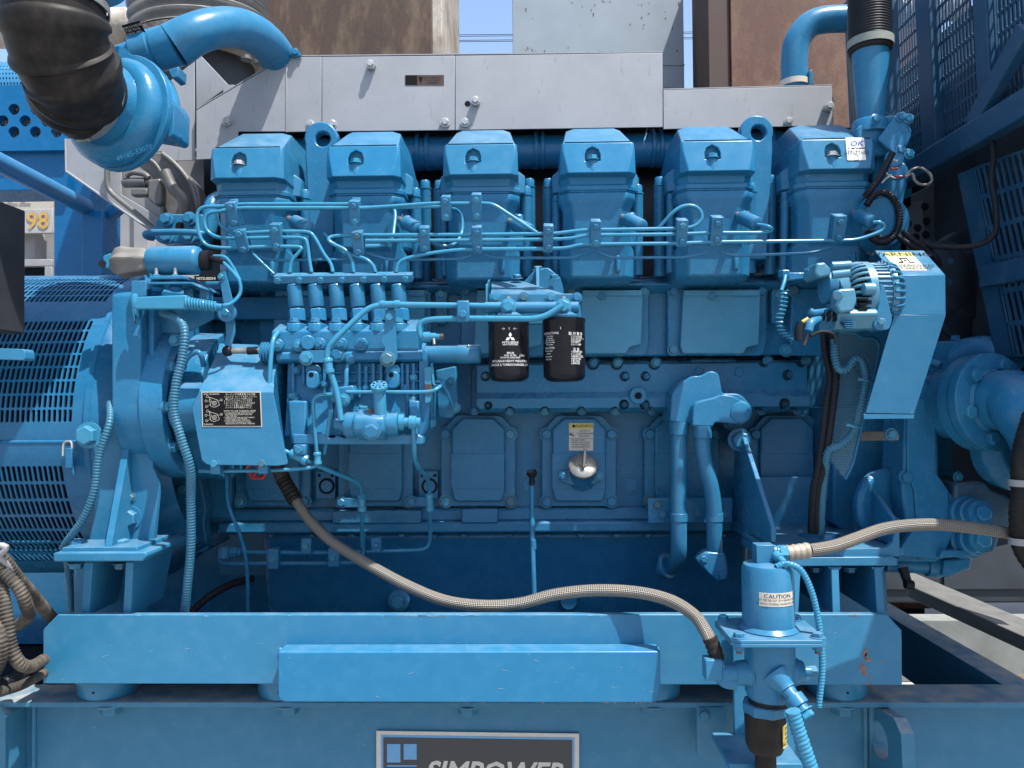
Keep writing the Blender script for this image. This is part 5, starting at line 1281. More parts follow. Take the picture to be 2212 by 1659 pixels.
# moulded seam ridges along the hose
for ang,lbl in ((215,0),(150,1)):
    pass
def ringband(t,p,dirv,r,w,mat,name,th=0.003): return part(t,name,MB().lathe(Vector(p)-Vector(dirv).normalized()*w/2,dirv,[(0,r),(0,r+th),(w,r+th),(w,r)],n=48,cap=False),mat)
ringband(ri,end+n_*0.015,n_,0.1005,0.017,M['steel'],'hose_clamp')
q=end+n_*0.015+(-b_*0.97-a_*0.05)*0.105
part(ri,'clamp_screw',MB().cyl(q-a_*0.02,q+a_*0.016,0.0065,n=10),M['steel'],0.001)
ringband(ri,V(116,8,1.62),Vector((0,0,1)),0.105,0.017,M['steel'],'hose_clamp')
part(ri,'upper_pipe',MB().tube([V(205,-60,1.75),V(232,-5,1.80)],0.05,n=28),M['blue'])
# stainless bellows with flange
bl=thing('exhaust_bellows','grey corrugated stainless exhaust bellows behind the blue elbow','bellows',V(430,130,2.62))
pts=[];rs=[]
a=V(412,-260,2.62); b=V(436,98,2.66)
N=150
for i in range(N+1):
    t_=i/N; pts.append(a.lerp(b,t_)); ph=(t_*N)%10/10
    rs.append(R(139,2.62)+0.015*math.cos(2*math.pi*ph))
part(bl,'bellows',MB().tube(pts,rs,n=64),M['bellows'])
part(bl,'flange',MB().lathe(V(440,118,2.66),(0.06,0,-1),[(0,0.2),(0.0,0.255),(0.018,0.255),(0.018,0.2)],n=56),rusty('flange_rust',(0.22,0.21,0.20),(0.05,0.04,0.03),0.1,vscale=(1,1,1),streak=40))
part(bl,'lower_flange',MB().lathe(V(441,134,2.66),(0.06,0,-1),[(0,0.2),(0.0,0.25),(0.016,0.25),(0.016,0.2)],n=56),M['tan'])
part(bl,'outlet_pipe',MB().cyl(V(442,145,2.68),V(448,290,2.68),0.17,n=40),M['lagging'])
for x,y in ((533,122),(560,131)): bolt(bl,V(x,y+8,2.45),(0,0,1),0.014,M['castgrey'],'hexw')

# ------------------------------------------------------------------ block at the left end: four-bolt plate, water pipe
fb=thing('four_bolt_flange','blue flange plate with four large bolts under the turbo bracket','flange',V(395,530,2.15))
part(fb,'plate',MB().pprism(roundpoly([(346,462),(438,462),(440,500),(425,522),(395,525),(345,525),(322,505)],5),2.16,2.20),M['cast'],0.004)
for x,y in ((361,476),(410,474),(362,514),(410,512)):
    q=V(x,y,2.16); part(fb,'washer',MB().cyl(q,q+Vector((0.002,-0.008,0)),R(15,2.16),n=24),M['blue'],0.001)
    bolt(fb,q+Vector((0.002,-0.008,0)),(-0.05,-1,0.08),R(12,2.16),M['blue'],'hex')
p=V(388,488,2.158); part(fb,'threaded_hole',MB().cyl(p,p+Vector((0,-0.001,0)),R(9,2.16),n=18),M['print'])
solo('water_pipe','blue bent pipe in front of the four-bolt flange','pipe',MB().tube(fillet([V(330,514,2.12),V(318,512,2.10),V(312,506,2.09),V(322,502,2.08),V(395,501,2.08),V(440,504,2.09),V(452,516,2.12)],0.03),R(7,2.08),n=14),M['blue'])
solo('water_elbow','large dark blue curved pipe left of the first cylinder head','pipe',MB().tube(fillet([V(372,520,2.24),V(420,540,2.24),V(452,510,2.25),V(455,440,2.26),V(470,430,2.3)],0.08,8),R(17,2.24),n=20),M['cast'])

# ------------------------------------------------------------------ governor actuator (solenoid) on its bracket
so=thing('stop_solenoid','blue cylindrical solenoid with grey rubber boot above the flywheel housing','solenoid',V(380,600,1.80))
D=1.80
part(so,'body',MB().lathe(V(322,564,D),(1,-0.02,0),[(0,0.022),(0.003,0.030),(0.012,0.034),(R(104,D),0.034),(R(112,D),0.031),(R(118,D),0.022)],n=36),M['blue'])
# pleated boot
rings=[]
for k in range(9):
    t_=k/8; x=246+78*t_; r=[0.020,0.031,0.034,0.033,0.031,0.030,0.030,0.029,0.024][k]
    c_=V(x,568-4*t_,D)
    rings.append([c_+Vector((0,math.cos(2*math.pi*i/40),math.sin(2*math.pi*i/40)))*(r*(1+(0.17*(1-t_*0.5))*math.cos(6*2*math.pi*i/40+0.6+t_*0.5))) for i in range(40)])
part(so,'rubber_boot',MB().loft(rings),M['canvas'])
part(so,'clevis',MB().pprism([(222,552),(236,547),(250,550),(250,578),(228,580),(222,570)],D-0.012,D+0.012),M['lite'],0.003)
part(so,'clevis_pin',MB().cyl(V(221,570,D-0.016),V(221,570,D+0.016),0.009,n=16),M['hose'])
part(so,'end_cap',MB().lathe(V(432,564,D),(1,0,0),[(0,0.024),(R(24,D),0.024),(R(26,D),0.020)],n=28),M['black'])
part(so,'terminal_boot',MB().tube([V(456,558,D-0.01),V(484,567,D-0.02)],[0.008,0.006],n=12),M['black'])
part(so,'sticker',MB().prism([V(364,534,D-0.005),V(383,534,D-0.005),V(380,548,D-0.031),V(362,548,D-0.031)],(0,-0.0006,0.0006)),M['cream'])
for x in (338,379):
    q=V(x,590,D-0.024); part(so,'stud',MB().cyl(q+Vector((0,0,-0.02)),q+Vector((0,0,0.012)),0.0048,n=12),M['zinc']); bolt(so,q+Vector((0,0,-0.012)),(0,0,1),0.009,M['lite'],'hexw')
part(so,'saddle',MB().pprism([(320,596),(398,594),(400,602),(325,604)],D-0.045,D+0.03),M['blue'],0.002)
part(so,'spacer_plate',MB().pprism([(318,609),(415,609),(433,619),(433,623),(412,613),(318,614)],D-0.05,D+0.06),M['blue'],0.001)
for x in (340,380): part(so,'rubber_bush',MB().lathe(V(x,606,D-0.02),(0,0,-1),[(0,0.014),(0.004,0.016),(0.012,0.012),(0.018,0.016),(0.026,0.010)],n=18),M['gen'])
for x in (406,440): part(so,'post',MB().pbox(x-10,622,x+10,648,D-0.0,D+0.03),M['blue'],0.002)
bk=thing('solenoid_bracket','welded light blue bracket with long front bar holding the solenoid','bracket',V(370,660,1.78))
part(bk,'upright',MB().pprism([(283,606),(316,606),(316,640),(290,642),(290,700),(283,664)],1.765,1.775),M['blue'],0.002)
part(bk,'bar',MB().pprism([(292,641),(402,637),(404,662),(398,668),(289,668)],1.735,1.76),M['lite'],0.003)
w=MB(); w.tube([V(290,636,1.74),V(291,650,1.738),V(290,664,1.74)],[0.008,0.0095,0.007],n=10); part(bk,'weld_bead',w,M['lite'])
part(bk,'gusset',MB().prismX([(1.765,Z_(290,668,1.765)),(1.765,Z_(290,680,1.765)),(1.90,Z_(290,740,1.9)),(1.95,Z_(290,740,1.95)),(1.95,Z_(290,668,1.9))],X_(290,690,1.765),X_(293.5,690,1.765)),M['cast'],0.001)
part(bk,'side_web',MB().pprism([(330,664),(462,664),(462,688),(405,718),(330,720)],1.86,1.866),M['blue'],0.001)
sg2=MB(); hp=[]
for k in range(200):
    t_=k/199; c_=V(403,655,1.745).lerp(V(470,662,1.75),t_); a=2*math.pi*11*t_; r=0.0125-0.0035*t_
    hp.append(c_+Vector((0,math.cos(a),math.sin(a)))*r)
part(bk,'coil_spring',MB().tube(hp,0.0027,n=6),M['lite'])
part(bk,'spring_core',MB().tube([V(404,655,1.745),V(480,664,1.75)],0.008,n=12),M['blue'])
solo('solenoid_wire','light blue wire looping from the solenoid terminal boot to the coil spring','wire',MB().tube(smooth([V(482,566,1.78),V(505,590,1.78),V(518,610,1.78),V(518,635,1.78),V(500,655,1.77),V(478,661,1.76)]),R(4,1.78),n=8),M['lite'])
solo('solenoid_wire','shorter upper wire with pale end leaving the solenoid cap','wire',MB().tube(smooth([V(462,553,1.79),V(487,556,1.78),V(505,580,1.785),V(518,605,1.785)]),R(3.4,1.78),n=8),M['lite'])
lv=thing('control_lever','flat blue control lever with round pivot behind the solenoid wires','lever',V(490,740,1.83))
part(lv,'upper_arm',MB().pprism(roundpoly([(472,590),(486,586),(502,650),(500,670),(485,670)],3),1.835,1.842),M['blue'],0.001)
part(lv,'pivot',MB().cyl(V(490,676,1.80),V(492,676,1.85),R(20,1.82),n=28),M['blue'],0.003); bolt(lv,V(489,676,1.80),(0,-1,0),R(8,1.8),M['blue'],'hexw')
part(lv,'lower_arm',MB().pprism(roundpoly([(486,690),(506,690),(507,720),(498,748),(484,746),(488,720)],3),1.835,1.842),M['blue'],0.001)
bolt(lv,V(478,598,1.834),(0,-1,0),R(6,1.8),M['lite'],'hexw')
part(lv,'name_plate',MB().pprism([(420,596),(470,596),(470,607),(420,607)],2.0,2.002),M['print']); lab(lv,'MITSUBISHI',445,602,6,1.998,M['cream'],1.0,0.0003)

# ------------------------------------------------------------------ generator with louvred cover
GA=2.27; GR=0.435; gz=Z_(150,925,1.84)
ge=thing('generator','dark blue generator with curved louvred covers at the left','generator',(-1.3,GA,gz-GR))
def gth(y,x=150):   # angle on the barrel seen at image height y
    best=None
    for k in range(-900,1001):
        th=k*0.0015; p=Vector((0,GA-GR*math.cos(th),gz+GR*math.sin(th)))
        v=CAMROT.transposed()@(p-Vector((0,0,CAMZ)))
        # x shift has little effect on the row
        py=CYP-F*v.y/(-v.z)
        if best is None or abs(py-y)<best[0]: best=(abs(py-y),th)
    return best[1]
XR_=X_(222,760,1.90); XLg=-2.0
def barrel(x,th,r=GR): return Vector((x,GA-r*math.cos(th),gz+r*math.sin(th)))
def gpanel(xa,xb,t0,t1,nu,nv,fu=0.68,fv=0.87,r=GR):
    f=lambda u,v: barrel(xa+(xb-xa)*u, t0+(t1-t0)*v, r)
    return perf(f,nu,nv,fu,fv,0.004)
def gskin(xa,xb,t0,t1,n=10,r=GR):
    mb=MB()
    for k in range(n):
        a=t0+(t1-t0)*k/n; b=t0+(t1-t0)*(k+1)/n
        mb.add([barrel(xa,a,r),barrel(xb,a,r),barrel(xb,b,r),barrel(xa,b,r)],[(0,1,2,3)])
    return mb
t_top0=gth(682); t_top1=gth(642); tA=gth(906); tB=gth(600)
xs1=X_(205,700,1.93); nu=26; pit=(xs1-(xs1-26*0.0128))/26
xs0=xs1-46*0.0128
# main louvre field + solid margins
def panel_slots(mb_list): pass
covU=merge(gpanel(xs0,xs1,tA,t_top0,46,8))
part(ge,'louvre_panel',covU,M['gen'])
for a_1 in ((xs1,XR_,tA,t_top0,12),(XLg,xs0,tA,t_top0,12),(XLg,XR_,t_top0,t_top1,6),(XLg,XR_,gth(948),tA,4)): part(ge,'cover_skin',gskin(*a_1),M['gen'])
xu1=X_(248,640,2.0)
tq=t_top1; tr=t_top1+0.36
covT=gpanel(xs0,xu1-0.012,tq,tr,46,5); part(ge,'top_louvre_panel',covT,M['gen'])
for a_1 in ((xu1-0.012,XR_,tq,tr,8),(XLg,xs0,tq,tr,8),(XLg,XR_,tr,2.4,16)): part(ge,'top_skin',gskin(*a_1),M['gen'])
# lower cover, slightly proud, with latch
tC=gth(948); tD=gth(996); tE=gth(1205)
for a_1 in ((XLg,XR_,tD,tC,4,GR+0.006),(XLg,XR_,tE-0.2,tE,5,GR+0.006)): part(ge,'lower_skin',gskin(*a_1),M['gen'])
xl1=X_(142,1000,1.85)
part(ge,'lower_louvre_panel',gpanel(xl1-40*0.0128,xl1,tE,tD,40,7,r=GR+0.006),M['gen'])
for a_1 in ((xl1,XR_,tE,tD,8,GR+0.006),(XLg,xl1-40*0.0128,tE,tD,8,GR+0.006)): part(ge,'lower_skin',gskin(*a_1),M['gen'])
part(ge,'cover_lip',merge(*[MB().tube([barrel(XLg,t,GR+0.003),barrel(XR_,t,GR+0.003)],0.005,n=8) for t in (tC,)]),M['gen'])
part(ge,'stator_core',MB().cyl((XLg,GA,gz),(XR_-0.02,GA,gz),GR-0.07,n=48),M['dark'])
part(ge,'end_bell',MB().lathe((XR_-0.006,GA,gz),(1,0,0),[(0,GR+0.009),(0.012,GR+0.009),(0.016,GR+0.002),(0.05,GR-0.012),(0.10,GR-0.05),(0.16,GR-0.08)],n=72,cap=False),M['gen'])
lt=part(ge,'latch',MB().pprism([(138,993),(157,993),(160,1090-60),(152,1018+0),(140,1016)],1.815,1.825),M['gen'],0.002)
part(lt,'latch_loop',MB().tube(fillet([V(136,985,1.818),V(137,955,1.82),(V(155,952,1.82)),V(156,985,1.818)],0.01),0.0025,n=8),M['zinc'])
part(lt,'latch_lever',MB().pprism([(140,968),(155,968),(155,1012),(140,1012)],1.808,1.8145),M['gen'],0.002)
# control box corner and handle at the far left edge
solo('control_box','black control box at the left edge in front of the generator','control box',MB().bb(-1.7,X_(55,590,1.75),1.36,1.75,Z_(55,722,1.75),Z_(55,455,1.75)),plain('box_black',(0.022,0.022,0.026),0.55,0,0.25,9,0.2,60),0.004)
solo('cover_handle','short light blue bar poking in at the left edge','bar',MB().pprism(roundpoly([(-80,750),(50,754),(54,760),(54,775),(50,778),(-80,774)],3),1.50,1.53),M['frame'],0.003)

# ------------------------------------------------------------------ flywheel housing
fhx0=X_(242,850,1.79); fhx1=X_(318,850,1.79)
fw_=thing('flywheel_housing','rough blue cast flywheel housing with bolted rim beside the generator','flywheel housing',V(300,1010,1.95))
zt=Z_(280,640,1.80); zA=Z_(280,880,1.79); zB=Z_(340,1010,1.93)
prof=[(2.25,zt+0.06),(1.80,zt+0.02),(1.785,zt)]
for k in range(0,13):
    a=rad(90*k/12); prof.append((1.785+0.17*(1-math.cos(a)), zA-(zA-zB)*math.sin(a)))
prof+=[(2.25,zB)]
part(fw_,'housing',MB().prismX(prof,fhx0,fhx0+0.07),M['cast'],0.006)
prof2=[(y+0.03,z+(0.012 if z<zA else 0)) for y,z in prof]
part(fw_,'inner_face',MB().prismX(prof2,fhx0+0.0705,fhx0+0.085),M['castdk'],0.004)
prof3=[(y+0.005,z) for y,z in prof]
rim=[]
Xr0=fhx0+0.0855; Xr1=Xr0+0.022
ryc=1.785+0.19; rzc=Z_(320,868,1.80)
def arcpt(a,r): return (ryc-r*math.cos(a), rzc+r*math.sin(a))
outer=[(y+0.0,z) for y,z in prof[1:-1]]; 
rg=[]
for k in range(-34,27):
    a=rad(k*3); p1=arcpt(a,0.195); p2=arcpt(a,0.160)
    rg.append([Vector((Xr0-0.02,p1[0],p1[1])),Vector((Xr1+0.012,p1[0]+0.004,p1[1])),Vector((Xr1+0.012,p2[0],p2[1])),Vector((Xr0-0.02,p2[0],p2[1]))])
part(fw_,'rim',MB().loft(rg),M['cast'],0.003)
for ak in (-68,-38,-4,28,58):
    p_=arcpt(rad(ak),0.176); q=Vector((Xr1+0.013,p_[0],p_[1])); part(fw_,'bolt_boss',MB().cyl(q+Vector((-0.04,0,0)),q,0.016,n=18),M['cast'],0.003); bolt(fw_,q,(1,0,0),0.012,M['blue'],'hexw')
part(fw_,'hub_drum',MB().cyl((fhx0+0.086,2.1,zA),(fhx0+0.16,2.1,zA),0.2,n=48),M['castdk'],0.004)
bolt(fw_,V(378,735,1.82),(0,-1,0.1),R(10,1.8),M['blue'],'hexw')
# turning shaft drum behind cover
part(fw_,'pinion_barrel',MB().cyl(V(385,880,1.86),V(470,880,1.86),R(55,1.86),n=36),M['cast'],0.004)
solo('small_hook_pipe','thin blue hooked pipe above the turning gear cover','pipe',MB().tube(fillet([V(396,800,1.83),V(400,775,1.83),V(425,757,1.83),V(436,768,1.83),V(440,790,1.85)],0.03),R(6,1.83),n=12),M['blue'])

# ------------------------------------------------------------------ left engine foot
D=1.84
lf=thing('mounting_bracket','blue welded engine mounting bracket at the left standing on a slotted pedestal','bracket',V(230,1325,1.86))
part(lf,'side_plate',MB().pprism([(190,920),(330,920),(330,1010),(344,1040),(332,1172),(300,1182),(190,1182),(205,1100)],D,D+0.016),M['blue'],0.002)
part(lf,'weld_strip',MB().pbox(268,935,276,1160,D-0.005,D),M['bluech'],0.001)
part(lf,'gusset',MB().prismX([(D,Z_(200,930,D)),(D-0.09,Z_(200,1180,D-0.09)),(D,Z_(200,1180,D))],X_(226,1180,D-0.09),X_(230,1180,D-0.09)+0.012),M['blue'],0.001)
part(lf,'base_plate',MB().pprism([(133,1183),(296,1181),(298,1193),(133,1194)],D-0.10,D+0.06),M['blue'],0.002)
part(lf,'top_plate',MB().pprism([(115,1194.5),(315,1193),(317,1202),(307,1213),(115,1214)],D-0.115,D+0.11),M['frame'],0.003)
for x in (165,261): bolt(lf,V(x,1181,D-0.05),(0,0,1),0.0175,M['blue'],'hexw'); bolt(lf,V(x,1215,D-0.07),(0,0,-1),0.0145,M['blue'],'hexw')
bolt(lf,V(282,1118,D),(0,-1,0),0.021,M['blue'],'hexw'); bolt(lf,V(193,940,D-0.02),(0,-1,0),0.0235,M['blue'],'hexw'); bolt(lf,V(283,1075,D),(0,-1,0),0.009,M['blue'],'hexw')
def leg(t,x0,x1,xb0,xb1,dt,db,dback,mat): # sloped rib plate whose front edge flares forward to the bottom
    part(t,'pedestal_leg',MB().loft([[V(x0,1214.5,dt),V(x1,1214.5,dt),V(x1,1214.5,dt)+Vector((0,dback-dt,0)),V(x0,1214.5,dt)+Vector((0,dback-dt,0))],[V(xb0,1330,db),V(xb1,1330,db),V(xb1,1330,db)+Vector((0,dback-db,0)),V(xb0,1330,db)+Vector((0,dback-db,0))]]),mat,0.002)
leg(lf,183,200,175,192,D-0.10,D-0.06,D+0.06,M['frame']); leg(lf,271,288,265,282,D-0.10,D-0.06,D+0.10,M['frame'])
part(lf,'pedestal_back',MB().pbox(160,1214.5,318,1326,D+0.065,D+0.075),M['frame'],0.002)
# inner casting plates behind (starter side)
ip=thing('end_plate_casting','dark blue end plate with bolts behind the conduit','end plate',V(390,1180,2.2))
part(ip,'plate',MB().pprism(roundpoly([(330,1030),(346,1018),(430,1018),(445,1100),(440,1130),(450,1190),(400,1200),(334,1150)],8),2.18,2.22),M['castdk'],0.003)
for x,y in ((340,1037),(347,1138),(395,1055),(378,1156)): bolt(ip,V(x,y,2.18),(0,-1,0),R(10,2.18),M['cast'],'hexw')
part(ip,'plug_disc',MB().cyl(V(397,1150,2.16),V(399,1150,2.18),R(22,2.16),n=24),M['castgrey'],0.003)
part(ip,'side_wall',MB().pbox(425,940,500,1120,2.24,2.3),M['castdk'],0.004)

# conduits at the left
def cond(label,pts,px,mat,name='conduit',group='corrugated conduits',pitch=0.0070,n=8,depth=0.15):
    P=smooth([V(*p) for p in pts],10); r=R(px,pts[0][2])
    return solo(name,label,'conduit',corrug(P,r,pitch,r*depth,n=14),M[mat],group=group,ang=60)
bluecond=paint('conduit_blue',(0.026,0.115,0.185),0.4,dust_amt=0.15); M['bluecond']=bluecond
cond('long blue corrugated conduit hanging in front of the flywheel housing',[(352,676,1.80),(378,685,1.76),(398,712,1.74),(394,770,1.735),(380,830,1.73),(376,890,1.73),(392,950,1.735),(410,1010,1.75),(412,1080,1.78),(412,1180,1.80),(404,1270,1.82),(398,1330,1.84)],9.8,'bluecond')
cond('blue corrugated conduit along the left engine foot',[(238,870,1.80),(236,915,1.77),(214,985,1.765),(203,1060,1.765),(180,1120,1.77),(148,1165,1.78),(136,1185,1.80)],8.3,'bluecond')
cond('thin dark blue conduit behind the left pedestal',[(145,1200,1.96),(150,1260,1.97),(156,1340,1.98)],8,'bluecond')
for i,(pts,px,lb) in enumerate((
  ([(-700,1290,1.5),(-300,1120,1.53),(-60,1150,1.55),(0,1200,1.57),(40,1250,1.62),(75,1290,1.7),(112,1335,1.8)],15,'dusty grey conduit, topmost of the bundle at the lower left'),
  ([(-700,1400,1.52),(-300,1230,1.54),(-40,1210,1.56),(5,1235,1.57),(40,1270,1.58),(58,1310,1.60),(62,1330,1.66),(40,1350,1.75)],14.5,'dusty grey conduit curling down in the lower left bundle'),
  ([(-700,1450,1.6),(-260,1190,1.6),(-60,1180,1.6),(-8,1240,1.58),(12,1320,1.57),(22,1390,1.57),(40,1430,1.58),(66,1440,1.62),(94,1425,1.72)],14,'dusty grey conduit sweeping to the base beam end'),
  ([(-700,1480,1.5),(-300,1370,1.52),(-60,1330,1.53),(-14,1350,1.53),(2,1390,1.53),(-6,1440,1.54),(-50,1460,1.55),(-300,1500,1.56),(-700,1600,1.56)],15,'dusty conduit cut by the left edge of the picture'),
  ([(-700,1640,1.58),(-60,1500,1.6),(0,1478,1.62),(50,1455,1.68),(105,1420,1.8)],13,'dark conduit rising behind the base beam corner'),
  ([(-700,1680,1.54),(-60,1510,1.56),(0,1494,1.60),(50,1478,1.66),(110,1445,1.80)],12,'taped conduit, lowest of the bundle at lower left'))):
    cond(lb,pts,px,'dustyhose' if i!=4 else 'hose',name='cable_conduit',group='dusty conduits at lower left',pitch=0.0078)
solo('white_cable','pale cable lying over the dusty conduits at lower left','cable',MB().tube(smooth([V(-600,1260,1.52),V(-40,1180,1.55),V(0,1205,1.56),V(30,1240,1.6),V(60,1280,1.68)]),R(7,1.55),n=12),M['contgrey'])
# ------------------------------------------------------------------ oil pump casting and down pipes
D=2.08
oi=thing('oil_outlet_casting','blue double outlet casting on the cooler cover feeding two pipes','casting',V(1530,920,D))
part(oi,'flange',MB().pprism(roundpoly([(1492,776),(1590,776),(1624,840),(1628,880),(1600,905),(1492,900)],[6,6,14,14,10,6]),2.20,2.232),M['cast'],0.004)
part(oi,'main_body',MB().pprism(roundpoly([(1451,850),(1468,830),(1494,812),(1515,812),(1535,800),(1553,806),(1560,850),(1600,850),(1626,880),(1622,905),(1600,917),(1545,910),(1490,915),(1447,912)],[6,8,8,8,10,10,8,14,16,10,10,8,6,6]),D,2.20),M['cast'],0.014,seg=4)
part(oi,'second_body',MB().pprism(roundpoly([(1495,920),(1497,880),(1506,868),(1548,858),(1560,852),(1590,856),(1615,880),(1610,905),(1595,916),(1545,912),(1540,922)],[4,8,8,8,4,14,14,10,8,6,4]),D-0.04,D+0.02),M['cast'],0.008,seg=3)
p=V(1601,891,D-0.045); part(oi,'pump_boss',MB().lathe(p+Vector((0,0.05,0)),(0,-1,0),[(0,0.034),(0.035,0.032),(0.048,0.026),(0.05,0.02)],n=28),M['cast'])
for x,y in ((1508,804),(1594,804),(1578,914)): bolt(oi,V(x,y,2.199),(0,-1,0),R(11,2.2),M['cast'],'hexw')
def bigpipe(label,pts,px,collar):
    t=thing('oil_down_pipe',label,'pipe',V(pts[-1][0],pts[-1][1],pts[-1][2]),'oil pipes to the pan')
    P=[V(*q) for q in pts]; d=pts[0][2]
    part(t,'tube',MB().tube(fillet(P,0.07,8),R(px,d),n=24),M['blue'])
    part(t,'collar',MB().lathe(P[0]+Vector((0,0,0.004)),(0,0,-1),[(0,R(px+3,d)),(R(26,d),R(px+3,d)),(R(27,d),R(px,d))],n=24),M['blue'])
    return t
t=bigpipe('left oil pipe running straight down from the double casting',[(1466,915,2.09),(1466,1160,2.09),(1466,1200,2.10),(1452,1226,2.16),(1430,1232,2.2)],17.5,1)
part(t,'foot_flange',MB().lathe(V(1445,1222,2.16),(-0.6,0.6,-0.2),[(0,0.036),(0.014,0.036)],n=20),M['cast'],0.003)
t=bigpipe('right oil pipe with a kink running down to the pan flange',[(1517,923,2.06),(1517,985,2.06),(1543,1075,2.07),(1543,1205,2.08),(1543,1225,2.12)],17,1)
part(t,'foot_flange',MB().pprism(roundpoly([(1505,1212),(1525,1192),(1566,1194),(1570,1212),(1573,1245),(1552,1258),(1530,1240)],6),2.06,2.11),M['cast'],0.005)
bolt(t,V(1520,1207,2.06),(0,-1,0),R(8,2),M['cast'],'hexw'); bolt(t,V(1560,1243,2.06),(0,-1,0),R(8,2),M['cast'],'hexw')
ps=thing('oil_pipe_bracket','flat blue bracket with bolts clamping both oil pipes','bracket',V(1490,1125,2.13))
part(ps,'plate',MB().pbox(1400,1076,1582,1130,2.15,2.158),M['cast'],0.002)
for x,y in ((1420,1090),(1431,1110),(1506,1108),(1563,1110)): bolt(ps,V(x,y,2.15),(0,-1,0),R(8.5,2.1),M['blue'],'hexw')
part(ps,'strap',MB().lathe(V(1466,1108,2.09),(0,0,-1),[(0,R(19,2.09)),(0.022,R(19,2.09))],n=24),M['blue'],0.001); part(ps,'strap',MB().lathe(V(1543,1108,2.075),(0,0,-1),[(0,R(18.6,2.09)),(0.022,R(18.6,2.09))],n=24),M['blue'],0.001)
# ------------------------------------------------------------------ right engine mount
rm=thing('engine_mount','blue welded engine mount with sloping gussets at the right','engine mount',V(1800,1325,1.9))
XG=V(1665,1170,1.86).x
def yzx(x,y,X):
    v=V(x,y,1.0)-Vector((0,0,CAMZ)); k=X/v.x; return (v.y*k,CAMZ+v.z*k)
g1=[yzx(1586,945,XG),yzx(1604,945,XG),yzx(1666,1140,XG),yzx(1666,1172,XG),yzx(1583,1142,XG)]
part(rm,'gusset',MB().prismX(g1,XG,XG+0.012),M['cast'],0.002)
bolt(rm,V(1597,950,2.12),(0,-1,0),0.0235,M['cast'],'hexw')
part(rm,'bolt_lug',MB().cyl(V(1597,950,2.125),V(1597,950,2.30),0.032,n=24),M['castdk'],0.003)
X2=V(1941,1128,1.86).x
g2=[yzx(1868,1036,X2),yzx(1880,1038,X2),yzx(1941,1124,X2),yzx(1942,1180,X2),yzx(1868,1150,X2)]
part(rm,'gusset',MB().prismX(g2,X2-0.012,X2),M['cast'],0.002)
zt=Z_(1800,1186,1.845)
bp=part(rm,'base_plate',MB().bb(XG-0.005,X2+0.005,1.845,2.2,zt-0.014,zt),M['frame'],0.002)
hc=V(1772,1145,2.0); hy,hz=2.02,zt
bool_cut(bp,MB().cyl((V(1772,1143,2.02).x,2.02,zt-0.1),(V(1772,1143,2.02).x,2.02,zt+0.1),0.055,n=28))
part(rm,'back_plate',MB().bb(XG+0.0125,X2-0.0125,2.2005,2.215,zt-0.014,Z_(1800,1030,2.2)),M['castdk'],0.002)
part(rm,'front_lip',MB().prism([V(x,y,1.832) for x,y in roundpoly([(1664,1178),(1690,1190),(1915,1184),(1928,1172),(1940,1120),(1943,1120),(1943,1202),(1664,1204)],3)],(0,0.012,0)),M['frame'],0.002)
bolt(rm,V(1788,1168,1.9),(0,0,1),0.017,M['frame'],'hexw')
part(rm,'pad',MB().pprism([(1672,1204.5),(1928,1203),(1939,1206),(1939,1222),(1672,1224)],1.82,2.1),M['frame'],0.002)
for xa,xb in ((1722,1717),(1804,1808),(1897,1904)):
    part(rm,'pedestal_leg',MB().loft([[V(xa-8,1224.5,1.825),V(xa+8,1224.5,1.825),V(xa+8,1224.5,1.825)+Vector((0,0.25,0)),V(xa-8,1224.5,1.825)+Vector((0,.25,0))],[V(xb-10,1329,1.80),V(xb+8,1329,1.80),V(xb+8,1329,1.80)+Vector((0,.28,0)),V(xb-10,1329,1.80)+Vector((0,.28,0))]]),M['frame'],0.002)
    part(rm,'leg_fillet',MB().pprism([(xa-15,1224.3),(xa+15,1224.3),(xa+8.5,1234),(xa-8.5,1234)],1.827,1.84),M['frame'],0.001)
part(rm,'pedestal_back',MB().pbox(1705,1224.5,1915,1330,2.04,2.05),M['frame'])
for x in (1762,1836,1890): bolt(rm,V(x,1224,1.88),(0,0,-1),0.013,M['frame'],'hexw')
# ------------------------------------------------------------------ front gear case column at the right
D=1.93
gcz=thing('gear_case','tall folded blue gear case column at the right of the engine','gear case',V(2000,1210,D))
part(gcz,'column',MB().pprism([(1955,900),(1988,805),(2026,860),(2028,1040),(2066,1075),(2068,1190),(2022,1215),(1936,1215),(1958,1140),(1948,1060),(1952,1000)],D,D+0.12),M['cast'],0.006)
part(gcz,'face_plate',MB().pprism([(1960,862),(2022,862),(2022,1020),(2050,1060),(2052,1205),(1985,1210),(1975,1060),(1960,1020)],D-0.008,D-0.0005),M['cast'],0.003)
part(gcz,'lower_plate',MB().pprism([(1935,1200),(1976,1140),(2062,1145),(2036,1208)],D-0.03,D-0.009),M['cast'],0.003)
bolt(gcz,V(1957,1030,D),(0,-1,0),R(12,D),M['blue'],'hexw'); bolt(gcz,V(2068,1030,D+0.02),(0.3,-1,0),R(9,D),M['blue'],'hexw')
part(gcz,'rear_case',MB().pprism([(1800,880),(2060,880),(2060,1210),(1900,1210),(1800,1130)],2.12,2.3),M['castdk'],0.006)
part(gcz,'front_housing',MB().pbox(1790,340,1975,879,2.36,2.55),M['castdk'],0.006)
part(gcz,'pulley_rim',MB().lathe(V(1900,1090,2.02),(0.35,-0.9,0),[(0,0.09),(0.02,0.095),(0.03,0.085)],n=40),M['castdk'],0.003)
part(gcz,'strap',MB().pbox(1858,931,1942,952,1.86,1.866),plain('dull_strap',(0.083,0.077,0.070),0.6,0.2,0.2,30,0.1),0.002); bolt(gcz,V(1925,938,1.858),(0,-1,0),R(10,1.85),M['blue'],'hexw')
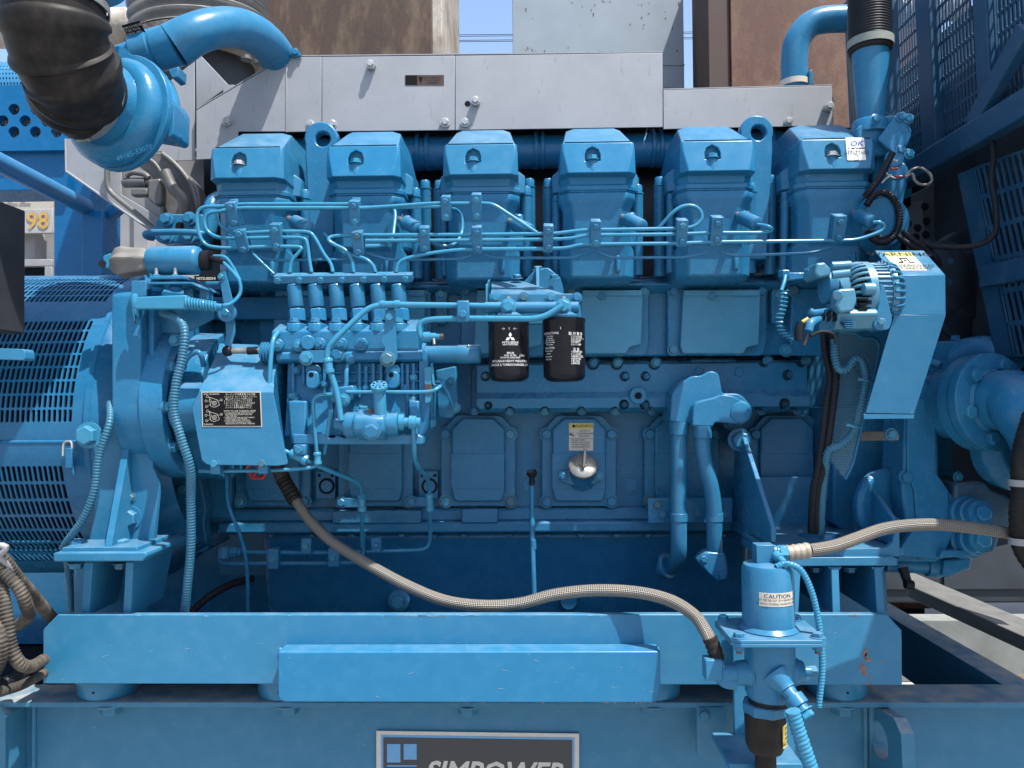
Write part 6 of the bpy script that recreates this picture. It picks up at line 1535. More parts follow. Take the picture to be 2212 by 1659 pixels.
# ------------------------------------------------------------------ water pump elbow with flange
D=1.84
we=thing('water_elbow_flange','big blue round pipe flange with hexagon bolts and elbow at the right edge','flange',V(2150,1000,D))
ax=Vector((-0.36,-0.93,0.05)).normalized(); ax=Vector((0.30,-0.95,0.05)).normalized()
fc=V(2150,868,D)
part(we,'flange',MB().lathe(fc,-ax,[(0,0.112),(0.003,0.116),(0.024,0.116),(0.026,0.112)],n=64),M['cast'])
part(we,'rear_flange',MB().lathe(fc-ax*0.028,-ax,[(0,0.114),(0.026,0.116),(0.028,0.11)],n=64),M['cast'])
d_,a_,b_=frame_of(ax)
for k in range(6):
    a=rad(60*k+15); q=fc+(a_*math.cos(a)+b_*math.sin(a))*0.088
    bolt(we,q,ax,0.0165,M['cast'],'hexw')
eb=[fc+ax*0.002,fc+ax*0.05,V(2225,895,1.74),V(2262,960,1.74),V(2265,1060,1.76)]
part(we,'elbow',MB().tube(smooth(eb,8),0.070,n=36),M['cast'])
part(we,'elbow_weld',MB().lathe(fc+ax*0.001,ax,[(0,0.078),(0.006,0.071)],n=40,cap=False),M['cast'])
part(we,'rear_body',MB().tube(smooth([fc-ax*0.05,fc-ax*0.13,V(2060,860,2.1)],6),0.085,n=32),M['castdk'])
part(we,'arch_pipe',MB().tube(smooth([V(2040,790,2.06),V(2090,760,2.02),V(2150,760,1.98),V(2190,800,1.97)],8),R(30,2.0),n=24),M['cast'])
part(we,'housing_block',MB().pprism([(2010,738),(2082,735),(2084,850),(2010,850)],2.02,2.12),M['cast'],0.004); bolt(we,V(2064,735,2.05),(0,0,1),0.012,M['cast'],'hexw')
part(we,'side_pipe',MB().tube([V(1990,822,2.0),V(2060,830,1.98)],R(20,2),n=20),M['cast'])
part(we,'drain_cock',MB().tube([V(2010,782,1.97),V(2032,790,1.95)],0.010,n=12),M['cast'])
part(we,'lower_volute',MB().lathe(V(2150,960,1.96),(0.3,-0.95,0),[(0,0.08),(0.02,0.105),(0.06,0.11),(0.09,0.08)],n=40),M['castdk'],0.004)
# lower pump with two large bolts
lp_=thing('sea_water_pump','blue grey pump body with two big hexagon plugs at lower right','pump',V(2110,1210,1.9))
part(lp_,'body',MB().pprism(roundpoly([(2063,1045),(2130,1040),(2140,1058),(2185,1075),(2190,1130),(2160,1160),(2150,1195),(2062,1200)],10),1.92,2.08),paint('pump_grey_blue',(0.032,0.083,0.134),0.45,dust_amt=0.4,cast=1.0,bump_s=0.4),0.008)
for y in (1108,1166):
    q=V(2080,y+2,1.93); dv=(V(2124,y,1.84)-q); L=dv.length
    part(lp_,'plug_barrel',MB().lathe(q,dv,[(0,0.045),(L*0.3,0.042),(L*0.33,0.036),(L*0.6,0.035),(L*0.63,0.030),(L*0.9,0.029)],n=28),M['cast'])
    bolt(lp_,q+dv*0.88,dv,0.019,M['cast'],'hexw')
part(lp_,'bottom_plate',MB().pprism([(2035,1190),(2125,1188),(2120,1200),(2030,1206)],1.88,2.06),M['cast'],0.003)
part(lp_,'outlet_arm',MB().tube([V(1912,1218,1.98),V(2010,1222,1.97)],R(17,1.98),n=20),M['cast']); part(lp_,'outlet_collar',MB().lathe(V(2000,1222,1.97),(1,0,0),[(0,0.026),(0.03,0.03),(0.05,0.022)],n=24),M['cast'])
part(lp_,'bracket_fork',MB().pprism([(2040,1210),(2098,1206),(2098,1228),(2070,1238),(2050,1248),(2036,1244)],1.93,1.99),M['cast'],0.004)
part(lp_,'drain_tap',MB().tube([V(1950,1226,1.93),V(1962,1262,1.92)],[0.012,0.010],n=12),M['hose']); part(lp_,'tap_bolt',MB().cyl(V(1955,1262,1.91),V(1972,1264,1.91),0.011,n=14),M['hose'])
# ------------------------------------------------------------------ charging alternator
D=1.76
al=thing('charging_alternator','light blue finned charging alternator beside the belt guard','alternator',V(1850,715,D))
ac=V(1845,640,D); cy_,cz_=ac.y,ac.z
def ax_x(px): return X_(px,640,D)
def ringX(mb,x0,x1,r0,r1,n=48): return mb.lathe((x0,cy_,cz_),(1,0,0),[(0,r0),(x1-x0,r1)],n=n)
part(al,'stator',MB().lathe((ax_x(1868),cy_,cz_),(1,0,0),[(0,0.070),(ax_x(1898)-ax_x(1868),0.070)],n=48),M['blue'])
fin=MB()
for k in range(40):
    a=2*math.pi*k/40; fin.box((ax_x(1883),cy_-0.071*math.cos(a),cz_+0.071*math.sin(a)),(ax_x(1897)-ax_x(1869),0.006,0.004),Matrix.Rotation(-a,3,'X'))
part(al,'stator_ribs',fin,M['alt'],0.0008)
part(al,'drive_frame_core',MB().lathe((ax_x(1898),cy_,cz_),(1,0,0),[(0,0.074),(0.004,0.076),(0.012,0.076),(0.013,0.06),(0.03,0.055)],n=48),M['alt'])
def fingers(x0,x1,r0,r1,N,name,mat,tk=0.006,skip=0):
    mb=MB()
    for k in range(N):
        a=2*math.pi*k/N
        p=[]
        for t_ in range(6):
            q=t_/5; x=x0+(x1-x0)*math.sin(q*math.pi/2); r=r0+(r1-r0)*(1-math.cos(q*math.pi/2))
            p.append(Vector((x,cy_-r*math.cos(a),cz_+r*math.sin(a))))
        mb.tube(p,tk*0.62,n=8)
    return part(al,name,mb,mat)
part(al,'rear_core',MB().lathe((ax_x(1806),cy_,cz_),(1,0,0),[(0,0.045),(0.02,0.058),(ax_x(1868)-ax_x(1806),0.062)],n=40),M['print'])
fingers(ax_x(1852),ax_x(1822),0.074,0.052,30,'rear_fins',M['alt'])
part(al,'rear_ring',MB().lathe((ax_x(1850),cy_,cz_),(1,0,0),[(0,0.070),(0.002,0.077),(ax_x(1868)-ax_x(1850)-0.001,0.077),(ax_x(1868)-ax_x(1850),0.070)],n=48),M['alt'])
part(al,'rear_cap',MB().lathe((ax_x(1800),cy_,cz_),(1,0,0),[(0,0.02),(0.002,0.046),(0.02,0.054),(0.026,0.05)],n=36),M['alt'])
fingers(ax_x(1900),ax_x(1926),0.077,0.058,30,'front_fins',M['blue'])
part(al,'regulator',MB().pprism(roundpoly([(1812,624),(1848,622),(1852,650),(1844,672),(1815,676),(1806,660)],5),D-0.098,D-0.06),M['alt'],0.005)
part(al,'regulator_lug',MB().cyl(V(1810,638,D-0.10),V(1810,638,D-0.06),R(10,D),n=20),M['alt'],0.002)
part(al,'lower_case',MB().prismX([(D-0.075,Z_(1830,668,D-0.07)),(D-0.085,Z_(1830,680,D-0.07)),(D-0.06,Z_(1830,712,D-0.06)),(D+0.03,Z_(1830,716,D-0.0)),(D+0.03,Z_(1830,668,D))],ax_x(1778),ax_x(1862)),M['alt'],0.004)
for k in range(4):
    part(al,'vent_slot',MB().pprism([(1822+k*2,694+k*4),(1848,694+k*4),(1848,696+k*4),(1820+k*2,696+k*4)],D-0.0885,D-0.07),M['gen'])
for k in range(3): part(al,'case_slot',MB().pprism(rrect(1856,644+k*10,1876,649+k*10,2),D-0.082,D-0.07),M['print'])
for k in range(3):
    for j in range(2): part(al,'grille_bar',MB().pprism([(1776+k*13,672+j*12),(1784+k*13,668+j*12),(1782+k*13,680+j*12),(1774+k*13,684+j*12)],D-0.076,D-0.07),M['print'])
part(al,'end_disc',MB().lathe(V(1776,620,D),(1,0,0),[(0,0.03),(0.004,0.038),(0.02,0.04),(0.03,0.03)],n=32),M['blue'])
part(al,'upper_ear',MB().pprism(roundpoly([(1764,568),(1782,566),(1795,580),(1795,596),(1770,600),(1760,590)],4),D-0.04,D+0.04),M['alt'],0.004)
part(al,'through_bolt',MB().tube([V(1796,575,D-0.02),V(1836,573,D-0.02)],0.010,n=14),M['alt'])
part(al,'through_bolt',MB().tube([V(1798,594,D-0.055),V(1835,590,D-0.06)],0.009,n=14),M['alt'])
part(al,'front_lug',MB().pprism(roundpoly([(1902,610),(1912,620),(1928,690),(1922,712),(1895,714),(1886,700),(1898,660)],8),D-0.075,D-0.03),M['blue'],0.005); bolt(al,V(1904,695,D-0.076),(-0.3,-1,0),R(7,D),M['alt'],'hexw')
part(al,'cover_boss',MB().lathe(V(1862,625,D-0.072),(1,0,0.0),[(0,0.010),(0.003,0.014),(0.025,0.014),(0.028,0.01)],n=16),M['alt'])
bolt(al,V(1750,589,D+0.01),(-1,-0.3,0),R(9,D),M['blue'],'hexw')
part(al,'adjust_arm',MB().pprism([(1694,588),(1755,588),(1760,600),(1694,608)],1.9,1.93),M['cast'],0.003)
part(al,'terminal',MB().tube([V(1790,672,D-0.06),V(1758,676,D-0.08),V(1748,672,D-0.08)],R(7,D),n=14),M['blue'])
part(al,'terminal_boot',MB().tube(smooth([V(1768,690,D-0.07),V(1752,698,D-0.09),V(1746,715,D-0.095)],5),[R(9,D)]*11,n=16),M['blue'])
part(al,'yellow_sleeve',MB().tube([V(1733,696,D-0.09),V(1746,688,D-0.09)],R(4,D),n=10),M['yellow'])
part(al,'black_sleeve',MB().tube(smooth([V(1730,698,D-0.09),V(1726,712,D-0.09),V(1726,735,D-0.09)],4),[R(9,D)]*9,n=14),M['hose'])
part(al,'lead_end',MB().tube([V(1745,722,D-0.095),V(1737,746,D-0.095)],R(3,D),n=8),M['bronze'])
solo('alternator_cable','thin black cable curving from the alternator terminals to a conduit','cable',MB().tube(smooth([V(1750,726,D-0.09),V(1775,716,D-0.09),V(1800,722,D-0.09),V(1806,742,D-0.09)]),R(3.5,D),n=8),M['hose'])
# coiled sensor lead
hp=[]
base_pts=smooth([V(1694,628,1.83),V(1692,660,1.83),V(1684,690,1.83),V(1690,715,1.83),V(1716,735,1.83)],30)
for k,p in enumerate(base_pts):
    pass
rs_=resample(base_pts,0.0012)
for k,p in enumerate(rs_):
    a=2*math.pi*k*0.0012/0.0098; hp.append(p+Vector((math.cos(a),math.sin(a),0.15*math.cos(a)))*0.0088)
solo('coiled_lead','spiral coiled light blue sensor lead left of the alternator','lead',MB().tube(hp,0.0021,n=6),M['lite'])
cl=thing('sensor_plug','small blue hexagon sensor plug with wire above the coiled lead','sensor',V(1694,600,1.85))
part(cl,'hex',MB().lathe(V(1694,598,1.9),(0,-0.1,1),[(0,0.014),(0.014,0.014),(0.016,0.012)],n=6),M['cast']); part(cl,'lead',MB().tube(smooth([V(1697,595,1.85),V(1694,610,1.84),V(1688,628,1.83)],5),0.0045,n=8),M['lite'])
# ------------------------------------------------------------------ belt guard
D=1.70
bgd=thing('belt_guard','folded blue sheet belt guard with warning sticker at the right','belt guard',V(1960,895,D))
tp=[V(1933,594,D),V(2042,594,D),V(1995,541,D+0.13),V(1890,541,D+0.13)]
th=Vector((0,0.002,-0.003))
part(bgd,'top_sheet',MB().loft([tp,[p+th for p in tp]]),M['blue'],0.0008)
part(bgd,'front_sheet',MB().pprism([(1933,594.3),(2042,594.3),(2043,681),(1932,679)],D,D+0.003),M['blue'],0.0008)
part(bgd,'lower_sheet',MB().loft([[V(1932,679.3,D),V(2043,681.3,D),V(2043,681.3,D)+Vector((0,.003,0)),V(1932,679.3,D)+Vector((0,.003,0))],[V(1870,892,D+0.02),V(1975,894,D+0.02),V(1975,894,D+0.02)+Vector((0,.003,0)),V(1870,892,D+0.02)+Vector((0,.003,0))]]),M['blue'],0.0008)
part(bgd,'right_sheet',MB().loft([[V(2042,594,D+0.004),V(2043,681,D+0.004),V(1975,894,D+0.024)],[V(1995,541,D+0.13),V(2020,690,D+0.2),V(1965,880,D+0.2)]],cap=False),M['blue'])
part(bgd,'left_flap',MB().loft([[V(1890,541,D+0.13),V(1847,558,D+0.15)],[V(1890,541,D+0.135),V(1847,558,D+0.155)]],cap=False,closed=False),M['hose'])
part(bgd,'bottom_lip',MB().pbox(1866,893.5,1975,905,D+0.021,D+0.028),M['blue'],0.001)
# warning sticker lies on the sloping top sheet
e_u=(tp[1]-tp[0]); e_v=(tp[3]-tp[0]); nS=e_u.cross(e_v).normalized()
if nS.y>0: nS=-nS
def top_uv(u,v,h=0.001): return tp[0]+e_u*u+e_v*v+nS*h
stk=part(bgd,'warning_sticker',MB().loft([[top_uv(a,b,0.0004) for a,b in ((0.12,0.16),(0.72,0.16),(0.72,0.9),(0.12,0.9))],[top_uv(a,b,0.001) for a,b in ((0.12,0.16),(0.72,0.16),(0.72,0.9),(0.12,0.9))]]),M['cream'],label='cream and yellow warning sticker')
part(stk,'yellow_band',MB().add([top_uv(a,b,0.0014) for a,b in ((0.13,0.72),(0.71,0.72),(0.71,0.89),(0.13,0.89))],[(0,1,2,3)]),M['yellow'])
part(stk,'lettering',text_mb('WARNING',0.030,lambda u,v:top_uv(0.44+u/e_u.length,0.80+v/e_v.length,0.0018)),M['print'])
for j,s in enumerate(('KEEP HANDS AWAY','FROM ROTATING','BELT AND FAN')): part(stk,'lettering',text_mb(s,0.013,lambda u,v,j=j:top_uv(0.42+u/e_u.length,0.36-j*0.07+v/e_v.length,0.0018)),M['print'])
sy=MB()
def tb(a,b,c_,d_): sy.add([top_uv(a,b,0.0018),top_uv(c_,b,0.0018),top_uv(c_,d_,0.0018),top_uv(a,d_,0.0018)],[(0,1,2,3)])
tb(0.36,0.46,0.38,0.64); tb(0.50,0.46,0.52,0.64); tb(0.36,0.62,0.52,0.66); tb(0.28,0.45,0.36,0.5); tb(0.52,0.45,0.6,0.48); tb(0.42,0.53,0.46,0.57)
part(stk,'symbol',sy,M['print'])
# ------------------------------------------------------------------ perforated guard plate
D=1.83
pg=thing('perforated_guard','perforated grey blue guard plate with conduit tied along its edge','guard plate',V(1830,1035,D))
poly=[(1812,717),(1848,719),(1861,730),(1887,729),(1900,742),(1898,766),(1885,822),(1842,1002),(1826,1035),(1786,985),(1786,870),(1797,790)]
def inside(x,y,P):
    c=False; j=len(P)-1
    for i in range(len(P)):
        if (P[i][1]>y)!=(P[j][1]>y) and x<(P[j][0]-P[i][0])*(y-P[i][1])/(P[j][1]-P[i][1])+P[i][0]: c=not c
        j=i
    return c
mp_=lambda u,v: V(1782+u*120,1038-v*322,D)
def sk(u,v):
    x=1782+u*120; y=1038-v*322
    return 0 if inside(x,y,poly) else 2
part(pg,'perforated_sheet',perf(mp_,26,52,0.48,0.56,0.002,skip=sk,stag=True),M['perf'])
part(pg,'rolled_edge',MB().tube(fillet([V(x,y,D) for x,y in poly[:9]],0.012,4),R(3.6,D),n=10),M['cast'])
def cond2(label,pts,px,mat,**k): return cond(label,pts,px,mat,**k)
cond2('left black corrugated conduit beside the perforated guard',[(1778,715,1.85),(1784,770,1.84),(1793,815,1.83),(1785,870,1.815),(1778,930,1.81),(1768,1010,1.82),(1757,1060,1.84),(1752,1150,1.9)],8,'hose')
cond2('right black corrugated conduit beside the perforated guard',[(1795,718,1.85),(1800,770,1.83),(1806,812,1.82),(1799,880,1.81),(1791,940,1.805),(1780,1010,1.815),(1766,1060,1.84),(1762,1150,1.9)],8,'hose')
cond2('blue corrugated conduit bent over the perforated guard',[(1803,735,1.81),(1804,770,1.80),(1812,797,1.79),(1830,797,1.79),(1848,776,1.79),(1862,782,1.79),(1871,815,1.785),(1866,850,1.785),(1855,895,1.785),(1840,938,1.79),(1815,962,1.79),(1790,975,1.80),(1782,1020,1.82),(1776,1080,1.85),(1772,1150,1.9)],9,'bluecond')
for k,(x,y,lb) in enumerate(((1872,823,'upper pale cable tie on the guard edge'),(1846,922,'middle pale cable tie on the guard edge'))):
    solo('cable_tie',lb,'cable tie',MB().tube(fillet([V(x-18,y-4,1.77),V(x,y-1,1.765),V(x+14,y+1,1.79)],0.01),0.0035,n=6),M['lite'],group='cable ties')
# ------------------------------------------------------------------ thermostat housing, vertical outlet and hose
D=1.98
th_=thing('thermostat_housing','blue cast thermostat housing with bolts right of the last head','housing',V(1920,330,D))
part(th_,'body',MB().pprism(roundpoly([(1852,275),(1880,252),(1945,246),(1960,260),(1972,285),(1962,318),(1935,335),(1850,335)],6),D,D+0.16),M['cast'],0.008)
part(th_,'cover',MB().prism([V(x,y,D-0.03) for x,y in roundpoly([(1895,300),(1934,250),(1958,262),(1970,290),(1956,318),(1930,330)],6)],(0.01,0.028,0)),M['cast'],0.004)
for x,y in ((1946,253),(1962,257),(1891,258),(1945,325),(1963,333)): bolt(th_,V(x,y,D-0.03),(0.1,-1,0.1),R(9,D),M['blue'],'hex')
for x in (1866,1895,1920): bolt(th_,V(x,252,D+0.04),(0,0,1),R(6,D),M['blue'],'hexw')
part(th_,'lower_body',MB().pprism(roundpoly([(1890,335),(1958,335),(1962,400),(1950,450),(1930,520),(1880,520)],10),D+0.03,D+0.2),M['castdk'],0.01)
part(th_,'pump_cone',MB().lathe(V(1905,480,D),(0,-1,-0.1),[(-0.05,0.08),(0.0,0.07),(0.02,0.06)],n=36),M['cast'])
part(th_,'stub',MB().lathe(V(1880,290,D+0.03),(0,0.0,1),[(0,0.046),(0.03,0.044),(0.035,0.04)],n=32),M['cast'])
vo=thing('coolant_outlet','tapered blue coolant outlet pipe with black hose and pale clamp','coolant outlet',V(1880,265,2.02))
a=V(1882,268,2.02); b=V(1880,105,2.02)
part(vo,'pipe',MB().tube([a,a.lerp(b,.5),b],[R(28,2.02),R(34,2.02),R(38,2.02)],n=36),M['blue'])
pts=[];rs=[]
a2=V(1880,100,2.02); b2=V(1876,-200,2.02)
for k in range(161): pts.append(a2.lerp(b2,k/160)); rs.append(R(44,2.02)-0.0016*(k%3==0))
part(vo,'rubber_hose',MB().tube(pts,rs,n=36),M['hose'])
q=V(1880,104,2.02); part(vo,'hose_clamp',MB().lathe(q,(0,0,1),[(0,R(45,2.02)),(0,R(47,2.02)),(0.020,R(47,2.02)),(0.020,R(45,2.02))],n=40,cap=False),M['strap']); part(vo,'hose_lip',MB().lathe(q-Vector((0,0,0.012)),(0,0,1),[(0,R(40,2.02)),(0.004,R(43,2.02)),(0.012,R(43,2.02))],n=40),M['rubber'])
st_=solo('webbing_strap','grey green flat strap hanging left of the coolant hose','strap',MB().loft([[V(1824+ (6 if y<120 else 6+ (y-120)*0.1),y,2.06),V(1842+(4 if y<120 else 4+(y-120)*0.09),y,2.06),V(1842+(4 if y<120 else 4+(y-120)*0.09),y,2.064),V(1824+(6 if y<120 else 6+(y-120)*0.1),y,2.064)] for y in (-120,0,60,120,180,240,275)]),M['strap'])
solo('vertical_post','dark blue flat post standing right of the coolant hose','post',MB().pprism([(1916,-120),(1939,-120),(1946,270),(1910,270)],2.12,2.16),M['guard'],0.003)
vt=thing('vent_elbow','blue curved vent pipe rising behind the right shield','pipe',V(1716,185,2.5))
P=[V(1716,192,2.5),V(1716,120,2.5),V(1724,84,2.5),V(1748,55,2.5),V(1780,43,2.5),V(1842,40,2.5)]
part(vt,'pipe',MB().tube(smooth(P,7),R(28,2.5),n=32),M['blue'])
part(vt,'clamp',MB().lathe(V(1716,188,2.5),(0,0,1),[(0,R(29,2.5)),(0,R(31,2.5)),(0.018,R(31,2.5)),(0.018,R(29,2.5))],n=32,cap=False),M['cream'])
part(vt,'tab',MB().pprism([(1748,152),(1755,150),(1758,182),(1748,182)],2.46,2.52),M['blue'],0.002)
solo('ribbed_hose','grey ribbed hose behind the radiator guard top','hose',corrug([V(1940,30,2.9),V(2010,22,2.9),V(2080,10,2.9)],R(30,2.9),0.022,0.006,n=28),M['contgrey'])
# wiring at the thermostat
wl_=thing('sensor_cluster','two round sensors with red tipped leads beside the last head','sensors',V(1935,390,1.93))
for x,y in ((1930,346),(1938,372)):
    q=V(x,y,1.96); part(wl_,'sensor',MB().lathe(q,(-0.3,-1,0.1),[(0,0.022),(0.012,0.022),(0.014,0.018)],n=24),M['cast'])
for x,y in ((1924,365),(1934,382)): part(wl_,'red_tip',MB().tube([V(x,y,1.92),V(x+14,y-1,1.92)],R(3,1.92),n=8),M['red'])
for pts_ in ([(1913,372),(1922,380),(1934,385)],[(1917,355),(1925,345),(1938,348)],[(1905,395),(1915,385),(1926,378)]): part(wl_,'lead',MB().tube(smooth([V(x,y,1.92) for x,y in pts_],5),R(1.8,1.9),n=6),M['cream'])
solo('wire_loop','pale wire loop sticking out in front of the dark guard','wire',MB().tube(smooth([V(1957,385,1.9),V(1965,370,1.9),V(1985,362,1.9),V(2005,372,1.9),V(2013,388,1.9),V(2005,398,1.9),V(1988,398,1.9),V(1976,390,1.9),V(1970,376,1.9),V(1955,382,1.9)],6),R(3,1.9),n=8),M['castgrey'])
cond2('black corrugated conduit running up beside the last cylinder head',[(1928,330,1.9),(1918,350,1.9),(1902,380,1.9),(1885,405,1.9),(1868,425,1.92)],7.5,'hose')
for k,rr_ in enumerate((40,33)):
    pts_=[(1905+rr_*math.cos(rad(a))*0.95+0,470-rr_*1.35*math.sin(rad(a)),1.95+0.02*k) for a in range(150,-151,-30)]
    cond2(('outer','inner')[k]+' loop of the coiled black conduit beside the last head',pts_,7.5,'hose')
cond2('black conduit pair running right from the coil, upper one',[(1945,498,1.97),(1975,520,1.95),(2000,535,1.95),(2020,555,1.95),(2030,575,1.97)],6.5,'hose')
cond2('black conduit pair running right from the coil, lower one',[(1935,508,1.97),(1965,528,1.95),(1995,545,1.95),(2012,565,1.95),(2020,580,1.97)],6.5,'hose')
solo('black_cable','black cable sagging across the dark guard to the right','cable',MB().tube(smooth([V(1990,525,1.96),V(2020,532,1.93),V(2070,534,1.90),V(2115,528,1.88),V(2142,512,1.86),V(2152,494,1.86),V(2150,440,1.86),V(2142,390,1.87),V(2146,330,1.88),V(2135,250,1.9),V(2130,90,1.95),V(2128,-60,1.98)],8),R(6,1.95),n=12),M['hose'])
# ------------------------------------------------------------------ radiator guard at the right (plane facing the engine)
XG_=1.165
def gx(z): return XG_+0.03*(CAMZ+0.5-z)         # the guard leans slightly
def guard_at(x,y):
    """point on the leaning guard plane seen in the photo at x,y"""
    v=V(x,y,1.0)-Vector((0,0,CAMZ)); k=XG_/v.x
    for _ in range(8): k=gx(CAMZ+v.z*k)/v.x
    return Vector((v.x*k,v.y*k,CAMZ+v.z*k))
rg=thing('radiator_guard','dark navy slotted radiator guard with sloping frame bars at the right','radiator guard',(XG_,2.2,0.9))
zhi=2.85; zlo=(guard_at(2212,250).z+guard_at(1975,388).z)/2+0.03
def gpl(ya,yb,za,zb): return lambda u,v:(lambda z:Vector((gx(z),ya+(yb-ya)*u,z)))(za+(zb-za)*v)
yP1=guard_at(2018,200).y; yP2=guard_at(2145,200).y
def post(y,w,name='post',za=1.0,zb=zhi+0.05,off=0.012): 
    return part(rg,name,MB().loft([[Vector((gx(z)-off-0.012,y-w/2,z)),Vector((gx(z)-off-0.012,y+w/2,z)),Vector((gx(z)-off+0.02,y+w/2,z)),Vector((gx(z)-off+0.02,y-w/2,z))] for z in (za,zb)]),M['guard'],0.003)
zt_of=lambda y: zhi
slots=(('grating',2.66,yP1+0.03),('grating',yP1-0.03,yP2+0.03),('grating',yP2-0.03,1.70))
for nm,ya,yb in slots:
    n=int(abs(ya-yb)/0.0155); part(rg,nm,perf(gpl(ya,yb,zlo,zhi),n,13,0.62,0.86,0.003),M['guard'])
# upper fine perforated strip
post(yP1,0.075,za=zlo); post(yP2,0.055,za=zlo); post(2.68,0.05,za=zlo); post(1.68,0.05)
for z in (zhi+0.02,):
    part(rg,'top_rail',MB().loft([[Vector((gx(z)-0.02,y,z-0.025)),Vector((gx(z)+0.02,y,z-0.025)),Vector((gx(z)+0.02,y,z+0.025)),Vector((gx(z)-0.02,y,z+0.025))] for y in (1.66,2.72)]),M['guard'],0.003)
pA=guard_at(2212,250); pB=guard_at(1975,388)
zr=(pA.z+pB.z)/2
part(rg,'cross_rail',MB().loft([[Vector((gx(z_)-0.06,y,z_-0.032)),Vector((gx(z_)-0.02,y,z_-0.032)),Vector((gx(z_)-0.02,y,z_+0.032)),Vector((gx(z_)-0.06,y,z_+0.032))] for y,z_ in ((pA.y-0.15,zr),(pB.y+0.03,zr))]),M['guard'],0.004)
a=guard_at(2140,268); b=guard_at(2262,60); bw=Vector((0,0.018,0.018))
part(rg,'brace',MB().loft([[p+bw+Vector((-0.055,0,0)),p-bw+Vector((-0.055,0,0)),p-bw+Vector((-0.028,0,0)),p+bw+Vector((-0.028,0,0))] for p in (a,b)]),M['guard'],0.002)
# dark radiator core behind the grating
part(rg,'core',MB().bb(XG_+0.07,XG_+0.35,1.7,2.64,1.22,2.60),plain('radiator_core',(0.034,0.046,0.064),0.6,0,0.3,30,0.3,60))
part(rg,'side_panel',MB().bb(XG_+0.03,XG_+0.06,1.25,1.79,0.95,2.22),M['guard'],0.004)  # out-of-view radiator side, added and sized to shade the lower right parts
# lower guard that leans towards the fan
fg=thing('fan_guard','leaning navy fan guard frame with slotted panel at the right edge','fan guard',(1.1,1.9,0.7))
FP=[(2087,372),(2190,372),(2260,760),(2172,770)]
c0=[V(2086,368,2.02),V(2172,772,1.92)]
ex=Vector((0.16,-0.62,0)).normalized()
def fgm(u,v): 
    p=c0[1].lerp(c0[0],v); return p+ex*(0.02+0.75*u)
part(fg,'panel',perf(fgm,44,6,0.55,0.86,0.003),M['guard'])
part(fg,'edge_bar',MB().loft([[p+ex*q+n for q,n in ((-0.03,Vector((0,0,0))),(0.03,Vector((0,0,0))),(0.03,Vector((0.02,0.02,0))),(-0.03,Vector((0.02,0.02,0))))] for p in c0]),M['guard'],0.003)
zc_=c0[1].lerp(c0[0],0.42); part(fg,'cross_bar',MB().loft([[zc_+ex*q+Vector((-0.015,-0.012,s)) for s in (-0.028,0.028)]+[zc_+ex*q+Vector((0.01,0.01,s)) for s in (0.028,-0.028)] for q in (-0.02,0.8)]),M['guard'],0.003)
# fan shroud plate with rivets and hub
fs_dark=plain('fan_dark',(0.030,0.046,0.068),0.5,0.1,0.2,12,0.2,40)
fs=thing('fan_shroud','dark riveted fan shroud plate and hub behind the belt guard','fan shroud',V(2040,700,2.35))
part(fs,'plate',MB().pprism([(1950,430),(2090,360),(2140,400),(2180,760),(1960,760),(1940,600)],2.36,2.37),plain('shroud_dark',(0.050,0.066,0.088),0.55,0.1,0.2,12,0.2,40),0.003)
sp_=part(fs,'splice_plate',MB().pprism([(1958,450),(1992,430),(1998,500),(2030,560),(1960,560)],2.35,2.3595),plain('shroud_plate',(0.075,0.092,0.115),0.5,0.1,0.2,12,0.2,40),0.002)
for x,y in ((1998,446),(2045,407),(2030,434),(2066,417),(2002,478),(2036,472),(2070,458),(1961,483),(1982,492),(2000,507),(1978,512),(2086,393),(1938,590),(1965,585)):
    part(fs,'rivet',MB().lathe(V(x,y,2.35),(0,-1,0),[(0,0.012),(0.004,0.010),(0.006,0.004)],n=12),M['dark'])
part(fs,'hub',MB().lathe(V(2072,620,2.2),(0.4,-0.9,0),[(0,0.15),(0.02,0.155),(0.03,0.15),(0.035,0.10),(0.05,0.09)],n=48),fs_dark,0.004)
part(fs,'pulley',MB().lathe(V(2030,600,2.12),(0.4,-0.9,0),[(0,0.09),(0.02,0.10),(0.03,0.085)],n=40),fs_dark,0.003)
for x,y in ((2049,565),(2046,610)): bolt(fs,V(x,y,2.10),(0,-1,0),R(8,2.1),M['guard'],'hexw')
part(fs,'side_bracket',MB().pprism([(2098,735),(2106,715),(2118,712),(2122,755),(2100,755)],2.2,2.26),M['castgrey'],0.003)
# dark interior wall far right to stop light
part(fs,'inner_wall',MB().pprism([(1940,760),(2300,760),(2300,1150),(2060,1200),(1940,1000)],2.55,2.6),M['dark'])

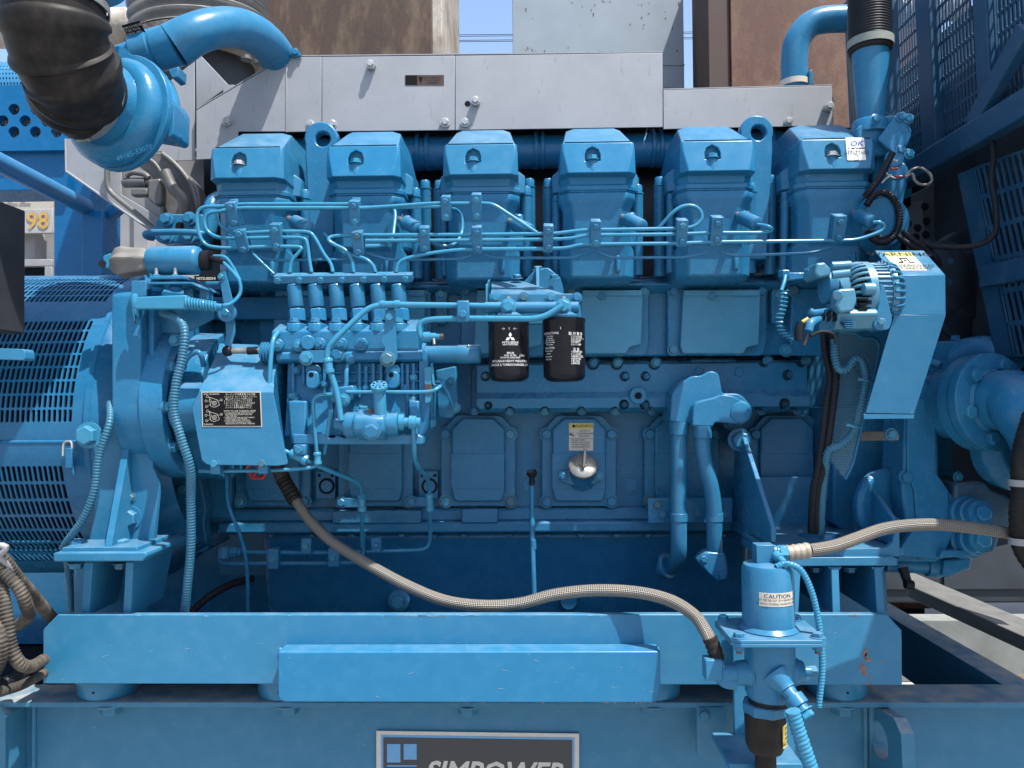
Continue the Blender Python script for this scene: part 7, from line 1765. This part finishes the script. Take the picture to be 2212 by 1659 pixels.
# ------------------------------------------------------------------ jacket water heater canister
D=1.57
wh=thing('jacket_heater','blue upright jacket water heater canister with caution label and black plug','heater',V(1660,1650,D))
cx=V(1659,1300,D).x
def zy(y): return Z_(1659,y,D-0.05)
ru=R(54,D); rl=R(52,D)
zA=zy(1232); 
part(wh,'upper_can',MB().lathe((cx,D,zy(1372)),(0,0,1),[(0,ru+0.008),(0.004,ru+0.004),(0.008,ru),(zy(1240)-zy(1372),ru),(zy(1230)-zy(1372),ru-0.004),(zy(1226)-zy(1372),ru-0.014),(zy(1225)-zy(1372)+0.001,0.02)],n=56),M['blue'])
part(wh,'lower_can',MB().lathe((cx+R(2,D),D,zy(1530)),(0,0,1),[(0,rl*0.6),(0.003,rl*0.9),(0.016,rl),(zy(1386)-zy(1530),rl)],n=56),M['blue'])
plz=zy(1374)
sq=lambda hw,dy0,dy1,c:[(cx-hw+c,D+dy0),(cx+hw-c,D+dy0),(cx+hw,D+dy0+c),(cx+hw,D+dy1-c),(cx+hw-c,D+dy1),(cx-hw+c,D+dy1),(cx-hw,D+dy1-c),(cx-hw,D+dy0+c)]
for nm,z0,z1 in (('flange_plate',plz-0.0135,plz-0.007),('flange_plate',plz-0.0065,plz)):
    part(wh,nm,MB().loft([[Vector((x,y,z)) for x,y in sq(0.092,-0.078,0.078,0.016)] for z in (z0,z1)]),M['frame'],0.001)
for sx,sy in ((-1,-1),(1,-1),(-1,1),(1,1)):
    q=Vector((cx+sx*0.075,D+sy*0.060,plz)); bolt(wh,q,(0,0,1),0.0105,M['blue'],'hexw'); bolt(wh,q-Vector((0,0,0.0135)),(0,0,-1),0.0105,M['blue'],'hexw',name='nut'); part(wh,'stud',MB().cyl(q-Vector((0,0,0.03)),q-Vector((0,0,0.014)),0.0055,n=10),M['bronze'])
# top fitting block
tz=zy(1225)
part(wh,'top_fitting',merge(MB().box((cx-0.006,D,tz+0.006),(0.026,0.026,0.03)),MB().lathe((cx-0.005,D,V(1660,1194,D).z),(1,0,0.03),[(0,0.015),(0.022,0.015),(0.023,0.013),(0.034,0.013)],n=18),MB().box((cx-0.008,D,V(1660,1194,D).z),(0.036,0.032,0.036))),M['blue'],0.002)
part(wh,'vent_cock',MB().lathe((cx+0.012,D-0.014,tz+0.016),(0.3,-0.8,-0.35),[(0,0.010),(0.014,0.010),(0.015,0.0075),(0.028,0.0075),(0.028,0.006),(0.036,0.006)],n=12),M['lite'])
# caution label wrapped on the can
rr=ru+0.0007
def wrapc(a0,z): return lambda u,v: Vector((cx+rr*math.sin(a0+u/rr), D-rr*math.cos(a0+u/rr), z+v))
zl0=zy(1311); zl1=zy(1281); mb=MB(); n=14
for k in range(n):
    a=-0.62+1.42*k/n; b=-0.62+1.42*(k+1)/n
    mb.add([Vector((cx+rr*math.sin(t),D-rr*math.cos(t),z)) for t,z in ((a,zl0),(b,zl0),(b,zl1),(a,zl1))],[(0,1,2,3)])
lbp=part(wh,'caution_label',mb,M['cream']); rr+=0.0005
zmid=lambda y: zy(y)
part(lbp,'lettering',text_mb('CAUTION',R(8.2,D)*1.4,wrapc(0.10,zmid(1289)),sx=1.15),M['print'])
part(lbp,'lettering',text_mb('LET THE AIR OUT OF A HEATER CASE',R(4.4,D)*1.4,wrapc(0.10,zmid(1297.5)),sx=0.80),M['print'])
part(lbp,'lettering',text_mb('AT INITIAL POURING WATER INTO ENG.',R(4.4,D)*1.4,wrapc(0.10,zmid(1305.5)),sx=0.80),M['print'])
# bottom hex and black connector
part(wh,'hex_collar',MB().lathe((cx-R(8,D),D,zy(1560)),(0,0,1),[(0,R(48,D)),(zy(1538)-zy(1560),R(50,D))],n=8),M['blue'],0.002)
part(wh,'seal_ring',MB().lathe((cx-R(2,D),D,zy(1538)),(0,0,1),[(0,R(42,D)),(zy(1528)-zy(1538),R(42,D))],n=32),M['hose'])
part(wh,'element_plug',MB().lathe((cx-R(10,D),D,zy(1720)),(0,0,1),[(0,R(22,D)),(zy(1650)-zy(1720),R(22,D)),(zy(1646)-zy(1720),R(34,D)),(zy(1630)-zy(1720),R(41,D)),(zy(1560)-zy(1720),R(43,D))],n=32),M['rubber'])
yl=MB(); r2=R(43,D)+0.0008; c2=cx-R(10,D)
for k in range(6):
    a=0.62+0.85*k/6; b=0.62+0.85*(k+1)/6; yl.add([Vector((c2+r2*math.sin(t),D-r2*math.cos(t),z)) for t,z in ((a,zy(1627)),(b,zy(1627)),(b,zy(1577)),(a,zy(1577)))],[(0,1,2,3)])
yp=part(wh,'yellow_label',yl,M['yellow'])
for j,s in enumerate(('200V','3kW','JWH','CAUTION')):
    zz_=zy(1585+j*11); r3=r2+0.0006
    part(yp,'lettering',text_mb(s,0.010,lambda u,v,zz_=zz_:Vector((c2+r3*math.sin(1.0+u/r3),D-r3*math.cos(1.0+u/r3),zz_+v))),M['print'])
# side ports
pL=Vector((cx-rl,D,zy(1473)))
part(wh,'left_port',merge(MB().lathe(pL+Vector((0.012,0,0)),(-1,0,0),[(0,0.034),(0.006,0.026),(0.03,0.023),(0.031,0.018),(0.06,0.018)],n=24),MB().box(pL+Vector((-0.064,0,0.010)),(0.034,0.034,0.042))),M['frame'],0.003)
pR=Vector((cx+rl,D,zy(1470)))
part(wh,'right_port',MB().lathe(pR-Vector((0.012,0,0)),(1,0.0,0),[(0,0.030),(0.02,0.026),(0.024,0.022),(0.03,0.021),(0.031,0.010),(0.045,0.010)],n=24),M['frame'])
part(wh,'plug_square',MB().box(pR+Vector((0.038,0,0)),(0.016,0.016,0.016),Matrix.Rotation(0.4,3,'X')),M['frame'],0.001)
fp0=Vector((cx+0.012,D-rl*0.92,zy(1478))); fdv=Vector((0.42,-0.55,-0.62)).normalized()
part(wh,'front_port',MB().lathe(fp0-fdv*0.02,fdv,[(0,0.030),(0.02,0.024),(0.028,0.018),(0.034,0.018),(0.035,0.014),(0.05,0.014),(0.05,0.020),(0.07,0.020),(0.071,0.014),(0.082,0.014)],n=20),M['frame'])
bolt(wh,fp0+fdv*0.06,fdv,0.0145,M['lite'],'hexw',name='plug')
# ------------------------------------------------------------------ braided hoses
def bhose(label,pts,px,n=24):
    P=resample(smooth([V(*p) for p in pts],14),0.006)
    return solo('braided_hose',label,'hose',MB().tube(P,R(px,pts[len(pts)//2][2]),n=n,uv=True),M['braid'],group='steel braided hoses',ang=80)
bhose('long braided hose sagging in an S from the block to the heater',[(640,1082,2.0),(668,1122,1.98),(720,1172,1.95),(800,1222,1.90),(880,1265,1.86),(960,1297,1.83),(1040,1308,1.81),(1120,1304,1.80),(1200,1284,1.79),(1290,1275,1.77),(1380,1280,1.74),(1450,1298,1.70),(1500,1330,1.65),(1525,1365,1.60),(1538,1392,1.575)],12.6)
bhose('short braided hose arching right from the heater top',[(1748,1189,1.57),(1800,1180,1.59),(1850,1163,1.61),(1900,1145,1.63),(1950,1136,1.64),(2020,1133,1.65),(2100,1140,1.66),(2170,1150,1.67),(2220,1158,1.68)],13)
def ferrule(t,pts,px,mat): 
    P=resample(smooth([V(*p) for p in pts],8),0.003); rs=[R(px,pts[0][2])*(1.0+0.06*math.sin(i*0.003/0.012*2*math.pi)) for i in range(len(P))]
    return part(t,'ferrule',MB().tube(P,rs,n=24),mat)
he=thing('hose_end','black crimped hose end and elbow at the heater left port','hose end',V(1550,1470,1.575))
ferrule(he,[(1533,1378,1.578),(1543,1402,1.575),(1550,1428,1.575)],15.5,M['rubber'])
part(he,'nut',MB().lathe(V(1550,1428,1.575),V(1556,1446,1.572)-V(1550,1428,1.575),[(0,0.0165),(0.016,0.0165),(0.018,0.014)],n=6),M['frame'],0.001)
part(he,'elbow_body',MB().tube(fillet([V(1555,1440,1.573),V(1561,1470,1.57),V(1590,1474,1.57)],0.02),0.0155,n=18),M['frame'])
he2=thing('hose_end','tan crimped hose end beside the heater top fitting','hose end',V(1730,1205,1.57))
ferrule(he2,[(1700,1195,1.57),(1725,1192,1.57),(1750,1188,1.57)],16.5,plain('tan_crimp',(0.269,0.224,0.173),0.55,0.2,0.2,40,0.2))
part(he2,'nut',MB().lathe(V(1682,1196,1.57),(1,0,0.05),[(0,0.018),(0.016,0.018)],n=6),M['lite'],0.001)
he3=thing('hose_end','black crimped hose end leaving the block under the turning gear cover','hose end',V(630,1060,2.0))
ferrule(he3,[(612,1036,2.02),(626,1060,2.01),(640,1084,2.0)],16,M['rubber'])
part(he3,'tape',MB().tube(smooth([V(600,1008,2.04),V(606,1022,2.03),(V(614,1040,2.02))],5),R(16,2.03),n=18),plain('dark_tape',(0.038,0.032,0.029),0.7,0,0.4,60,0.5,80))
vw=thing('valve_wheel','small red valve handwheel peeking below the turning gear cover','handwheel',V(557,1035,2.0))
hp=[V(557,1012,2.0)+Vector((math.cos(a)*0.026*(1+0.08*math.cos(6*a)),0,math.sin(a)*0.026*(1+0.08*math.cos(6*a)))) for a in [2*math.pi*k/48 for k in range(49)]]
part(vw,'rim',MB().tube(hp,0.005,n=8),M['red']); part(vw,'spokes',merge(*[MB().tube([V(557,1012,2.0),hp[k]],0.0035,n=6) for k in (0,16,32)]),M['red'])
# thin vent tube with spiral wrap beside heater
hp=resample(smooth([V(1676,1224,1.53),V(1700,1218,1.53),V(1730,1232,1.53),V(1752,1275,1.53),V(1766,1330,1.53),V(1774,1395,1.53),V(1776,1450,1.53),V(1768,1527,1.53)],10),0.002)
solo('vent_tube','thin pale blue spiral wrapped tube arching from the heater top','tube',MB().tube(hp,[R(6.6,1.53)*(1+0.10*math.sin(i*0.002/0.006*2*math.pi)) for i in range(len(hp))],n=14),M['lite'])
hp=resample(smooth([V(1712,1535,1.46),V(1722,1570,1.46),V(1735,1610,1.46),V(1752,1660,1.46),V(1775,1740,1.46)],10),0.002)
solo('drain_hose','pale blue wrapped drain hose hanging from the heater front','hose',MB().tube(hp,[R(15,1.46)*(1+0.06*math.sin(i*0.002/0.008*2*math.pi)+0.03*math.sin(i*0.7)) for i in range(len(hp))],n=20),M['lite'])
# ------------------------------------------------------------------ dipstick, oil filler, lower piping
ds=thing('dipstick','dipstick tube with black knob in front of the oil pan','dipstick',V(1153,1290,2.1))
part(ds,'tube',MB().tube([V(1149,1050,2.16),V(1150,1160,2.12),V(1154,1290,2.11)],R(5.5,2.12),n=12),M['blue'])
part(ds,'collar',MB().cyl(V(1151,1165,2.12),V(1152,1187,2.12),R(7,2.12),n=14),M['blue'],0.001)
part(ds,'knob',MB().lathe(V(1149,1048,2.16),(0,0,1),[(0,0.008),(0.01,0.009),(0.02,0.007),(0.026,0.013),(0.036,0.015),(0.044,0.010)],n=18),M['hose'])
of=thing('oil_filler','steel capped oil filler neck with T handle on an inspection door','oil filler',V(1258,1040,2.24))
q=V(1257,1030,2.25); up=Vector((0.0,-0.80,0.60)).normalized()
part(of,'neck',MB().lathe(q,up,[(-0.01,0.041),(0.02,0.036),(0.05,0.035)],n=32),M['cast'])
part(of,'flange',MB().pprism(roundpoly([(1207,1030),(1235,1010),(1280,1010),(1304,1028),(1304,1036),(1280,1048),(1232,1048),(1210,1040)],6),2.226,2.2440),M['cast'],0.003)
for x in (1218,1294): bolt(of,V(x,1028,2.226),(0,-1,0),R(8,2.2),M['cast'],'hexw')
cp=part(of,'cap',MB().lathe(q+up*0.05,up,[(0,0.037),(0.004,0.0405),(0.012,0.0405),(0.016,0.036),(0.018,0.012),(0.024,0.010)],n=36),M['steel'])
part(cp,'handle',MB().box(q+up*0.085+Vector((0.003,0,0.008)),(0.009,0.009,0.055),Matrix.Rotation(0.1,3,'Y')),M['steel'],0.003)
# oil mist warning label on the same door
wd=bpy.data.objects['inspection_door.003']; DL=DK-0.0565
wlb=part(wd,'warning_label',MB().pprism([(1229,914),(1282,914),(1281,974),(1229,973)],DL,DL+0.0008),M['cream'],label='white and yellow oil mist warning label')
part(wlb,'yellow_band',MB().pprism([(1230,915),(1281,915),(1281,926),(1230,926)],DL-0.0006,DL-0.0001),M['yellow'])
DLt=DL-0.0009
lab(wlb,'WARNING',1261,920.5,6.2,DLt,M['print'],0.95)
part(wlb,'symbol',MB().pprism([(1235,920.5),(1239,916.5),(1243,920.5),(1239,924.5)],DLt,DLt+0.0002),M['print'])
for j,(s,xx) in enumerate((('OIL MIST IS',1263),('FLAMMABLE AND',1264),('EXPLOSIVE',1262))): lab(wlb,s,xx,931+j*5.7,3.6,DLt,M['print'],0.9)
for j,s in enumerate(('DO NOT OPEN','INSPECTION COVER','WITHIN 10 MINUTES','AFTER ENGINE STOP')):
    c=V(1234,951+j*5,DLt); part(wlb,'lettering',text_mb(s,R(3.4,DLt)*1.4,flat_place(c,(1,0,0),(0,0,1)),align='LEFT',sx=0.9),M['print'])
ex=MB()
for a in range(10,130,14):
    u=Vector((math.cos(rad(a)),0,math.sin(rad(a)))); w=Vector((-u.z,0,u.x))*0.0006; c=V(1233,943,DLt); ex.add([c+u*0.004+w,c+u*0.015,c+u*0.004-w],[(0,1,2)])
part(wlb,'burst_symbol',ex,M['print'])
ln=MB().pprism([(1230,947),(1281,947),(1281,947.6),(1230,947.6)],DLt,DLt+0.0002); part(wlb,'rule',ln,M['print'])
# lower pipes along the pan
def lowpipe(label,pts,px=5): return solo('pan_pipe',label,'pipe',MB().tube(fillet([V(*p) for p in pts],0.03),R(px,pts[0][2]),n=12),M['cast'],group='pipes along the oil pan')
lowpipe('upper horizontal pipe along the top of the oil pan',[(480,1192,2.12),(640,1194,2.12),(760,1194,2.12)])
lowpipe('lower horizontal pipe along the top of the oil pan',[(484,1196,2.12),(473,1205,2.12),(480,1218,2.12),(700,1217,2.12),(770,1216,2.12),(785,1205,2.12),(786,1150,2.12)])
def strap(label,x,y,w,h):
    t=thing('pan_pipe_clip',label,'pipe clip',V(x,y+h/2,2.10),'clips on the oil pan pipes')
    part(t,'clip',MB().pbox(x-w/2,y-h/2,x+w/2,y+h/2,2.10,2.125),M['cast'],0.002); bolt(t,V(x,y,2.10),(0,-1,0),R(7,2.1),M['cast'],'hexw')
strap('leftmost clip on the oil pan pipes',589,1208,24,44); strap('right clip on the oil pan pipes',720,1205,24,40); strap('tall clip hanging from the pan rail over the upper pipe',661,1180,22,34); strap('clip hanging from the pan rail near the drop pipe',812,1178,22,32)
un=thing('pan_pipe_union','round union fitting at the left end of the oil pan pipes','union',V(482,1190,2.1))
part(un,'body',MB().lathe(V(484,1180,2.11),(0,0,-1),[(0,0.012),(0.006,0.018),(0.03,0.018),(0.036,0.012)],n=20),M['cast']); part(un,'nut',MB().lathe(V(498,1193,2.11),(1,0,0),[(0,0.014),(0.02,0.014),(0.021,0.011),(0.03,0.011)],n=8),M['cast'])
solo('thin_drain_wire','thin dark blue tube dropping past the oil pan left end','tube',MB().tube(smooth([V(490,1030,1.95),V(492,1080,2.0),V(500,1110,2.0),V(520,1160,2.02),V(533,1220,2.04),V(536,1330,2.06)],8),R(4,2),n=10),M['cast'])
# steel straps that hold pipes to the doors
for k,(x0,x1,y,lb) in enumerate(((730,776,1085,'flat strap holding the tall left pipe to the second door'),(882,922,1083,'flat strap holding the feed drop pipe beside the third door'))):
    t=thing('pipe_strap',lb,'strap',V((x0+x1)/2,y,2.2),'straps on the crankcase doors'); part(t,'plate',MB().pbox(x0-4,y-9,x1+6,y+11,2.222,2.227),M['cast'],0.001); bolt(t,V(x0+8,y,2.222),(0,-1,0),R(9,2.2),M['cast'],'hexw')
# ------------------------------------------------------------------ right edge hoses and far skid members
cond('black wrapped hose standing at the right edge by the braided hose',[(2230,900,1.68),(2208,980,1.64),(2206,1060,1.64),(2202,1120,1.64),(2212,1190,1.65),(2262,1245,1.66),(2340,1260,1.68)],20,'rubber',name='edge_hose',pitch=0.014,depth=0.06)
for k,(y,lb) in enumerate(((1050,'upper pale band on the right edge hose'),(1176,'lower pale band on the right edge hose'))): solo('hose_band',lb,'band',MB().lathe(V(2206,y,1.64),(0,0,1),[(0,R(21,1.64)),(0,R(24,1.64)),(0.014,R(24,1.64)),(0.014,R(21,1.64))],n=32,cap=False),M['contgrey'],group='bands on the edge hose')
sb=thing('timber_bearer','pale grey concrete bearer lying on the ground behind the right cross beam','bearer',V(2150,1400,2.6))
part(sb,'block',MB().loft([[V(1960,1262,3.0),V(2250,1390,2.5),V(2250,1425,2.5),V(1960,1290,3.0)],[V(1960,1262,3.0)+Vector((0.12,0.25,0)),V(2250,1390,2.5)+Vector((0.12,.25,0)),V(2250,1425,2.5)+Vector((0.12,.25,0)),V(1960,1290,3.0)+Vector((0.12,.25,0))]]),plain('bearer_grey',(0.085,0.085,0.08),0.8,0,0.2,20,0.3,60),0.004)

cond('dark cable bundle slanting up behind the base beam left of the oil pan',[(400,1335,2.0),(450,1290,2.05),(500,1262,2.12),(545,1250,2.2)],9,'hose')
